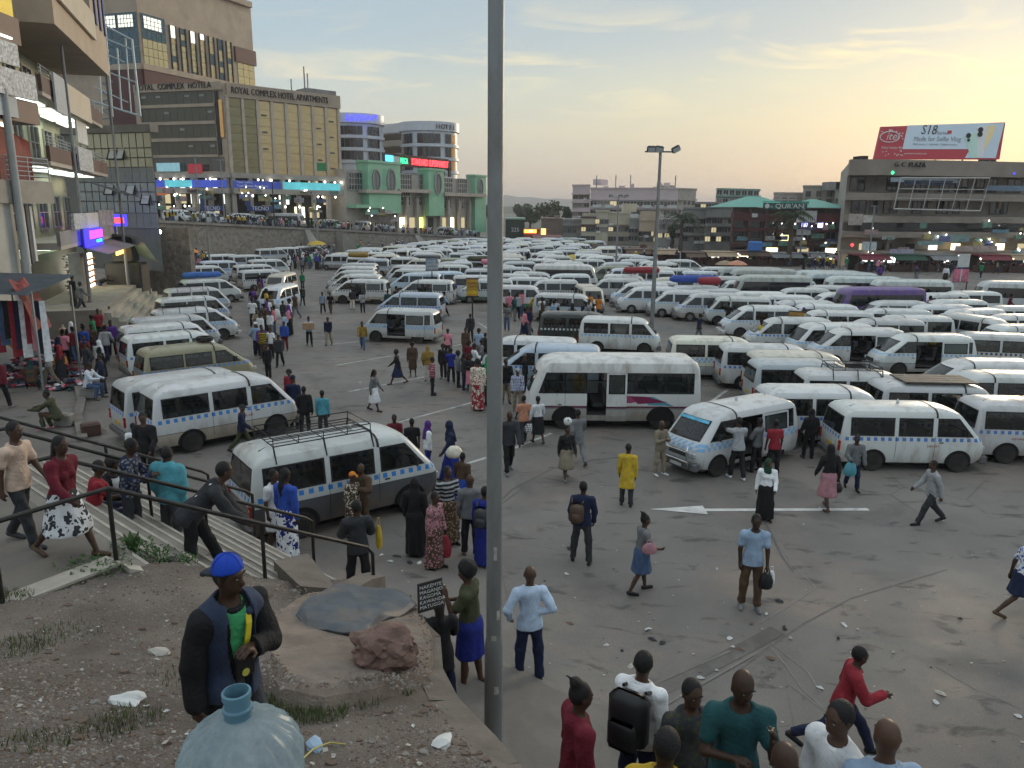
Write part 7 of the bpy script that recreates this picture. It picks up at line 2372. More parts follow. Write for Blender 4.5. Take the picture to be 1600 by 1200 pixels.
# grid over the bank clipped to the outline: cells inside, rim stitched by a skirt
m=MB()
st_=0.12
xs=np.arange(-7.5,1.2,st_)
ys=np.arange(0.3,11.6,st_)
keep={}
vs=[]
for i,x in enumerate(xs):
 for j,y in enumerate(ys):
  keep[i,j]=inside(x+st_/2,y+st_/2,poly)
vid={}
def vert(i,j):
 if (i,j)not in vid:
  vid[i,j]=len(vs)
  x,y=xs[i]if i <len(xs)else xs[-1]+st_,ys[j]if j <len(ys)else ys[-1]+st_
  vs.append((x,y,bank_z(x,y)))
 return vid[i,j]
fs=[]
for (i,j),k in keep.items():
 if k and i+1 <len(xs)and j+1 <len(ys):fs.append((vert(i,j),vert(i+1,j),vert(i+1,j+1),vert(i,j+1)))
m.add(vs,fs)
o=m.build('bank_ground',SOIL,smooth_angle=70)
tag(o,None,None,kind='structure')
# rim slab and retaining face
WALLC=mat('stained_concrete',(0.17,0.145,0.12),rough=0.9,var=0.25,scale=1.5,bump=0.5,bscale=22,dirt=0.8,dirt_col=(0.055,0.047,0.04))
bw=empty('bank_wall',(bank[3].x,bank[3].y,1.0),0,'stained concrete retaining wall holding the near earth bank','wall')
for i in range(1,11):
 a,b=bank[i],bank[i+1]
 mb=MB()
 d=Vector((b.x-a.x,b.y-a.y,0));L_=d.length;d.normalize()
 nrm=Vector((-d.y,d.x,0))
 k=max(1,int(L_/0.4))
 for q in range(k):
  p,r_=a+d*L_*q/k,a+d*L_*(q+1)/k
  za,zb=bank_z(p.x,p.y)+0.03,bank_z(r_.x,r_.y)+0.03
  A_,B_=p+nrm*0.10,r_+nrm*0.10
  C_,D_=r_-nrm*0.16,p-nrm*0.16
  mb.add([(A_.x,A_.y,-0.1),(B_.x,B_.y,-0.1),(B_.x,B_.y,zb-0.02),(A_.x,A_.y,za-0.02),(C_.x,C_.y,zb+0.015),(D_.x,D_.y,za+0.015),(C_.x,C_.y,zb-0.3),(D_.x,D_.y,za-0.3)],[(1,0,3,2),(2,3,5,4),(4,5,7,6)])
 part(bw,'wall_segment',mb,WALLC)
# landing slab, its pale edge, steps
STEPM=mat('step_concrete',(0.24,0.215,0.185),rough=0.85,var=0.18,scale=1.4,bump=0.25,bscale=25,dirt=0.65,dirt_col=(0.13,0.11,0.095))
LANDM=mat('landing_concrete',(0.165,0.145,0.125),rough=0.85,var=0.2,scale=1.0,bump=0.25,bscale=25,dirt=0.5,dirt_col=(0.10,0.088,0.078))
PALEE=mat('pale_screed',(0.40,0.365,0.31),rough=0.9,var=0.2,scale=3.0,bump=0.3,bscale=30,dirt=0.6,dirt_col=(0.22,0.19,0.15))
lb=Z(14,952,3.2)
stair=empty('stairway',S0-ev*0+Vector((0,0,-3.2)),0,'wide concrete stairway descending from the landing to the taxi park','stairs')
Wd=7.5
mb=MB()
mb.prism([(S0.x,S0.y),((S0+ev*Wd).x,(S0+ev*Wd).y),(-14,10),(-14,5.0),((lb-dv*0.2).x-2.2,(lb).y-1.9),(lb.x,lb.y)],0.2,LANDZ)
part(stair,'landing',mb,LANDM)
mb=MB()
q1,q2=S0+(lb-S0).normalized()*0.0,lb
nn=Vector((-(q2-q1).y,(q2-q1).x,0)).normalized()
if nn.y <0:nn.negate()
mb.add([(q1.x,q1.y,LANDZ+0.03),(q2.x,q2.y,LANDZ+0.03),(q2.x+nn.x*0.30,q2.y+nn.y*0.30,LANDZ+0.03),(q1.x+nn.x*0.30,q1.y+nn.y*0.30,LANDZ+0.03),
  (q1.x,q1.y,2.6),(q2.x,q2.y,2.6),(q2.x+nn.x*0.30,q2.y+nn.y*0.30,LANDZ),(q1.x+nn.x*0.30,q1.y+nn.y*0.30,LANDZ)],[(0,1,2,3),(0,4,5,1),(3,2,6,7),(0,3,7,4)])
part(stair,'pale_edge',mb,PALEE)
for k in range(NST):
 mb=MB()
 zt_=LANDZ-RISE*(k+1)
 a=S0+dv*TREAD*k
 for s_ in range(5):
  u0,u1=Wd*s_/5,Wd*(s_+1)/5-0.012
  j=RNG.uniform(-0.008,0.008)
  p=[a+ev*u0,a+dv*(TREAD+0.05)+ev*u0,a+dv*(TREAD+0.05)+ev*u1,a+ev*u1]
  mb.prism([(q.x,q.y)for q in p],0.3,zt_+j)
 part(stair,'step',mb,STEPM)
mb=MB()
c4=[(S0-ev*0.22,LANDZ+0.02),(S0-ev*0.22+dv*NST*TREAD,LANDZ+0.02-RISE*NST),(S0+dv*NST*TREAD-ev*0.01,LANDZ+0.02-RISE*NST),(S0-ev*0.01,LANDZ+0.02)]
mb.prism([(q.x,q.y)for q,_ in c4],0.4,[z for _,z in c4])
part(stair,'cheek',mb,PALEE)
for k in range(NST):
 mb=MB()
 a=S0+dv*(TREAD*(k+1)+0.01)
 p=[a,a+dv*0.045,a+dv*0.045+ev*Wd,a+ev*Wd]
 mb.prism([(q.x,q.y)for q in p],LANDZ-RISE*(k+1)-0.03,LANDZ-RISE*(k+1)+0.012)
 part(stair,'nosing',mb,PALEE)
RAILM=mat('dark_rail',(0.035,0.032,0.030),rough=0.45,metal=0.5,var=0.3,scale=9)
def rail(label,pts,posts,r_=0.028):
 r0=empty('handrail',posts[0][0],0,label,'railing','pipe handrails of the stairs')
 mb=MB();mb.tube(pts,r_,8);part(r0,'top_rail',mb,RAILM,50)
 for a,b in posts:
  mb=MB();mb.tube([a,b],r_*0.95,8);part(r0,'post',mb,RAILM,50)
def rl(e_,s_,h_=0.0):
 """point over the stairs: e along the step, s down the flight"""
 p=S0+ev*e_+dv*s_
 zz=LANDZ-max(0,min(NST,s_/TREAD))*RISE
 return Vector((p.x,p.y,zz+h_))
HR=0.90
f0=lb+nn*0.12;f0.z=LANDZ
f1=S0+nn*0.10;f1.z=LANDZ
far0=f0+(f0-f1).normalized()*2.2
end_=rl(-0.05,3.55)
rail('nearest dark pipe handrail, from the landing edge down to the bank corner',[far0+Vector((0,0,HR)),f0+Vector((0,0,HR)),f1+Vector((0,0,HR)),rl(-0.05,1.7,HR),rl(-0.05,3.45,HR),end_+Vector((0,0,HR-0.08)),end_],
  [(f0,f0+Vector((0,0,HR))),(f1,f1+Vector((0,0,HR))),(rl(-0.05,1.75),rl(-0.05,1.75,HR))])
for e_,lb_ in ((1.75,'middle dark pipe handrail dividing the stairs'),(3.6,'farther dark pipe handrail on the stairs behind the middle one'),(5.2,'farthest dark pipe handrail on the stairs')):
 rail(lb_,[rl(e_,-3.5,HR),rl(e_,0,HR),rl(e_,1.8,HR),rl(e_,3.6,HR),rl(e_,3.72,HR-0.1),rl(e_,3.72)],[(rl(e_,-3.4),rl(e_,-3.4,HR)),(rl(e_,-0.4),rl(e_,-0.4,HR)),(rl(e_,1.9),rl(e_,1.9,HR))])
# concrete cheek block at the stair foot, concrete mound, rock, tarpaulin
ck=[SP(428,884,0.02),SP(482,876,0.02),SP(525,932,0.02),SP(470,930,0.02)]
mb=MB();mb.prism([(p.x,p.y)for p in ck],0.6,[bank_z(p.x,p.y)+0.12 for p in ck])
tag(mb.build('concrete_block',WALLC),'weathered concrete block at the stair foot beside the bank','block')
mo=[(478,940),(540,932),(610,938),(655,960),(673,1000),(674,1040),(648,1072),(585,1092),(510,1108),(440,1092),(405,1040),(412,985)]
mc=SP(540,1005)
mb=MB()
rings=[]
for f,hh in ((1.06,-0.05),(1.0,0.10),(0.90,0.17),(0.6,0.19),(0.25,0.19)):
 rg=[]
 for k in range(36):
  t_=k/36*len(mo)
  i0=int(t_)
  a,b=SP(*mo[i0]),SP(*mo[(i0+1)% len(mo)])
  p=mc+(a.lerp(b,t_-i0)-mc)*f
  rg.append((p.x,p.y,soil_z(p.x,p.y)+hh+0.02*mnoise.noise((p.x*4,p.y*4,1))))
 rings.append(rg)
for a,b in zip(rings,rings[1:]):
 mb.add(a+b,[(36+i,36+(i+1)% 36,(i+1)% 36,i)for i in range(36)])
mb.add(rings[-1],[tuple(range(35,-1,-1))])
tag(mb.build('concrete_mound',mat('pebbly_concrete',(0.23,0.185,0.15),rough=0.95,var=0.25,scale=3,bump=0.9,bscale=55,dirt=0.6,dirt_col=(0.07,0.055,0.045)),smooth_angle=60),'rounded pebbly concrete mound at the bank edge under the rock','mound')
def blob(name,c,r,m_,seed,amp=0.25,freq=1.6,sub=3,squash=(1,1,1),ang=35,rz=0.0):
 """noisy rock-like lump"""
 import bmesh
 bm=bmesh.new()
 bmesh.ops.create_icosphere(bm,subdivisions=sub,radius=1.0)
 for v in bm.verts:
  d=v.co.normalized()
  q=d*freq+Vector((seed,0,0))
  n1_=mnoise.noise(q)+0.5*mnoise.noise(q*2.3)+0.25*mnoise.noise(q*5.1)
  rr=1+amp*n1_
  v.co=Vector((d.x*squash[0],d.y*squash[1],d.z*squash[2]))*rr*r
 me=bpy.data.meshes.new(name)
 bm.to_mesh(me);bm.free()
 me.materials.append(m_)
 me.polygons.foreach_set('use_smooth',[True]*len(me.polygons))
 me.set_sharp_from_angle(angle=R(ang))
 return link(name,me,None,c,rz)
rc=SP(600,1012,0.33)
rk=blob('rock',rc,0.30,mat('red_brown_rock',(0.17,0.105,0.085),rough=0.9,var=0.35,scale=9,bump=0.9,bscale=18,dirt=0.4,dirt_col=(0.26,0.18,0.15)),3.1,0.34,1.5,4,(1.0,0.72,0.66),25,0.1)
tag(rk,'big red brown rock lying on the folded tarpaulin','rock')
# tarpaulin: rumpled folded sheet with thickness
tp_=[(466,985),(500,952),(545,938),(640,955),(650,975),(590,1000),(575,1022),(548,1020),(480,1005)]
tc_=SP(560,978)
mb=MB()
nr_,na=12,48
for layer,dz_ in ((0,0.245),(1,0.205)):
 vs=[]
 for i in range(nr_+1):
  for k in range(na):
   t_=k/na*len(tp_)
   i0=int(t_)
   a,b=SP(*tp_[i0]),SP(*tp_[(i0+1)% len(tp_)])
   p=tc_+(a.lerp(b,t_-i0)-tc_)*(i/nr_)*1.03
   wv=0.07*abs(mnoise.noise((p.x*2.4,p.y*4.5,7)))+0.05*abs(mnoise.noise((p.x*5.0+p.y*3,p.y*2.2,3)))+0.022*math.sin(9*p.x+6*p.y)*(i/nr_)+0.02*mnoise.noise((p.x*8,p.y*8,2))
   vs.append((p.x,p.y,soil_z(p.x,p.y)+dz_+wv-(0.07 if i == nr_ else 0.0)*(1 if layer == 0 else 0.2)))
 mb.add(vs,[(i*na+k,i*na+(k+1)% na,(i+1)*na+(k+1)% na,(i+1)*na+k)[::(1 if layer else-1)]for i in range(nr_)for k in range(na)])
n0=(nr_+1)*na
mb.add([mb.v[nr_*na+k]for k in range(na)]+[mb.v[n0+nr_*na+k]for k in range(na)],[(k,na+k,na+(k+1)% na,(k+1)% na)for k in range(na)])
tag(mb.build('tarpaulin',mat('grey_tarpaulin',(0.07,0.085,0.10),rough=0.55,var=0.2,scale=3,bump=0.35,bscale=12,dirt=0.75,dirt_col=(0.19,0.14,0.10)),smooth_angle=50),'folded dusty grey tarpaulin spread under the rock','tarpaulin')
# gravel, grass and weeds on the bank
GRV=[mat('gravel_grey',(0.22,0.20,0.18),var=0.3,rough=0.9),mat('gravel_brown',(0.14,0.10,0.075),var=0.3,rough=0.9),mat('gravel_pale',(0.30,0.27,0.235),var=0.2,rough=0.9)]
mb=MB()
rg=random.Random(5)
cnt=0
while cnt <18000:
 px,py=rg.uniform(-20,800),rg.uniform(890,1215)
 p=SP(px,py)
 if not inside(p.x,p.y,poly):continue
 if mnoise.noise((p.x*1.1,p.y*1.1,9))<rg.uniform(-0.55,0.35):continue
 s_=0.006+0.022*rg.random()** 3
 z0=bank_z(p.x,p.y)
 if 405 <px <674 and 935 <py <1105:z0=soil_z(p.x,p.y)+0.17
 a=rg.uniform(0,6.28)
 ca,sa=math.cos(a),math.sin(a)
 b=[(1,0,0),(0,0.8,0),(-0.9,0.1,0),(0.1,-0.7,0),(0.1,0,0.6)]
 q=[((x*ca-y*sa)*s_*rg.uniform(0.7,1.3)+p.x,(x*sa+y*ca)*s_*rg.uniform(0.7,1.3)+p.y,z0-0.003+z*s_)for x,y,z in b]
 mb.add(q,[(0,1,4),(1,2,4),(2,3,4),(3,0,4)],rg.choice([0,0,1,1,1,1,0,2]))
 cnt += 1
for k in range(170):
 p=SP(rg.uniform(-10,790),rg.uniform(890,1200))
 if not inside(p.x,p.y,poly):continue
 s_=rg.uniform(0.02,0.05);a=rg.uniform(0,6.28);z0=bank_z(p.x,p.y);n=6
 r1=[(p.x+s_*math.cos(a+q)*rg.uniform(0.7,1.2),p.y+s_*math.sin(a+q)*rg.uniform(0.6,1),z0-0.01)for q in range(6)]
 r2=[(p.x+(x-p.x)*0.75,p.y+(y-p.y)*0.75,z+s_*rg.uniform(0.5,0.8))for x,y,z in r1]
 mb.add(r1+r2,[(i,(i+1)% 6,6+(i+1)% 6,6+i)for i in range(6)]+[tuple(range(6,12))],rg.choice([0,1,1,1]))
tag(mb.build('gravel',GRV),'loose gravel and grit scattered over the near earth bank','gravel',kind='stuff')
GRASS=[mat('grass_green',(0.085,0.125,0.04),var=0.3,scale=3,rough=0.8),mat('grass_dry',(0.11,0.10,0.045),var=0.3,scale=3,rough=0.85)]
mb=MB()
for cx_,cy_,rr,n_ in ((20,1010,0.30,240),(60,1000,0.25,120),(450,1110,0.30,700),(500,1112,0.22,500),(400,1095,0.2,300),(200,1125,0.25,220),(170,1140,0.2,140),(60,1160,0.2,160),(20,940,0.22,260),(290,1060,0.3,120),(560,1095,0.2,160),(110,990,0.3,120),(630,1080,0.15,80)):
 c=SP(cx_,cy_)
 for k in range(n_):
  a,d=rg.uniform(0,6.28),rr*rg.random()** 0.6
  x,y=c.x+d*math.cos(a),c.y+d*math.sin(a)
  z0=bank_z(x,y)
  hh=rg.uniform(0.02,0.085)
  b=rg.uniform(0,6.28)
  wx,wy=0.004*math.cos(b),0.004*math.sin(b)
  lx,ly=hh*0.6*math.cos(b+1.3)*rg.random(),hh*0.6*math.sin(b+1.3)*rg.random()
  mb.add([(x-wx,y-wy,z0),(x+wx,y+wy,z0),(x+lx*0.5+wx*0.6,y+ly*0.5,z0+hh*0.6),(x+lx,y+ly,z0+hh)],[(0,1,2),(0,2,3)],0 if rg.random()<0.75 else 1)
tag(mb.build('grass',GRASS),'sparse green grass tufts on the near earth bank','grass',kind='stuff')
LEAF=mat('weed_leaf',(0.045,0.10,0.022),var=0.35,scale=6,rough=0.6)
def leaf(mb,p,d,ln,wd,m=0,droop=0.3):
 d=Vector(d).normalized()
 sd_=d.cross(Vector((0,0,1)))
 if sd_.length <0.1:sd_=Vector((1,0,0))
 sd_.normalize()
 a,b,c=Vector(p),Vector(p)+d*ln*0.5+Vector((0,0,0.02)),Vector(p)+d*ln-Vector((0,0,ln*droop))
 mb.add([a,b+sd_*wd/2,c,b-sd_*wd/2,b-Vector((0,0,wd*0.18))],[(0,4,1),(1,4,2),(0,3,4),(4,3,2)],m)
for i,(px,py,n_,hh,lb_)in enumerate([(212,905,260,0.34,'leafy green weed growing by the pale landing edge'),(255,912,90,0.20,'small low weed next to the plastic bag by the stairs'),(293,905,90,0.16,'small weed by the plinth of the stairs'),(150,925,140,0.14,'creeping weed along the pale landing edge')]):
 c=SP(px,py)
 wd_=empty('weed_plant',(c.x,c.y,bank_z(c.x,c.y)),0,lb_,'plant')
 mb=MB()
 for k in range(n_):
  a=rg.uniform(0,6.28);d=rg.random()** 0.6*(0.26 if n_ >100 else 0.14)
  z0=rg.random()*hh*(1-d*1.5)
  p=(d*math.cos(a)*(1.6 if i == 3 else 1),d*math.sin(a),z0+0.01)
  leaf(mb,p,(math.cos(a+rg.uniform(-1,1)),math.sin(a+rg.uniform(-1,1)),rg.uniform(0.1,0.9)),rg.uniform(0.04,0.09),rg.uniform(0.02,0.045))
 if i == 0:
  for k in range(7):
   a=rg.uniform(0,6.28)
   leaf(mb,(0.03*math.cos(a),0.03*math.sin(a),0.12),(math.cos(a)*0.4,math.sin(a)*0.4,1.0),0.30,0.075,0,0.1)
 mb.build('leaves',LEAF,wd_)
 mb=MB()
 for k in range(6):
  a=rg.uniform(0,6.28);mb.tube([(0,0,-0.02),(0.05*math.cos(a),0.05*math.sin(a),hh*0.5),(0.1*math.cos(a),0.1*math.sin(a),hh*0.8)],0.005,4)
 mb.build('stem',LEAF,wd_)
# near lamp post with its thicker foot
lp=G(771,1168)
pole=empty('lamp_post',lp,0,'tall grey steel lamp post in the near middle','lamp post')
PM=mat('galvanised_post',(0.24,0.25,0.25),rough=0.5,metal=0.35,var=0.14,scale=2.0,dirt=0.75,dirt_col=(0.13,0.10,0.08),stretch=(1,1,0.35),bump=0.15,bscale=12)
SCRAP=mat('poster_scrap',(0.42,0.40,0.36),var=0.35,scale=14)
zsw=CAM_H+(ray(771,1000).z/ray(771,1000).y)*lp.y
mb=MB();mb.lathe([(0.112,-0.2),(0.108,zsw-lp.z-0.10),(0.104,zsw-lp.z-0.05),(0.090,zsw-lp.z+0.05)],20);mb.build('base_section',PM,pole,smooth_angle=40)
mb=MB();mb.lathe([(0.089,zsw-lp.z+0.03),(0.072,13.5)],20);mb.build('shaft',PM,pole,smooth_angle=40)
mb=MB();mb.lathe([(0.118,-0.02),(0.118,0.03),(0.112,0.04)],16);mb.build('foot_collar',PM,pole,smooth_angle=40)
mb=MB();mb.tube([(0,0,13.4),(0.4,0.2,13.9),(1.6,0.9,14.1)],0.04,8);mb.bev(1.4,2.1,0.75,1.15,14.05,14.2,0.03);mb.build('lamp_arm',PM,pole)
for a,z,w_,h_ in ((-1.9,1.35,0.7,0.20),(-1.2,1.75,0.5,0.12),(-1.6,2.5,0.4,0.16),(-1.5,0.8,0.5,0.10)):
 mb=MB();mb.lathe([(0.113 if z <zsw-lp.z-0.1 else 0.0915,z),(0.111 if z <zsw-lp.z-0.1 else 0.0905,z+h_)],5,(0,0,0),0,'z',a,a+w_,cap=False);mb.build('poster_scrap',SCRAP,pole)
for a in (0,1.57,3.14,4.71):mb=MB();mb.lathe([(0.014,0.02),(0.014,0.07),(0.001,0.075)],6,(0.14*math.cos(a),0.14*math.sin(a),0));mb.build('bolt',IRON,pole)
# parapet out of view under the water bottle
bp=Vector((0,0,CAM_H))+CM @ Vector(((369-800)/FPX*1.72,-(1080-600)/FPX*1.72,-1.72))
BZ=bp.z-0.485
mb=MB();mb.bev(-3.2,1.6,0.35,bp.y+0.24,3.0,BZ,0.03)
tag(mb.build('parapet_wall',WALLC),'concrete parapet on which the water bottle stands','wall')
bot=empty('water_bottle',(bp.x,bp.y,BZ),0,'large pale blue plastic water bottle with ribbed shoulders in the foreground','bottle')
m_,t,p=new_mat('bottle_plastic')
p.inputs['Roughness'].default_value=0.25
tr=N(t,'ShaderNodeBsdfTransparent');tr.inputs[0].default_value=(0.72,0.84,0.90,1)
tl=N(t,'ShaderNodeBsdfTranslucent');tl.inputs[0].default_value=(0.62,0.72,0.77,1)
tcn=N(t,'ShaderNodeTexCoord');nz_=N(t,'ShaderNodeTexNoise',i_Scale=14.0,i_Detail=8.0,i_Roughness=0.75);t.links.new(tcn.outputs['Object'],nz_.inputs['Vector'])
t.links.new(mixc(t,ramp(t,nz_.outputs[0],[(0.4,0.0),(0.7,1.0)]),(0.33,0.40,0.44),(0.50,0.57,0.60)),p.inputs['Base Color'])
x1=N(t,'ShaderNodeMixShader');x1.inputs[0].default_value=0.45;t.links.new(p.outputs[0],x1.inputs[1]);t.links.new(tl.outputs[0],x1.inputs[2])
x2=N(t,'ShaderNodeMixShader');t.links.new(ramp(t,nz_.outputs[0],[(0.3,0.62),(0.75,0.40)]),x2.inputs[0]);t.links.new(x1.outputs[0],x2.inputs[1]);t.links.new(tr.outputs[0],x2.inputs[2])
t.links.new(x2.outputs[0],[n for n in t.nodes if n.type == 'OUTPUT_MATERIAL'][0].inputs[0])
m2,t,p=new_mat('bottle_neck_plastic')
p.inputs['Base Color'].default_value=(0.20,0.40,0.52,1)
p.inputs['Roughness'].default_value=0.18
p.inputs['Transmission Weight'].default_value=0.5
p.inputs['IOR'].default_value=1.3
mb=MB()
prof=[(0.02,0.0),(0.125,0.0),(0.136,0.02),(0.136,0.10),(0.130,0.12),(0.136,0.14),(0.136,0.22),(0.130,0.24),(0.137,0.26),(0.138,0.30),(0.132,0.335),(0.115,0.37),(0.088,0.395),(0.060,0.412),(0.040,0.420),(0.031,0.424)]
na=96
# finer shoulder for the ribs
fine_=[]
for i in range(len(prof)-1):
 (r0,z0),(r1,z1)=prof[i],prof[i+1]
 for q in range(4):fine_.append((r0+(r1-r0)*q/4,z0+(z1-z0)*q/4))
fine_.append(prof[-1])
vs=[]
for r_,z in fine_:
 for k in range(na):
  a=2*math.pi*k/na
  g_=smooth((z-0.285)/0.05)*smooth((0.421-z)/0.02)
  rr=r_*(1+0.045*math.sin(20*a+26*(z-0.28))*g_)
  vs.append((rr*math.cos(a),rr*math.sin(a),z))
mb.add(vs,[(i*na+k,i*na+(k+1)% na,(i+1)*na+(k+1)% na,(i+1)*na+k)for i in range(len(fine_)-1)for k in range(na)])
mb.build('jug',m_,bot,smooth_angle=60)
mb=MB();mb.lathe([(0.031,0.420),(0.030,0.435),(0.033,0.438),(0.033,0.446),(0.029,0.449),(0.0285,0.468),(0.032,0.470),(0.032,0.484),(0.027,0.486),(0.0255,0.47),(0.0255,0.42)],32);mb.build('neck',m2,bot,smooth_angle=50)
# ------------------------------------------------------------------ the boy in the blue cap
px_=343
for k in range(60):
 rr=2.5+0.05*k
 d=ray(px_,842)
 hz_=math.hypot(d.x,d.y)
 x,y=d.x/hz_*rr,d.y/hz_*rr
 if CAM_H+d.z/hz_*rr-bank_z(x,y)<1.62:break
NAVY=mat('worn_denim',(0.022,0.036,0.075),rough=0.8,var=0.35,scale=6,bump=0.3,bscale=60,dirt=0.25,dirt_col=(0.10,0.12,0.16))
rec_boy=person(0,None,None,322,'boy','coat','short','black','charcoal','blue cap and dark denim vest over a green shirt, on the near bank',res=0.008,under='green',loc=(x,y,bank_z(x,y)),height=1.57*1.72/1.79)
boy=rec_boy[0]
tpb=rec_boy[1]
Jb=tpb['J']
t_,fx_,p0_=Jb['t'],Jb['fx'],Jb['p']
for ch in list(boy.children):
 if ch.name.split('.')[0]== 'undershirt':ch.color=(0.06,0.36,0.14,1)
 if ch.name.split('.')[0]== 'trousers':ch.color=(0.045,0.05,0.055,1)
 if ch.name.split('.')[0]== 'coat':ch.name='sleeves_jacket'
Vt=Field(p0_-np.array((0.3,0.34,0.3)),p0_+np.array((0.32,0.34,0.62)),0.0095)
Vt.cap(p0_-t_*0.13,p0_+t_*0.20,0.205,0.165,0.05,1.22)
Vt.cap(p0_+t_*0.20,p0_+t_*0.42,0.165,0.182,0.05,1.22)
Vt.cap(Jb['shl']-np.array((0,0.04,0)),Jb['shr']+np.array((0,0.04,0)),0.088,0.088,0.05,1.0)
Vt.wrinkle(0.005,0.9)
cN=Jb['nb']+t_*0.05+fx_*0.02
Vt.cut(lambda x,y,z:0.095-np.sqrt((x-cN[0])** 2+(y-cN[1])** 2+(z-cN[2])** 2))
Vt.cut(lambda x,y,z:np.where(((x-p0_[0])*fx_[0]+(z-p0_[2])*fx_[2])>0.02,0.060+0.04*np.sin(5*(z-p0_[2]))-np.abs(y-0.01),-1.0))
hz2=p0_-t_*0.11
Vt.cut(lambda x,y,z:-((x-hz2[0])*t_[0]+(z-hz2[2])*t_[2]))
link('denim_vest',Vt.mesh('denim_vest',NAVY),boy)
Cl=Field(cN-0.2,cN+0.2,0.0095)
for s_ in (1,-1):Cl.cap(Jb['nb']+np.array((-0.055,s_*0.05,0.02)),Jb['nb']+np.array((0.075,s_*0.085,-0.06)),0.028,0.034,0.02)
Cl.cap(Jb['nb']+np.array((-0.06,0.05,0.02)),Jb['nb']+np.array((-0.06,-0.05,0.02)),0.03,0.03,0.02)
link('collar',Cl.mesh('collar',NAVY),boy)
# cap worn backwards
hc,hf=Jb['hc'],Jb['hf']
sdv=np.cross((0,0,1),hf);sdv /= np.linalg.norm(sdv);upv=np.cross(hf,sdv)
Cp=Field(hc-0.26,hc+0.26,0.008)
Cp.ell(hc+upv*0.035-hf*0.004,(0.108,0.094,0.118),0.01)
Cp.cut(lambda x,y,z:-((x-hc[0])*upv[0]+(y-hc[1])*upv[1]+(z-hc[2])*upv[2]-0.038+0.22*((x-hc[0])*hf[0]+(y-hc[1])*hf[1]+(z-hc[2])*hf[2])*-1.0))
cp=link('cap',Cp.mesh('cap',objcol('cap_cloth',0.8)),boy);cp.color=(0.012,0.055,0.42,1)
Br=Field(hc-0.34,hc+0.26,0.008)
Br.cap(hc-hf*0.085+upv*0.010+sdv*0.045,hc-hf*0.165-upv*0.012+sdv*0.030,0.014,0.013,0.01)
Br.cap(hc-hf*0.085+upv*0.010-sdv*0.045,hc-hf*0.165-upv*0.012-sdv*0.030,0.014,0.013,0.01)
Br.cap(hc-hf*0.085+upv*0.010,hc-hf*0.178-upv*0.014,0.015,0.013,0.02)
Br.cap(hc-hf*0.168-upv*0.012+sdv*0.03,hc-hf*0.168-upv*0.012-sdv*0.03,0.013,0.013,0.02)
bro=link('cap_visor',Br.mesh('cap_visor',objcol('cap_cloth',0.8)),boy);bro.color=(0.03,0.035,0.045,1)
for a in (0,60,120):
 e=MB();ca,sa=math.cos(R(a)),math.sin(R(a))
 e.tube([tuple(hc+upv*(0.035+0.1195*math.sin(R(b)))-hf*0.004+(hf*ca*0.1095+sdv*sa*0.0955)*math.cos(R(b)))for b in range(18,163,12)],0.0022,4);e.build('cap_seam',mat('cap_stitch',(0.008,0.03,0.22),var=0),boy)
# yellow strap and sling pouch, logo on the shirt
e=MB()
ch_=[p0_+t_*z_+fx_*f_+np.array((0,y_,0))for z_,f_,y_ in ((0.46,0.085,0.075),(0.40,0.128,0.055),(0.30,0.146,0.030),(0.20,0.140,0.010))]
e.add([tuple(q+np.array((0,s_*0.020,0)))for q in ch_ for s_ in (1,-1)],[(2*i,2*i+1,2*i+3,2*i+2)for i in range(3)])
e.add([tuple(q+fx_*0.008+np.array((0,s_*0.019,0)))for q in ch_ for s_ in (1,-1)],[(2*i+1,2*i,2*i+2,2*i+3)[::-1]for i in range(3)])
e.build('yellow_strap',mat('yellow_webbing',(0.62,0.50,0.02),var=0.15),boy)
pc=p0_+t_*0.10+fx_*0.150
e=MB();e.bev(pc[0]-0.02,pc[0]+0.02,pc[1]-0.055,pc[1]+0.075,pc[2]-0.05,pc[2]+0.11,0.012);e.build('sling_pouch',mat('black_nylon',(0.012,0.012,0.013),var=0.2),boy)
e=MB();e.lathe([(0.001,0.0),(0.026,0.0),(0.026,0.004),(0.001,0.006)],10,(pc[0]+0.021,pc[1]+0.0,pc[2]-0.01),axis='x');e.build('shirt_badge',mat('yellow_badge',(0.6,0.55,0.1),var=0.3),boy)
# ------------------------------------------------------------------ near shops on the left
nA,nB=AT(-80,330,31.5),AT(60,330,38)
oA,oB=AT(57,330,40),AT(150,330,56)
FN,FO=Face(nA,nB),Face(oA,oB)
sh=empty('shop_building',(oA.x,oA.y,0),0,'near shop building with stacked balconies, maroon fascias and many signs','building')
def bd(root,F,name,a,b,ya,yb,d0,d1,m_,uo=0.0):
 """board on a facade between photo columns a, b and rows ya, yb (measured at its middle)"""
 ua,ub=F.at(a),F.at(b)
 D=(F.A+F.u*(ua+ub)/2+F.n*d1).y
 mb=MB();F.box(mb,ua+uo,ub+uo,zy((a+b)/2,yb,D),zy((a+b)/2,ya,D),d0,d1)
 return part(root,name,mb,m_)
TANW=mat('tan_wall',(0.44,0.345,0.25),var=0.1,scale=0.5,dirt=0.3,dirt_col=(0.2,0.15,0.11))
CREAMP=mat('cream_panel',(0.55,0.48,0.38),var=0.08,scale=0.7)
GREENY=mat('pale_green_wall',(0.46,0.48,0.34),var=0.15,scale=0.8)
PRT=mat('printed_board',(0.42,0.44,0.46),var=0.75,scale=7.0,rough=0.6)
GRYW=mat('grey_board',(0.40,0.43,0.45),var=0.12,scale=2.0)
mb=MB();FN.box(mb,-6,FN.w,0,26,-14,-1.6);part(sh,'wall',mb,TANW)
mb=MB();mb.prism([FO.p(0,0,-1.7)[:2],FO.p(FO.w,0,-1.7)[:2],FO.p(FO.w,0,-14)[:2],FO.p(0,0,-14)[:2]],0,16);part(sh,'wall',mb,GREENY)
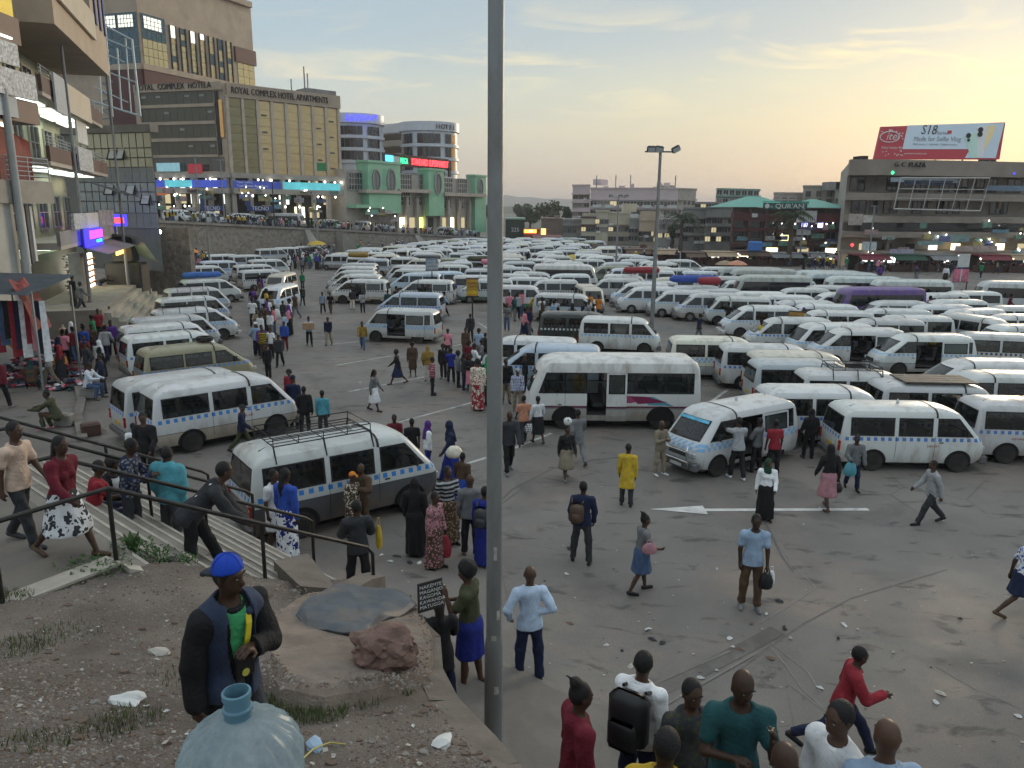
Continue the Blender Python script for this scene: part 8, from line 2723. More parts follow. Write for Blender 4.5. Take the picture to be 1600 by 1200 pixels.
# front bay
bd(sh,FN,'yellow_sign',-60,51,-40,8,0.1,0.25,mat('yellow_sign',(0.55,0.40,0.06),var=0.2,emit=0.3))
bd(sh,FN,'fascia',-70,56,4,50,-1.5,0.3,BROWN)
bd(sh,FN,'strip_light',-50,40,42,45,0.3,0.4,COOL)
bd(sh,FN,'picture_board',-70,49,49,88,0.2,0.32,PRT);bd(sh,FN,'picture_board',-70,60,100,144,0.5,0.62,PRT)
bd(sh,FN,'lit_room',-60,55,90,99,-1.55,-1.4,LITW)
bd(sh,FN,'grey_sign',-60,31,142,176,0.4,0.5,GRYW);bd(sh,FN,'fascia',-70,68,146,184,-1.5,0.35,BROWN)
bd(sh,FN,'dark_room',5,60,184,284,-1.58,-1.5,DARKIN);bd(sh,FN,'ceiling_light',22,45,190,198,-1.0,-0.6,WARM)
u0,u1=FN.at(-70),FN.at(76)
zp=zy(40,318,37);zr=zy(40,283,37)
mb=MB();FN.box(mb,u0,u1,zp,zr,-1.5,0.35);part(sh,'balcony_parapet',mb,CONC)
mb=MB()
for k in range(6):mb.tube([FN.p(FN.at(8),zr+0.02+k*0.21,0.25),FN.p(u1-0.05,zr+0.02+k*0.21,0.25),FN.p(u1-0.05,zr+0.02+k*0.21,-1.4)],0.025,5)
for u in (FN.at(8),(FN.at(8)+u1)/2,u1-0.05):mb.tube([FN.p(u,zr,0.25),FN.p(u,zr+1.12,0.25)],0.03,5)
part(sh,'balcony_rail',mb,ALU)
mb=MB()
pts=[[FN.p(FN.at(16)+(FN.at(66)-FN.at(16))*(i/6)*(1 if j else 0.35),zy(40,205+78*j/6+4*(i % 2)-14*(1-i/6)*(j <2),37),-0.2-0.12*(i % 2))for i in range(7)]for j in range(7)]
mb.add([p for r_ in pts for p in r_],[(j*7+i,j*7+i+1,j*7+i+8,j*7+i+7)for j in range(6)for i in range(6)])
part(sh,'red_drape',mb,mat('red_cloth',(0.20,0.025,0.02),var=0.3,scale=2),60)
mb=MB();q=FN.p(FN.at(12),0,0.5);mb.lathe([(0.19,0),(0.17,7),(0.17,12.1)],14,(q.x,q.y,0));part(sh,'pipe_column',mb,mat('grey_column',(0.36,0.37,0.36),var=0.15,scale=0.8,dirt=0.3),50)
mb=MB();FN.box(mb,FN.at(-70),FN.at(14),0,zp,-1.5,0.2);part(sh,'side_wall',mb,mat('pale_wall',(0.40,0.40,0.37),var=0.12,scale=0.7,dirt=0.3))
for k,px in enumerate((33,38,44,50)):bd(sh,FN,'hanging_strip',px,px+3.4,322,420-k*4,-0.2,-0.1,WHITEB if k % 2 else mat('dark_strip',(0.05,0.06,0.07),var=0.2))
bd(sh,FN,'dark_room',30,62,320,470,-1.58,-1.5,DARKIN)
# oblique front: balconies
for z0,h0,m0 in ((9.1,0.95,BROWN),(12.4,1.0,BROWN),(4.9,0.9,GREYR)):
 mb=MB();FO.box(mb,-0.5,FO.w,z0,z0+0.35,-1.7,1.0);part(sh,'balcony_slab',mb,PALE)
 mb=MB();FO.box(mb,-0.5,FO.w,z0+0.2,z0+h0,0.85,1.02);part(sh,'fascia',mb,m0)
 if z0 >8:
  mb=MB()
  for k in range(4):mb.tube([FO.p(-0.4,z0+h0+0.16*k,0.93),FO.p(FO.w,z0+h0+0.16*k,0.93)],0.03,5)
  for k in range(9):mb.tube([FO.p(FO.w*k/8,z0+h0,0.93),FO.p(FO.w*k/8,z0+h0+0.5,0.93)],0.03,5)
  part(sh,'balcony_rail',mb,ALU)
 for k in range(4):
  mb=MB();FO.box(mb,0.8+k*4.2,3.8+k*4.2,z0-0.08,z0-0.02,-1.2,0.2);part(sh,'ceiling_light',mb,LITW if k % 2 else COOL)
wmo=window_mesh('window',2.2,2.0,ALU,DGL,2,2,0.08,0.08)
for z0 in (5.5,9.6,12.9):
 for k in range(5):put(sh,'window',wmo,FO,0.8+k*3.6,z0+0.2,-1.66)
mb=MB();mb.prism([FO.p(-0.6,0,1.9)[:2],FO.p(FO.w-1,0,1.9)[:2],FO.p(FO.w-1,0,-14)[:2],FO.p(-0.6,0,-14)[:2]],15.7,27);part(sh,'upper_wall',mb,TANW)
mb=MB();FO.box(mb,-0.3,FO.w*0.62,17.0,18.5,1.95,2.1);part(sh,'balcony_panel',mb,CREAMP)
mb=MB();FO.box(mb,0.2,FO.w*0.60,18.7,21,1.92,1.96);part(sh,'dark_opening',mb,DARKIN)
mb=MB();mb.add([FO.p(0,21.2,1.95),FO.p(FO.w*0.66,21.2,1.95),FO.p(FO.w*0.66,20.4,3.6),FO.p(0,20.4,3.6)],[(0,1,2,3)]);part(sh,'awning',mb,BLACKP)
for k in range(3):mb=MB();FO.box(mb,FO.w*(0.70+0.1*k),FO.w*(0.73+0.1*k),18.2,20.6,1.92,2.0);part(sh,'slit_window',mb,BLUEB)
for k in range(7):mb=MB();q=FO.p(0.4+k*0.6,19.1+0.35*(k % 3),2.3);mb.lathe([(0.01,-0.1),(0.11,0),(0.01,0.1)],6,q);part(sh,'garland_lamp',mb,lamp_mat('gold_lamp',(1.0,0.8,0.3),3.0))
bd(sh,FO,'banner',68,86,118,178,1.1,1.2,GRYW);bd(sh,FO,'sign_board',92,128,143,185,1.06,1.16,CREAMP);bd(sh,FO,'sign_board',98,122,232,268,1.06,1.16,PRT);bd(sh,FO,'hung_cloth',112,128,190,225,0.7,0.8,WHITEB)
mb=MB();mb.add([FO.p(FO.at(100),8.6,1.0),FO.p(FO.w+2,8.4,1.0),FO.p(FO.w+2,7.6,3.2),FO.p(FO.at(100),7.9,3.0)],[(0,1,2,3)]);part(sh,'awning',mb,mat('navy_awning',(0.015,0.02,0.03),var=0.2))
bd(sh,FO,'sign_board',73,97,333,357,1.1,1.25,PRT);bd(sh,FO,'sign_board',97,118,332,355,1.12,1.25,WHITEB);bd(sh,FO,'sign_board',119,147,328,352,1.12,1.25,mat('cream_blue_sign',(0.25,0.25,0.30),var=0.7,scale=3))
bd(sh,FO,'lit_screen',86,116,357,383,1.3,1.45,lamp_mat('blue_screen',(0.04,0.03,1.0),1.6));bd(sh,FO,'lit_lettering',91,114,359,371,1.46,1.5,MAGN);bd(sh,FO,'lit_lettering',103,112,373,377,1.46,1.5,GREENN)
bd(sh,FO,'lit_sign',126,146,380,387,1.6,1.7,lamp_mat('green_led',(0.1,1.0,0.25),2.2));bd(sh,FO,'lit_sign',132,150,389,396,1.6,1.7,lamp_mat('orange_led',(1.0,0.45,0.1),2.2));bd(sh,FO,'lit_sign',149,151.5,382,400,1.7,1.8,lamp_mat('green_led',(0.1,1.0,0.25),2.2))
mb=MB();mb.add([FO.p(FO.at(88),5.0,0.4),FO.p(FO.w,5.0,0.4),FO.p(FO.w,4.4,2.6),FO.p(FO.at(88),4.4,2.4)],[(0,1,2,3)]);part(sh,'awning',mb,GREYR)
bd(sh,FO,'dark_room',62,150,395,470,-1.6,-1.55,DARKIN)
bd(sh,FO,'lit_display',132,146,397,456,-0.6,-0.4,lamp_mat('display_light',(1.0,0.93,0.70),2.4))
for k in range(6):bd(sh,FO,'display_shelf',132,146,404+k*9,406.5+k*9,-0.4,-0.25,mat('shelf_goods',(0.5,0.25,0.2),var=0.9,scale=6))
bd(sh,FO,'door',121,131,405,460,-0.7,-0.6,GRYW);bd(sh,FO,'pillar',88,97,395,470,0.3,0.9,CONC)
mb=MB()
for k in range(110):mb.lathe([(0.01,-0.05),(0.09,0),(0.01,0.05)],5,FO.p(FO.at(RNG.uniform(100,119)),RNG.uniform(1.9,4.2),-0.3+RNG.uniform(-0.1,0.1)),RNG.choice([0,0,1]))
part(sh,'shoe_rack',mb,[BLACKP,WHITEB])
# platform and steps in front of the shops
FP=Face(FO.p(-2,0,1.5),FO.p(FO.w+1,0,1.5))
ss=empty('shop_steps',FP.p(0,0,3),0,'broad pale steps in front of the lit shops','stairs')
mb=MB();FP.box(mb,3.0,FP.w,0,1.6,-4,0.8);part(ss,'platform',mb,STEPM)
for k in range(6):mb=MB();FP.box(mb,3.6,FP.w,0,1.6-0.26*(k+1)+0.02,0.8+0.36*k,0.8+0.36*(k+1));part(ss,'step',mb,mat('pale_step',(0.38,0.34,0.28),var=0.15,scale=1.2,dirt=0.5,dirt_col=(0.2,0.17,0.13)))
# free standing lit board and posts
ls=empty('led_sign',AT(180,345,57),0,'red and blue running LED sign below the glazed block','sign')
Fz=Face(AT(163,345,57),AT(197,345,57))
bd(ls,Fz,'screen',163,197,335,353,0,0.2,lamp_mat('blue_screen',(0.04,0.03,1.0),1.6));bd(ls,Fz,'lit_lettering',164,194,340,348.5,0.2,0.26,RED)
mb=MB();Fz.box(mb,Fz.w*0.4,Fz.w*0.5,0,zy(180,353,57),-0.2,-0.05);part(ls,'post',mb,IRON)
for px,py,D,lb_,h_ in ((140,460,45,'thin grey pole rising in front of the lit shops',24),(200,440,55,'thin dark pole by the loudspeaker stack',17),(327,402,84,'slender lamp pole near the stone wall',9)):
 p=G(px+20,py);p=AT(px,py,D);p.z=0
 o=empty('street_pole',p,0,lb_,'pole');mb=MB();mb.lathe([(0.11,0),(0.07,h_)],8);mb.build('shaft',IRON,o);mb=MB();mb.lathe([(0.16,0),(0.16,0.25)],8);mb.build('foot',CONC,o)
# loudspeaker on a stand, canvas
sp=AT(196,395,56);sp.z=0
o=empty('loudspeaker_stack',sp,0,'black loudspeaker box on a covered frame beside the shops','loudspeaker')
mb=MB();mb.bev(-0.75,0.75,-0.5,0.5,3.2,5.0,0.05);mb.build('speaker_box',BLACKP,o);mb=MB();mb.bev(-1.3,1.3,-0.7,0.7,0,3.15,0.1);mb.build('covered_frame',DARKIN,o)
mb=MB();mb.add([(-2.6,-0.6,5.4),(1.4,-0.6,5.0),(2.0,0.8,3.0),(-2.4,0.9,5.0)],[(0,1,2,3)]);mb.build('canvas',mat('torn_canvas',(0.36,0.37,0.36),var=0.3,scale=1.5),o)
# ------------------------------------------------------------------ clothes market at the left
CLP=[mat('heap_%s' % k.replace(' ','_'),PAL[k],var=0.3,scale=5,rough=0.9)for k in ('black','white','navy','red','grey','denim','maroon','teal','charcoal','pink')]
def heap(px,py,w_,h_,n_,label):
 c=G(px,py)
 mb=MB()
 for k in range(n_):
  a,d=RNG.uniform(0,6.28),RNG.random()** 0.7
  s_=RNG.uniform(0.10,0.22)
  p=Vector((w_*d*math.cos(a),0.6*w_*d*math.sin(a),h_*(1-d)*RNG.random()+0.03))
  m_=RNG.randrange(len(CLP))
  q=[Vector((s_*RNG.uniform(0.7,1.4)*math.cos(t_*1.05+a),s_*RNG.uniform(0.7,1.4)*math.sin(t_*1.05+a),RNG.uniform(-0.02,0.05)))+p for t_ in range(6)]
  mb.add(q+[p+Vector((0,0,0.09)),p-Vector((0,0,0.05))],[(i,(i+1)% 6,6)for i in range(6)]+[((i+1)% 6,i,7)for i in range(6)],m_)
 tag(mb.build('clothes_heap',CLP,None,c),label,'clothes','heaps of clothes for sale')
for i,(px,py,w_,h_,n_)in enumerate([(70,552,2.0,1.0,170),(40,590,1.6,1.0,130),(75,568,1.5,0.5,110),(100,585,1.2,0.4,90),(60,598,1.3,0.3,80),(112,607,0.9,0.35,70),(30,600,1.0,0.4,60),(90,520,1.6,0.9,100)]):
 heap(px,py,w_,h_,n_,'heap of mixed clothes for sale, '+['largest, under the red cloth stall','at the picture edge under the awning','beside the mannequin','nearest the parked row','around the seated head scarf','by the kerb stool','low one at the left edge','against the shop steps'][i])
st3=G(28,612)
sl=empty('clothes_stall',st3,0,'dark clothes stall with a blue grey awning and red cloth','stall')
for x in (-3.4,-1,1.4):
 for y in (-0.6,2.0):mb=MB();mb.bar((x,y,0),(x,y,4.0),0.07);mb.build('post',IRON,sl)
mb=MB();mb.add([(-4,-1.0,4.1),(1.5,-1.0,3.9),(1.6,2.2,4.4),(-4,2.2,4.5)],[(0,1,2,3)]);mb.build('awning',mat('blue_grey_awning',(0.05,0.065,0.08),var=0.3),sl)
mb=MB()
for i in range(7):
 for j in range(5):mb.v.append((0.5+i*0.14,-0.6+j*0.28,4.35-0.05*i*i+0.12*math.sin(i*1.7+j*2.1)))
mb.f=[[i*5+j,i*5+j+1,i*5+j+6,i*5+j+5]for i in range(6)for j in range(4)];mb.m=[0]*24
mb.build('red_cover',mat('faded_red_cloth',(0.22,0.035,0.035),var=0.3,scale=2),sl)
for k in range(26):
 mb=MB();x=-3.6+k*0.2;zz=RNG.uniform(1.2,2.2);wv=RNG.uniform(0.10,0.18)
 mb.add([(x,-0.2,3.6),(x+wv,-0.05,3.6),(x+wv*1.3,0.0,zz),(x-0.02,-0.25,zz)],[(0,1,2,3)]);mb.build('hanging_garment',RNG.choice(CLP),sl)
mn=G(104,560)
o=empty('mannequin',mn,R(250),'pale mannequin torso with a black dress among the heaps','mannequin')
mb=MB();mb.lathe([(0.05,1.62),(0.055,1.5),(0.19,1.42),(0.17,1.25),(0.12,1.1)],12);mb.build('torso',mat('mannequin_skin',(0.42,0.30,0.22),var=0.05),o,smooth_angle=60)
mb=MB();mb.lathe([(0.175,1.28),(0.13,1.1),(0.19,0.9),(0.26,0.4)],14);mb.build('dress',BLACKP,o,smooth_angle=60);mb=MB();mb.lathe([(0.02,0),(0.02,0.6)],6);mb.build('stand',IRON,o)
for i,(px,py,h_,nm)in enumerate([(102,665,0.42,'grey stool under the sitting person in olive'),(140,622,0.45,'concrete lump used as a seat by the kerb'),(143,680,0.40,'dark wooden crate by the kerb'),(242,800,0.7,'concrete bollard below the stair rails')]):
 c=G(px,py)
 mb=MB();mb.bev(-0.28,0.28,-0.2,0.2,0,h_,0.04);mb.box(-0.22,0.22,-0.15,0.15,h_,h_+0.012,0)
 tag(mb.build(['stool','stone_seat','crate','bollard'][i],[CONC,CONC,BROWN,CONC][i],None,c,0.3*i),nm,['stool','seat','crate','bollard'][i])
kp=[G(*q)for q in ((120,596),(128,630),(122,655),(130,690))]
mb=MB();e2=resample(kp,0.5)
for a,b in zip(e2,e2[1:]):mb.bar((a.x,a.y,0.05),(b.x,b.y,0.05),0.28,0.2)
tag(mb.build('kerb',kerbm),None,None,kind='structure')
# people of the stairs and market
A(195,None,690,5,'read','shirt','short','navy','charcoal','dark patterned shirt reading a paper on the stairs',pat=('print','grey'),base=1.9)
A(258,None,703,80,'stand','shawl','short','turquoise','charcoal','a turquoise sheet draped over the shoulder on the stairs',base=1.7)
A(290,None,712,20,'rail','jacket','short','charcoal','black','dark jacket bending over the stair rail',base=2.0,height=1.86)
A(133,None,690,30,'sit','tee','short','red','navy','red T-shirt sitting below the stair rail',base=1.9,height=1.72*0.98)
A(163,None,682,330,'sit','jacket','afro','black','denim','black jacket over white top sitting with hand at chin',base=1.7)
A(216,748,660,95,'stand','skirt','short','white','charcoal','white T-shirt and striped skirt behind the muddy van',pat2=('stripe','light grey'))
A(234,760,642,270,'stand2','jacket','short','black','black','orange top and black jacket at the tail of the muddy van',under='orange')
A(92,672,None,185,'sitlow','shirt','short','olive','olive','olive clothes sitting low by the market with a pink shoe',shoe='pink',height=1.85)
A(140,624,None,0,'sit','shirt','short','white','denim','white checked shirt and jeans sitting on the kerb',pat=('check','light blue'),height=1.80)
A(163,616,552,200,'stand','shirt','short','navy','charcoal','dark navy shirt standing over the sitting shopper')
A(137,577,540,270,'stand','tee','short','red','black','red vest among the market heaps');A(158,585,536,80,'walk2','shirt','short','white','charcoal','white jumper leaning at the market heaps')
A(117,562,502,100,'stand','gown','scarf','charcoal','navy','white head scarf and dark dress in the market',hcol='white')
A(52,612,None,120,'sitlow','shawl','scarf','brown','black','grey head scarf sitting among the heaps',hcol='teal',height=1.7)
A(5,640,538,90,'walk2','shirt','short','maroon','black','maroon shirt at the far left edge of the market')
A(97,590,None,300,'sitlow','shirt','short','orange','black','orange blouse crouching among the heaps',height=1.7)
for px,z_,lb_,p_,w_,t_,b_ in ((117,1.6,'black dress on the shop steps','stand','gown','black','charcoal'),(128,1.35,'grey shirt walking up the shop steps','walk','shirt','grey','charcoal'),(158,0.9,'black top bending over on the shop steps','bend','shirt','black','navy')):
 p=Z(px,488-(8 if z_ >1.5 else 0)-(26 if px == 158 else 0),z_)
 A(px,None,None,60,p_,w_,'short',t_,b_,lb_,loc=p,height=1.72)
A(158,535,482,270,'stand2','tee','short','red','black','red shirt with a green tray at the foot of the shop steps');A(173,520,478,300,'walk2','mini','afro','black','charcoal','black top walking at the foot of the shop steps')
A(195,490,455,90,'stand','tee','short','grey','maroon','grey vest beside the tilted board near the steps')
# ------------------------------------------------------------------ masts, notice boards, trees, stalls, crowds
def mast(px,py,D,top_py,label,lamps):
 p=AT(px,400,D);p.z=0.0
 ztop=zy(px,top_py,D)
 o=empty('floodlight_mast',p,0,label,'lamp post','floodlight masts')
 mb=MB();mb.lathe([(0.13,0),(0.075,ztop)],12);mb.build('shaft',PM,o,smooth_angle=40)
 mb=MB();mb.bar((-0.8,0,ztop),(0.8,0,ztop),0.08);mb.build('crossbar',IRON,o)
 mb=MB();mb.lathe([(0.26,0),(0.26,0.3),(0.18,0.35)],10);mb.build('foot',CONC,o)
 for x,r_ in lamps:
  mb=MB();mb.bev(-0.22,0.22,-0.1,0.1,-0.15,0.15,0.04);q=mb.build('floodlight',BLACKP,o,(x,-0.15,ztop+0.12));q.rotation_euler=(0.5,r_,0)
  mb=MB();mb.box(-0.18,0.18,-0.115,-0.102,-0.12,0.12);mb.build('lamp_glass',LAMPG,q)
mast(1024,535,41,237,'tall floodlight mast in the middle of the vans',[(-0.5,0.0),(0.75,-0.5),(-0.1,0.1)])
mast(963,420,92,308,'floodlight mast far off before the shop houses',[(-0.9,0.0),(0.2,0.0),(0.9,0.0)])
for px,D,tp,lb in ((1358,96,322,'thin lamp pole in front of the plaza'),(1314,96,392,'short pole with a red lamp by the market block'),(1250,104,318,'thin lamp pole before the green roofed block'),(497,112,300,'street pole in front of the gold mirrored bays'),(432,118,285,'dark street pole before the hotel block'),(355,112,250,'thin pole before the hotel corner'),(317,108,245,'thin pole before the dark glass bands')):
 mast_p=AT(px,400,D);mast_p.z=0
 o=empty('street_pole',mast_p,0,lb,'pole');zt_=zy(px,tp,D);mb=MB();mb.lathe([(0.13,0),(0.08,zt_)],8);mb.build('shaft',IRON if px != 432 else DARKIN,o);mb=MB();mb.bar((-0.5,0,zt_),(0.5,0,zt_),0.1);mb.build('lamp_arm',IRON,o)
def notice(px,py_foot,a,b,ya,yb,m_,label,lines=4):
 f=G(px,py_foot);D=f.y
 o=empty('notice_board',f,0,label,'sign')
 F=Face((AT(a,400,D).x,D),(AT(b,400,D).x,D))
 z0,z1=zy(a,yb,D),zy(a,ya,D)
 mb=MB();F.box(mb,0,F.w,z0,z1,0,0.06);part(o,'board',mb,m_)
 mb=MB();F.box(mb,-0.05,F.w+0.05,z1,z1+0.06,-0.02,0.08);F.box(mb,-0.05,F.w+0.05,z0-0.06,z0,-0.02,0.08);part(o,'frame',mb,RAILM)
 for u in ((0.02,F.w-0.02)if F.w >1.2 else (F.w/2,)):mb=MB();F.box(mb,u-0.04,u+0.04,0,z0-0.06,-0.04,0.02);part(o,'post',mb,RAILM)
 return o,F,z0,z1
o,F,z0,z1=notice(728,535,729,747,436,462,mat('yellow_notice',(0.50,0.27,0.03),var=0.25,scale=3),'orange yellow notice board on two posts left of the lamp post')
text(o,'lettering','KAMPALA\nCAPITAL CITY\nAUTHORITY',F,0.05,z1-0.28,0.17,LETTER,0.07,0.005);mb=MB();F.box(mb,0.04,F.w-0.04,z0+0.1,z0+(z1-z0)*0.45,0.06,0.07);part(o,'panel',mb,mat('amber_notice',(0.62,0.38,0.02),var=0.2))
o,F,z0,z1=notice(1246,545,1237,1261,488,516,mat('orange_notice',(0.40,0.21,0.04),var=0.3,scale=3),'tilted orange notice board among the facing vans')
text(o,'lettering','NOTICE\nNO PARKING\nBEYOND\nTHIS POINT',F,0.05,z1-0.3,0.19,LETTER,0.07,0.005);o.rotation_euler=(0,0.07,0)
o,F,z0,z1=notice(676,462,665,684,403,422,mat('blue_grey_notice',(0.20,0.27,0.34),var=0.3,scale=3),'blue grey route board on posts among the middle vans')
text(o,'lettering','STAGE 12\nENTEBBE RD\nKAJJANSI\nABAITA',F,0.08,z1-0.36,0.26,LETTERW,0.07,0.005)
o,F,z0,z1=notice(1500,462,1493,1517,420,440,mat('pink_poster',(0.55,0.16,0.24),var=0.6,scale=2),'pink and white poster board on a post before the plaza')
mb=MB();F.box(mb,F.w*0.2,F.w*0.95,z1+0.15,z1+1.3,0,0.06);part(o,'upper_board',mb,WHITEB);mb=MB();F.box(mb,F.w*0.46,F.w*0.54,z0,z1,0.06,0.08);part(o,'white_stripe',mb,WHITEB)
# route board held by the person in black
pb=AT(652,945,7.9)
F=Face((pb.x,pb.y+0.02),(pb.x+0.27,pb.y+0.19))
o=empty('route_board',pb,0,'black board with white place names held up below the bank','sign')
zt_=zy(655,914,7.9);mb=MB();F.box(mb,0,0.31,zt_-0.36,zt_,0,0.015);part(o,'board',mb,LETTER)
text(o,'lettering','NAKEMYE\nMAGANJO\nKAGOMA\nKAWANDA\nMATUGGA',F,0.02,zt_-0.075,0.062,LETTERW,0.017,0.001)
mb=MB();mb.tube([F.p(0.05,zt_-0.45,0),F.p(0.05,zt_-0.39,0)],0.012,6);part(o,'handle',mb,IRON)
# trees
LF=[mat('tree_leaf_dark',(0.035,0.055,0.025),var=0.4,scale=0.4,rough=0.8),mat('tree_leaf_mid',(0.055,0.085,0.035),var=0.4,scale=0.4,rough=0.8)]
BARK=mat('bark',(0.09,0.07,0.055),var=0.3,scale=2,rough=0.95)
def tree(px,D,ytop,ybase,wpx,label,n_=900,seed=1):
 rr=random.Random(seed)
 z1,z0=zy(px,ytop,D),0.0
 c=AT(px,330,D);c.z=0
 o=empty('tree',c,0,label,'tree','trees beyond the square')
 w_=wpx/FPX*D/2
 mb=MB();mb.tube([(0,0,0),(0.2,0,z1*0.3),(0,0,z1*0.6)],[0.45,0.35,0.2],7)
 cl=[]
 for k in range(9):
  a=rr.uniform(0,6.28);q=Vector((w_*0.62*math.cos(a)*rr.random()** 0.5,w_*0.62*math.sin(a)*rr.random()** 0.5,z1*rr.uniform(0.45,0.86)))
  cl.append((q,w_*rr.uniform(0.28,0.48)));mb.tube([(0,0,z1*0.35),q*0.6+Vector((0,0,z1*0.15)),q],[0.2,0.12,0.05],5)
 mb.build('trunk',BARK,o)
 mb=MB()
 for k in range(n_):
  q,r_=rr.choice(cl)
  d=Vector((rr.gauss(0,1),rr.gauss(0,1),rr.gauss(0,0.75))).normalized()*r_*rr.random()** 0.4
  p=q+d;s_=rr.uniform(0.25,0.6)*D/200
  u=Vector((rr.gauss(0,1),rr.gauss(0,1),rr.gauss(0,1))).normalized()*s_;v=u.cross(Vector((rr.gauss(0,1),rr.gauss(0,1),rr.gauss(0,1)))).normalized()*s_*0.7
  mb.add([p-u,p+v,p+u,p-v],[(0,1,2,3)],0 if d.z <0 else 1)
 mb.build('crown',LF,o)
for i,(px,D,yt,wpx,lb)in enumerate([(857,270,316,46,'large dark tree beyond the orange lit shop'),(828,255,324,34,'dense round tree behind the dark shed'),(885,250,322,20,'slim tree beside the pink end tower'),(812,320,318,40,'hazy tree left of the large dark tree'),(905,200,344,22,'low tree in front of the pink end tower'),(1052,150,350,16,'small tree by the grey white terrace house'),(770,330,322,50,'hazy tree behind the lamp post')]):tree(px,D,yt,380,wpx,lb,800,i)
def palm(px,D,ytop,label,seed):
 rr=random.Random(seed)
 c=AT(px,330,D);c.z=0
 zt_=zy(px,ytop,D)
 o=empty('palm_tree',c,0,label,'tree')
 mb=MB();mb.tube([(0,0,0),(0.1,0,zt_*0.5),(0,0,zt_)],[0.4,0.3,0.24],8);mb.build('trunk',BARK,o)
 for k in range(22):
  a=6.283*k/22+rr.uniform(-0.1,0.1);el=rr.uniform(-0.35,0.9);L_=rr.uniform(2.6,3.4)
  mb=MB();pts=[Vector((0,0,zt_))]
  for s_ in range(1,7):t_=s_/6;pts.append(Vector((L_*t_*math.cos(a),L_*t_*math.sin(a),zt_+L_*(t_*math.sin(el)-0.75*t_*t_))))
  mb.tube(pts,[0.05-0.006*q for q in range(7)],4)
  for s_ in range(1,7):
   for q in (0.0,0.5):
    b=pts[s_-1].lerp(pts[s_],q);d=(pts[s_]-pts[s_-1]).normalized();sd_=d.cross(Vector((0,0,1))).normalized()
    for sg in (1,-1):e=b+sd_*sg*0.75*(1-0.1*s_)+d*0.3-Vector((0,0,0.45));mb.add([b,b+d*0.14,e],[(0,1,2)])
  mb.build('frond',LF[0],o)
palm(1066,128,338,'palm tree before the dark balconied block',3);palm(1238,103,336,'palm tree before the green roofed block',5)
# low stalls and kiosks in front of the right hand buildings
TIN=mat('rust_tin',(0.15,0.095,0.07),var=0.35,scale=0.8,rough=0.7);AWN=[mat('stall_%s' % k.replace(' ','_'),PAL[k],var=0.25,scale=1.5)for k in ('brown','grey','blue','tan','dark green','maroon')]
stl=[(1068,1100,395,103,0),(1100,1150,394,103,3),(1150,1200,393,104,0),(1200,1250,396,104,1),(975,1020,390,112,0),(1020,1062,391,110,3),(1335,1385,399,96,5),(1388,1440,399,96,4),(1445,1490,399,96,1),(1520,1570,399,96,5),(1570,1620,399,96,3),(1255,1300,396,104,1)]
for i,(a,b,yt,D,c)in enumerate(stl):
 p0,p1=AT(a,400,D),AT(b,400,D);zt_=zy(a,yt,D);w_=p1.x-p0.x
 o=empty('market_stall',(p0.x,D,0),0,'low market stall with %s awning, %s' % (['a brown','a grey','a blue','a tan','a dark green','a maroon'][c],['left of the palm','right of the palm','under the blue sheet','behind the grey minibus','by the brick kiosk','next to the brick kiosk','first before the plaza','second before the plaza','third before the plaza','right of the pink poster','last on the right','left of the red lamp pole'][i]),'stall','market stalls')
 mb=MB();mb.box(0,w_-0.2,-1.2,2.2,zt_,zt_+0.12);mb.add([(0,-1.2,zt_),(w_-0.2,-1.2,zt_),(w_-0.2,-2.2,zt_-0.45),(0,-2.2,zt_-0.45)],[(3,2,1,0)]);mb.build('awning',AWN[c],o)
 mb=MB();mb.box(0.1,w_-0.3,1.9,2.1,0,zt_);mb.build('back_wall',DARKIN,o)
 for k in range(4):mb=MB();x=0.1+(w_-0.5)*k/3;mb.bar((x,-1.1,0),(x,-1.1,zt_),0.1);mb.build('post',BROWN,o)
 mb=MB();mb.bev(0.2,w_-0.4,-0.9,0.1,0,0.85,0.04);mb.build('counter',BROWN,o)
 mb=MB()
 for k in range(24):x=RNG.uniform(0.3,w_-0.6);mb.bev(x,x+RNG.uniform(0.15,0.35),-0.8,-0.2,0.86,0.86+RNG.uniform(0.1,0.35),0.02,RNG.randrange(len(CLP)))
 mb.build('goods',CLP,o)
 for k in range(3):mb=MB();mb.lathe([(0.01,-0.14),(0.14,0),(0.01,0.14)],6,(RNG.uniform(0.3,w_-0.5),-0.6,zt_-0.35));mb.build('lamp',BULB if RNG.random()<0.6 else WARM,o)
 if RNG.random()<0.6:mb=MB();x=RNG.uniform(0.3,w_*0.5);mb.box(x,x+w_*0.35,1.8,1.88,0.9,zt_-0.3);mb.build('lit_back',RNG.choice([WARM,LITW,COOL]),o)
p=AT(1005,395,118);o=empty('brick_kiosk',(p.x-1.7,118,0),0,'small square brick red kiosk beyond the vans','kiosk');mb=MB();mb.box(0,3.2,0,3,0,zy(1005,388,118));mb.build('wall',BRK,o);mb=MB();mb.box(-0.15,3.35,-0.2,3.2,zy(1005,388,118),zy(1005,388,118)+0.12);mb.build('roof',TIN,o);mb=MB();mb.box(1.2,2.0,-0.04,0,0,2.0);mb.build('door',BROWN,o)
p=AT(1178,408,102);mb=MB();mb.bev(-0.9,0.9,-0.4,0.4,0,1.3,0.15);tag(mb.build('blue_sheet',mat('blue_tarp',(0.05,0.16,0.45),var=0.2),None,(p.x,102,zy(1178,393,104)+0.13)),'bright blue sheet bundled on a stall roof','tarpaulin')
um=[(495,378,108,'yellow','yellow market umbrella below the stone wall'),(894,400,96,'yellow','small lime yellow umbrella in the packed vans'),(1133,409,100,'tan','striped tan umbrella before the stalls, left one'),(1152,409,99,'salmon','salmon umbrella before the stalls, right one'),(292,389,84,'orange','orange umbrella in the crowd below the shops')]
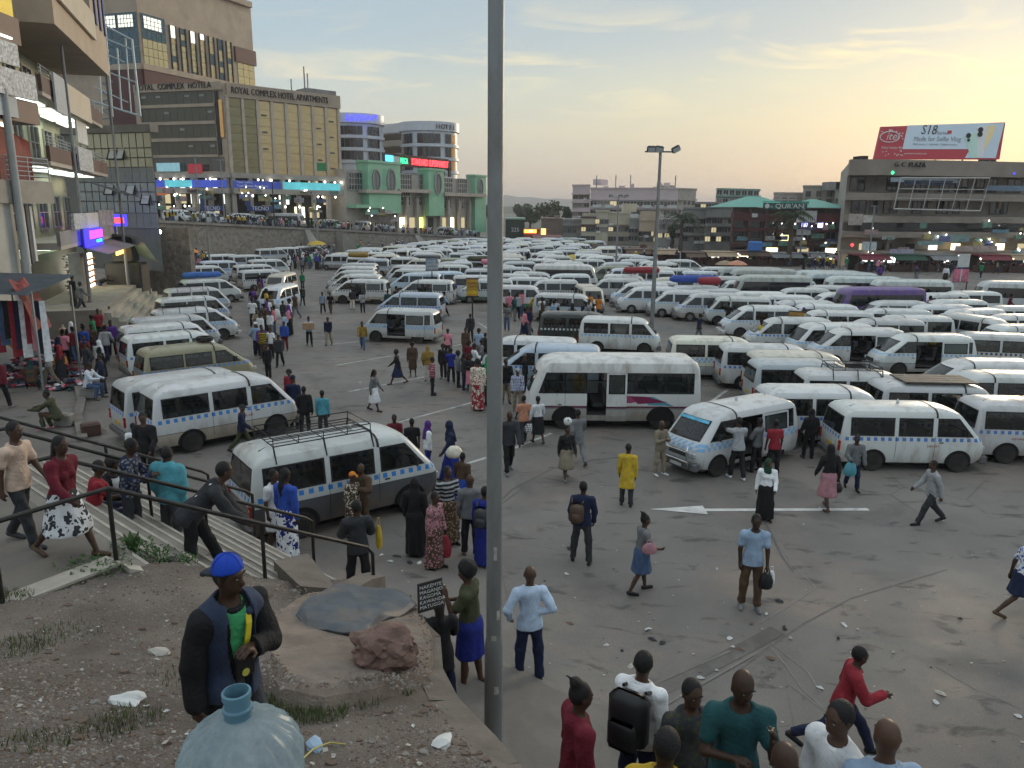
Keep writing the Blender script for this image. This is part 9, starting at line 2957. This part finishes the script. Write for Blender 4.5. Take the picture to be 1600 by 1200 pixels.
for px,py,D,c,lb in um:
 p=AT(px,py,D);zt_=p.z+0.2;o=empty('umbrella',(p.x,D,0),0,lb,'umbrella')
 mb=MB();mb.lathe([(1.35,zt_-0.55),(0.8,zt_-0.2),(0.02,zt_)],8);mb.build('canopy',mat('umb_'+c,PAL[c],var=0.15),o);mb=MB();mb.lathe([(0.025,0),(0.025,zt_)],6);mb.build('pole',IRON,o)
# far parapet and ramp road behind the middle vans
mb=MB()
for a,b in (((918,384),(1000,398)),((925,380),(1010,391))):
 p,q=AT(a[0],a[1],124),AT(b[0],b[1],116);mb.add([p,q,q-Vector((0,0,0.8)),p-Vector((0,0,0.8)),p+Vector((0,0.4,0)),q+Vector((0,0.4,0))],[(3,2,1,0),(0,1,5,4)])
 mb.add([p-Vector((0,0,0.8)),q-Vector((0,0,0.8)),Vector((q.x,q.y,0)),Vector((p.x,p.y,0))],[(3,2,1,0)])
tag(mb.build('ramp_wall',mat('ramp_concrete',(0.20,0.165,0.135),var=0.2,scale=0.5)),'low brown ramp parapet beyond the packed vans','wall')
# vehicles on the raised street
def wz(px):
 xs_=[w_[0]for w_ in WP];return float(np.interp(px,xs_,[w_[1]for w_ in WP])),float(np.interp(px,xs_,[w_[2]for w_ in WP]))
for i,(px,k,hd,off)in enumerate([(280,'h100',-20,4.0),(330,'h200',-18,4.5),(400,'h100',-18,5),(450,'bus',-16,5),(372,'h200',160,8),(515,'h100',-16,4.5),(560,'h200',164,4.5),(700,'h100',-14,4)]):
 D,zz=wz(px);p=AT(px,345,D+off)
 o=place_vehicle(k,p.x,p.y,hd,False,'white %s on the raised street, %s from left' % ('minibus' if k == 'bus' else 'taxi van',ORD[[0,1,3,4,2,5,6,7][i]]),group='vehicles on the raised street',squares=None);o.location.z=zz+0.08
# evening haze over town
hz_=MB();hz_.box(-3100,3100,-70,5100,-4,70)
hm=bpy.data.materials.new('evening_haze');hm.use_nodes=True;hm.node_tree.nodes.clear()
pv=N(hm.node_tree,'ShaderNodeVolumePrincipled');pv.inputs['Color'].default_value=(0.86,0.84,0.84,1);pv.inputs['Density'].default_value=0.0004;pv.inputs['Anisotropy'].default_value=0.2
ho=N(hm.node_tree,'ShaderNodeOutputMaterial');hm.node_tree.links.new(pv.outputs[0],ho.inputs['Volume'])
tag(hz_.build('haze',hm),'pale evening haze over the town','haze',kind='stuff')
# crowds
def on_street(px,py):
 D,zz=wz(px);q=AT(px,py,D+RNG.uniform(0.6,3.0));q.z=zz+0.05;return q
crowd('along the raised street',8,(258,740,345,360),on_street)
crowd('below the glazed block',20,(208,335,386,424));crowd('among the market heaps',16,(30,178,545,606));crowd('at the far lane end',20,(452,512,396,428));crowd('round the motorbikes',18,(1346,1500,487,512));crowd('before the plaza shops',10,(1330,1590,420,442));crowd('before the green roof',8,(1225,1330,414,428))
crowd('waiting by the lamp post',22,(786,935,492,534));crowd('between the middle vans',8,(820,870,412,436));crowd('among the facing vans',8,(1060,1330,505,560));crowd('near the tail-on row',4,(1330,1480,555,580));crowd('beside the stair-side row',20,(395,465,450,560));crowd('among the centre-left vans',6,(600,720,440,500));crowd('near the shop steps',6,(180,235,440,500));crowd('by the right edge crowd',6,(1535,1598,470,500));crowd('under the far mast',6,(905,1060,415,450))
# the farthest people, too small to tell apart, are one mass
cv,cf,cmi=[],[],[]
cmats=[SKINM]+[mat('far_cloth_%s' % k.replace(' ','_'),PAL[k],var=0,rough=0.9)for k in ('black','navy','white','red','grey','light blue','brown','charcoal','pink','green','yellow','denim')]+[HAIR]
tiny={}
for k in (FARPOSES[0],FARPOSES[1],FARPOSES[3],FARPOSES[5]):
 tp=make_person(*k,0.075)
 tiny[k]=[(np.array([v.co[:]for v in tp[nm].vertices]),[list(f.vertices)for f in tp[nm].polygons],mi)for nm,mi in (('body',0),('top',1),('bottom',2),('hair',3))if tp.get(nm)and len(tp[nm].vertices)]
nv=0
for n_,(a,b,c,d),zf in ((130,(258,745,345,360),on_street),(60,(450,515,392,422),None),(60,(205,335,384,418),None),(60,(1235,1598,411,426),None),(24,(900,1060,400,412),None),(22,(520,720,386,398),None),(20,(1345,1500,484,500),None)):
 for k in range(n_):
  px=RNG.uniform(a,b);q=zf(px,RNG.uniform(c,d))if zf else G(px,RNG.uniform(c,d))
  if any((q.x-X)** 2+(q.y-Y)** 2 <1.6 for _,X,Y,_h,_p in VEH if abs(q.x-X)<2):continue
  t_,b_=RNG.randint(1,12),RNG.choice([1,2,5,7,8,12]);ang=RNG.uniform(0,6.28);ca,sa=math.cos(ang),math.sin(ang)
  for V_,f_,mi in tiny[RNG.choice(list(tiny))]:
   cv.append(np.stack([V_[:,0]*ca-V_[:,1]*sa+q.x,V_[:,0]*sa+V_[:,1]*ca+q.y,V_[:,2]+q.z],1));cf += [[nv+i for i in ff]for ff in f_];cmi += [[0,t_,b_,13][mi]]*len(f_);nv += len(V_)
mb=MB();mb.v=np.concatenate(cv).tolist();mb.f=cf;mb.m=cmi
tag(mb.build('crowd',cmats,smooth_angle=90),'distant crowd along the street, stalls and far lanes','crowd',kind='stuff')
for (base,place),lst in LABELS.items():
 if len(lst)>1:
  lst.sort(key=lambda q:q[1])
  for i,(o,_)in enumerate(lst):o['label']=base+', %s from left' % ORD[min(i,19)]
# ------------------------------------------------------------------ bags, loads, litter
def bag(label,p,sx,sy,sz,m_,cat='bag',name='hand_bag',handle=True,rz=0.0):
 o=empty(name,p,rz,label,cat)
 mb=MB();n=10;vs=[]
 for z,f in ((0,0.72),(0.12,0.95),(0.45,1.0),(0.8,0.78),(1.0,0.5)):
  for k in range(n):a=6.283*k/n;vs.append((sx/2*f*math.cos(a)*(1+0.12*mnoise.noise((k,z*3,sx*9))),sy/2*f*math.sin(a),sz*z))
 mb.add(vs,[(i*n+k,i*n+(k+1)% n,i*n+n+(k+1)% n,i*n+n+k)for i in range(4)for k in range(n)]+[tuple(range(n-1,-1,-1)),tuple(range(4*n,5*n))]);mb.build('sack',m_,o,smooth_angle=50)
 if handle:mb=MB();mb.tube([(-sx*0.2,0,sz*0.98),(-sx*0.12,0,sz*1.35),(sx*0.12,0,sz*1.35),(sx*0.2,0,sz*0.98)],0.009,5);mb.build('handle',m_,o)
 return o
def cm(k):return mat('bag_'+k.replace(' ','_'),PAL[k],var=0.2,scale=8,rough=0.45)
def hang(rec,j,dz):q=joint_world(rec,'wri'+j);return (q.x,q.y,q.z-dz)
bag('shiny black plastic bag held by the light blue polo wearer',hang(rec_polo,'l',0.44),0.26,0.18,0.30,cm('black'))
bag('white plastic bag beside the black one, light blue polo wearer',(hang(rec_polo,'l',0)[0]+0.12,hang(rec_polo,'l',0)[1]+0.08,hang(rec_polo,'l',0.40)[2]),0.14,0.12,0.26,cm('white'))
bag('black bag with white mark held low by the short denim skirt',hang(rec_lady,'l',0.48),0.34,0.16,0.34,cm('black'));q=joint_world(rec_lady,'elbr');bag('small dusty pink shoulder bag of the grey top wearer',(q.x-0.05,q.y-0.12,q.z-0.05),0.28,0.12,0.2,cm('rose'))
bag('bright turquoise carrier bag of the grey jacket wearer',hang(rec_greenbag,'r',0.42),0.34,0.22,0.36,cm('turquoise'));bag('black hand bag by the pleated pink skirt',hang(rec_pinksk,'r',0.36),0.24,0.14,0.24,cm('black'))
bag('red printed carrier bag by the patterned dress',hang(rec_redbag,'l',0.62),0.26,0.14,0.46,cm('red'));bag('red and white checked carrier bag of the school pinafore',hang(rec_school,'l',0.40),0.36,0.2,0.30,CLOTHS['check']);bag('white plastic bag of the print top at the right edge',hang(rec_edge,'r',0.36),0.30,0.2,0.30,cm('white'))
bag('yellow plastic bag held beside the charcoal jacket',tuple(joint_world(rec_bj,'elbr')+Vector((0.12,0.05,-0.35))),0.12,0.1,0.42,cm('yellow'));bag('white basket of goods carried by the blue skirt wearer',tuple(joint_world(rec_bask,'hc')+Vector((-0.2,0.05,-0.02))),0.42,0.34,0.26,cm('cream'),'basket','basket',False)
bag('long white sack dragged in the far lane',tuple(G(433,497)),0.5,0.35,0.6,cm('white'),'sack','sack',False)
def pack(label,rec,m_,s_=1.0,dy=0.0):
 o,tp,p,sc=rec;J=tp['J'];q=J['p']*sc;a=o.rotation_euler.z
 c=Vector((p.x,p.y,p.z))+Vector((math.cos(a)*-0.20-math.sin(a)*dy,math.sin(a)*-0.20+math.cos(a)*dy,q[2]+0.02))
 r=empty('backpack',c,a,label,'backpack')
 mb=MB();mb.bev(-0.13*s_,0.06,-0.16*s_,0.16*s_,0,0.46*s_,0.06);mb.build('main_pouch',m_,r,smooth_angle=60);mb=MB();mb.bev(-0.19*s_,-0.13*s_,-0.12*s_,0.12*s_,0.03,0.26*s_,0.03);mb.build('front_pocket',m_,r,smooth_angle=60)
 for s in (1,-1):mb=MB();mb.tube([(0.05,s*0.11,0.44*s_),(0.14,s*0.12,0.47),(0.2,s*0.12,0.42)],0.018,5);mb.build('strap',m_,r)
pack('brown backpack hanging on the navy pullover',rec_pack,cm('brown'),0.9,0.10);pack('large black backpack on the white jacket',rec_wj,cm('black'),1.15);pack('dark backpack on the bright blue gown',rec_blg,cm('charcoal'),0.9)
bx_=joint_world(rec_box,'wril');mb=MB();mb.bev(-0.2,0.2,-0.3,0.3,0,0.34,0.008);tag(mb.build('cardboard_box',mat('cardboard',(0.32,0.20,0.11),var=0.15),None,joint_world(rec_box,'wril').lerp(joint_world(rec_box,'wrir'),0.5)+Vector((0.02,-0.16,-0.08)),rec_box[0].rotation_euler.z),'brown cardboard box carried down the lane','box')
hb_=joint_world(rec_ball,'hc');o=blob('football',hb_+Vector((0,0,0.25)),0.115,mat('football_white',(0.65,0.65,0.63),var=0),1,0.0,1,3);tag(o,'white football with black patches balanced on a head','ball')
for k in range(7):d=Vector((math.cos(k*2.4)*math.sqrt(max(0,1-(1-k/3.5)** 2)),math.sin(k*2.4)*math.sqrt(max(0,1-(1-k/3.5)** 2)),1-k/3.5));mb=MB();mb.lathe([(0.001,0.1165),(0.038,0.109)],5,cap=False);q=mb.build('black_patch',LETTER,o);q.rotation_euler=d.to_track_quat('Z','Y').to_euler()
# loads and fittings on van roofs
def on_roof(van,P,x,y,dz=0.0):a=van.rotation_euler.z;return Vector((van.location.x+VS*(x*math.cos(a)-y*math.sin(a)),van.location.y+VS*(x*math.sin(a)+y*math.cos(a)),van.location.z+P['top']*VS+dz))
def bundle(label,p,L_,r_,rz,m_,name='bundle'):
 mb=MB();pts=[(-L_/2,0,0.02),(-L_*0.45,0,0.05),(-L_*0.2,0.02,0.06),(L_*0.15,-0.02,0.04),(L_*0.42,0,0.05),(L_/2,0,0.0)];mb.tube(pts,[r_*0.4,r_*0.9,r_,r_*0.95,r_*0.9,r_*0.35],10);tag(mb.build(name,m_,None,p,rz,60),label,'bundle')
bundle('long blue tarpaulin bundle on a white van roof',on_roof(v11,H200,-0.6,0,0.22),2.9,0.24,v11.rotation_euler.z,mat('blue_bundle',(0.04,0.13,0.42),var=0.3,scale=3));bundle('grey rolled mat under the blue bundle',on_roof(v11,H200,-0.5,0.4,0.10),2.6,0.12,v11.rotation_euler.z,cm('grey'))
for px,py,c,L_,lb in ((1002,423,'red',3.0,'red roof bundle on a van behind the tall mast'),(1085,437,'blue',3.6,'blue roof load in the vans right of the tall mast'),(765,410,'pink',1.6,'bright pink bundle on a far van left of the lamp post'),(560,399,'mustard',2.2,'mustard bundle on a far van roof'),(1108,440,'red',1.6,'small red load beside the blue roof load'),(750,405,'olive',2.6,'olive bundle beside the pink one')):
 p=Z(px,py,2.2);bundle(lb,p,L_,0.30,R(176),cm(c))
o=empty('spare_tyre',on_roof(v4,H200,0.45,0.1,0.12),0,'spare tyre lying flat on the olive tan van roof','tyre');mb=MB();mb.lathe([(0.19,-0.09),(0.29,-0.09),(0.325,-0.05),(0.325,0.05),(0.29,0.09),(0.19,0.09),(0.19,-0.09)],22);mb.build('tread',TYRE,o,smooth_angle=40);mb=MB();mb.lathe([(0.19,0.0),(0.06,0.03),(0.001,0.03)],14);mb.build('rim',STEEL,o)
mb=MB()
for k in range(4):mb.bev(-1.1,1.2,-0.62+0.32*k,-0.34+0.32*k,0.03,0.08,0.008)
tag(mb.build('plank_stack',mat('old_planks',(0.10,0.085,0.07),var=0.3,scale=3),None,on_roof(n4,H100,-0.3,0,0.0),n4.rotation_euler.z),'flat stack of grey planks on a tail-on van','planks')
mb=MB()
for y in (-0.55,0.55):mb.tube([(2.19,y,0.32),(2.33,y,0.5),(2.35,y,0.9),(2.25,y*0.9,1.0)],0.03,8)
for z in (0.55,0.85):mb.tube([(2.34,-0.62,z),(2.34,0.62,z)],0.028,8)
mb.build('bull_bar',CHROME,n1)
mb=MB();mb.add([(2.062,y,1.175)for y in ()]or [(1.53,-0.60,1.60),(1.53,0.60,1.60),(1.46,0.58,1.68),(1.46,-0.58,1.68)],[(0,1,2,3)])
for v in mb.v[:]:pass
mb.v=[(x+0.028,y,z+0.02)for x,y,z in mb.v];mb.build('sun_visor_strip',mat('blue_visor',(0.12,0.45,0.65),var=0.3,scale=5),n1)
for vv in (v1,v2,n1,n2,n4,n5):mb=MB();mb.lathe([(0.05,0),(0.05,0.08),(0.02,0.16)],8,(RNG.uniform(-0.4,0.6),RNG.uniform(-0.2,0.2),H100['top']-0.02));mb.build('roof_lamp',WHITEB,vv)
# swoosh, plate text on the minibus and near taxis
for pts,c in (([(-0.55,1.08),(0.25,1.30),(-0.9,1.36),(-1.05,1.10)],(0.35,0.06,0.16)),([(-0.30,1.05),(0.78,1.12),(-0.1,1.33),(-0.6,1.34)],(0.20,0.02,0.07)),([(0.1,1.0),(1.0,0.98),(0.25,1.32),(-0.25,1.33)],(0.10,0.32,0.40))):
 mb=MB();mb.add([(-x-1.2,1.021 if c[1]>0.3 else (1.024 if c[1]>0.05 else 1.027),z-0.06)for x,z in pts],[(0,1,2,3)]);mb.build('swoosh',mat('swoosh_%d' % (c[1]*100),c,var=0.05,rough=0.4),bus1)
for vv,s_,x in ((v2,'UAR 643',0.2),(n2,'UAS 217',0.3),(n9,'KITI-MASAKA RD',-1.2),(v1,'UAZ 418',5)):
 if x >4:continue
 F=Face((0,-0.852),(1,-0.852));text(vv,'lettering',s_,F,x,0.78,0.10,mat('red_letters',(0.30,0.02,0.02),var=0),0.0,0.001).location=(x,-0.852,0.80);TEXTS[-1].rotation_euler=(R(90),0,0)
# litter: single pieces big enough to see, then the specks
LIT=[mat('litter_white',(0.62,0.62,0.60),var=0.15),mat('litter_pale',(0.42,0.39,0.34),var=0.2),mat('litter_dark',(0.03,0.03,0.032),var=0.2),mat('litter_blue',(0.30,0.42,0.55),var=0.2),mat('litter_brown',(0.17,0.11,0.07),var=0.2)]
pcs=[(1318,976,0,0.16),(1340,985,0,0.05),(1140,998,0,0.14),(1145,1012,0,0.10),(1094,1060,0,0.13),(1120,1049,0,0.08),(1282,1076,0,0.11),(1462,1098,0,0.14),(1590,1120,0,0.13),(1013,984,0,0.11),(948,1009,0,0.11),(1020,1000,2,0.15),(1035,1005,2,0.16),(972,1018,2,0.09),(1218,940,2,0.18),(1226,983,2,0.16),(890,858,2,0.2),(890,975,4,0.16),(1197,960,0,0.1),(1235,998,1,0.12),(985,1042,1,0.14),(1040,1095,2,0.12),(620,870,2,0.24),(596,868,0,0.14),(640,880,2,0.2),(610,878,0,0.12),(655,880,0,0.16),(720,830,0,0.16),(1460,925,0,0.06),(1310,998,2,0.1),(1395,1020,1,0.1),(1500,968,2,0.1),(1120,890,0,0.09),(885,898,0,0.1),(1140,998,1,0.1),(1175,975,4,0.1),(1470,1085,1,0.16),(1155,1015,4,0.18),(1205,1030,4,0.15)]
for i,(px,py,c,s_)in enumerate(pcs):
 p=G(px,py);mb=MB();n=7;s_ *= 0.7
 ring_=[(s_*RNG.uniform(0.5,1.0)*math.cos(6.283*k/n),0.55*s_*RNG.uniform(0.5,1.0)*math.sin(6.283*k/n),RNG.uniform(0.006,0.03))for k in range(n)]
 mb.add(ring_+[(0,0,0.05),(0,0,0.004)],[(k,(k+1)% n,n)for k in range(n)]+[((k+1)% n,k,n+1)for k in range(n)])
 nm=['crumpled white paper','pale torn paper scrap','black discarded shoe or rag','blue scrap','brown cardboard scrap'][c]
 tag(mb.build('litter_piece',LIT[c],None,p,RNG.uniform(0,3)),'%s on the asphalt, %s %s' % (nm,'near' if py >960 else 'mid','square, %s litter from left' % ORD[i % 20]+(' again' if i >19 else '')),'litter','litter on the asphalt')
mb=MB();rl_=random.Random(21)
for k in range(430):
 py=560+640*rl_.random()** 1.3;px=rl_.uniform(560,1600);p=G(px,py);s_=rl_.uniform(0.008,0.032)*(1.9 if py <700 else 1.0);a=rl_.uniform(0,6.28)
 mb.add([(p.x+s_*math.cos(a+q)*rl_.uniform(0.6,1.3),p.y+s_*math.sin(a+q)*rl_.uniform(0.5,1),p.z+rl_.uniform(0.008,0.02))for q in (0,1.6,3.1,4.7)],[(0,1,2,3)],rl_.choice([0,1,1,1,2,2,4,4]))
for k in range(130):
 p=SP(rl_.uniform(0,760),rl_.uniform(900,1200))
 if not inside(p.x,p.y,poly):continue
 s_=rl_.uniform(0.008,0.028);a=rl_.uniform(0,6.28);mb.add([(p.x+s_*math.cos(a+q)*rl_.uniform(0.6,1.3),p.y+s_*math.sin(a+q)*rl_.uniform(0.5,1),bank_z(p.x,p.y)+rl_.uniform(0.008,0.03))for q in (0,1.6,3.1,4.7)],[(0,1,2,3)],rl_.choice([0,1,1,1,4]))
tag(mb.build('litter',LIT),'scraps of paper and plastic scattered over the ground','litter',kind='stuff')
for i,(px,py,c,s_,lb)in enumerate([(200,1098,0,0.13,'torn white plastic bag on the bank left of the blue cap'),(690,1166,0,0.10,'white crumpled rag near the lamp post on the bank'),(492,1166,3,0.09,'white and blue wrapper beside the bottle'),(250,1025,1,0.10,'pale paper on the bank behind the blue cap'),(262,912,2,0.11,'black plastic scrap by the weeds'),(265,895,0,0.10,'white plastic bag by the weeds')]):
 p=SP(px,py);p.z=bank_z(p.x,p.y);tag(blob('plastic_scrap',p+Vector((0,0,s_*0.2)),s_,LIT[c],i*3.3,0.5,2.0,2,(1,0.6,0.35),20,i),lb,'litter','litter on the bank')
mb=MB();mb.tube([SP(470,1188,0.02),SP(490,1170,0.03),SP(515,1160,0.03),SP(540,1163,0.02)],0.006,5);tag(mb.build('yellow_cord',mat('yellow_cord',(0.5,0.42,0.12),var=0.1)),'thin yellow cord lying by the wrapper on the bank','cord')
# lettering becomes plain mesh
dg=bpy.context.evaluated_depsgraph_get()
for o in TEXTS:
 me=bpy.data.meshes.new_from_object(o.evaluated_get(dg))
 me.name=o.name
 q=bpy.data.objects.new('lettering',me)
 COL.objects.link(q)
 q.parent,q.location,q.rotation_euler,q.scale=o.parent,o.location,o.rotation_euler,o.scale
 nm=o.name
 bpy.data.objects.remove(o)
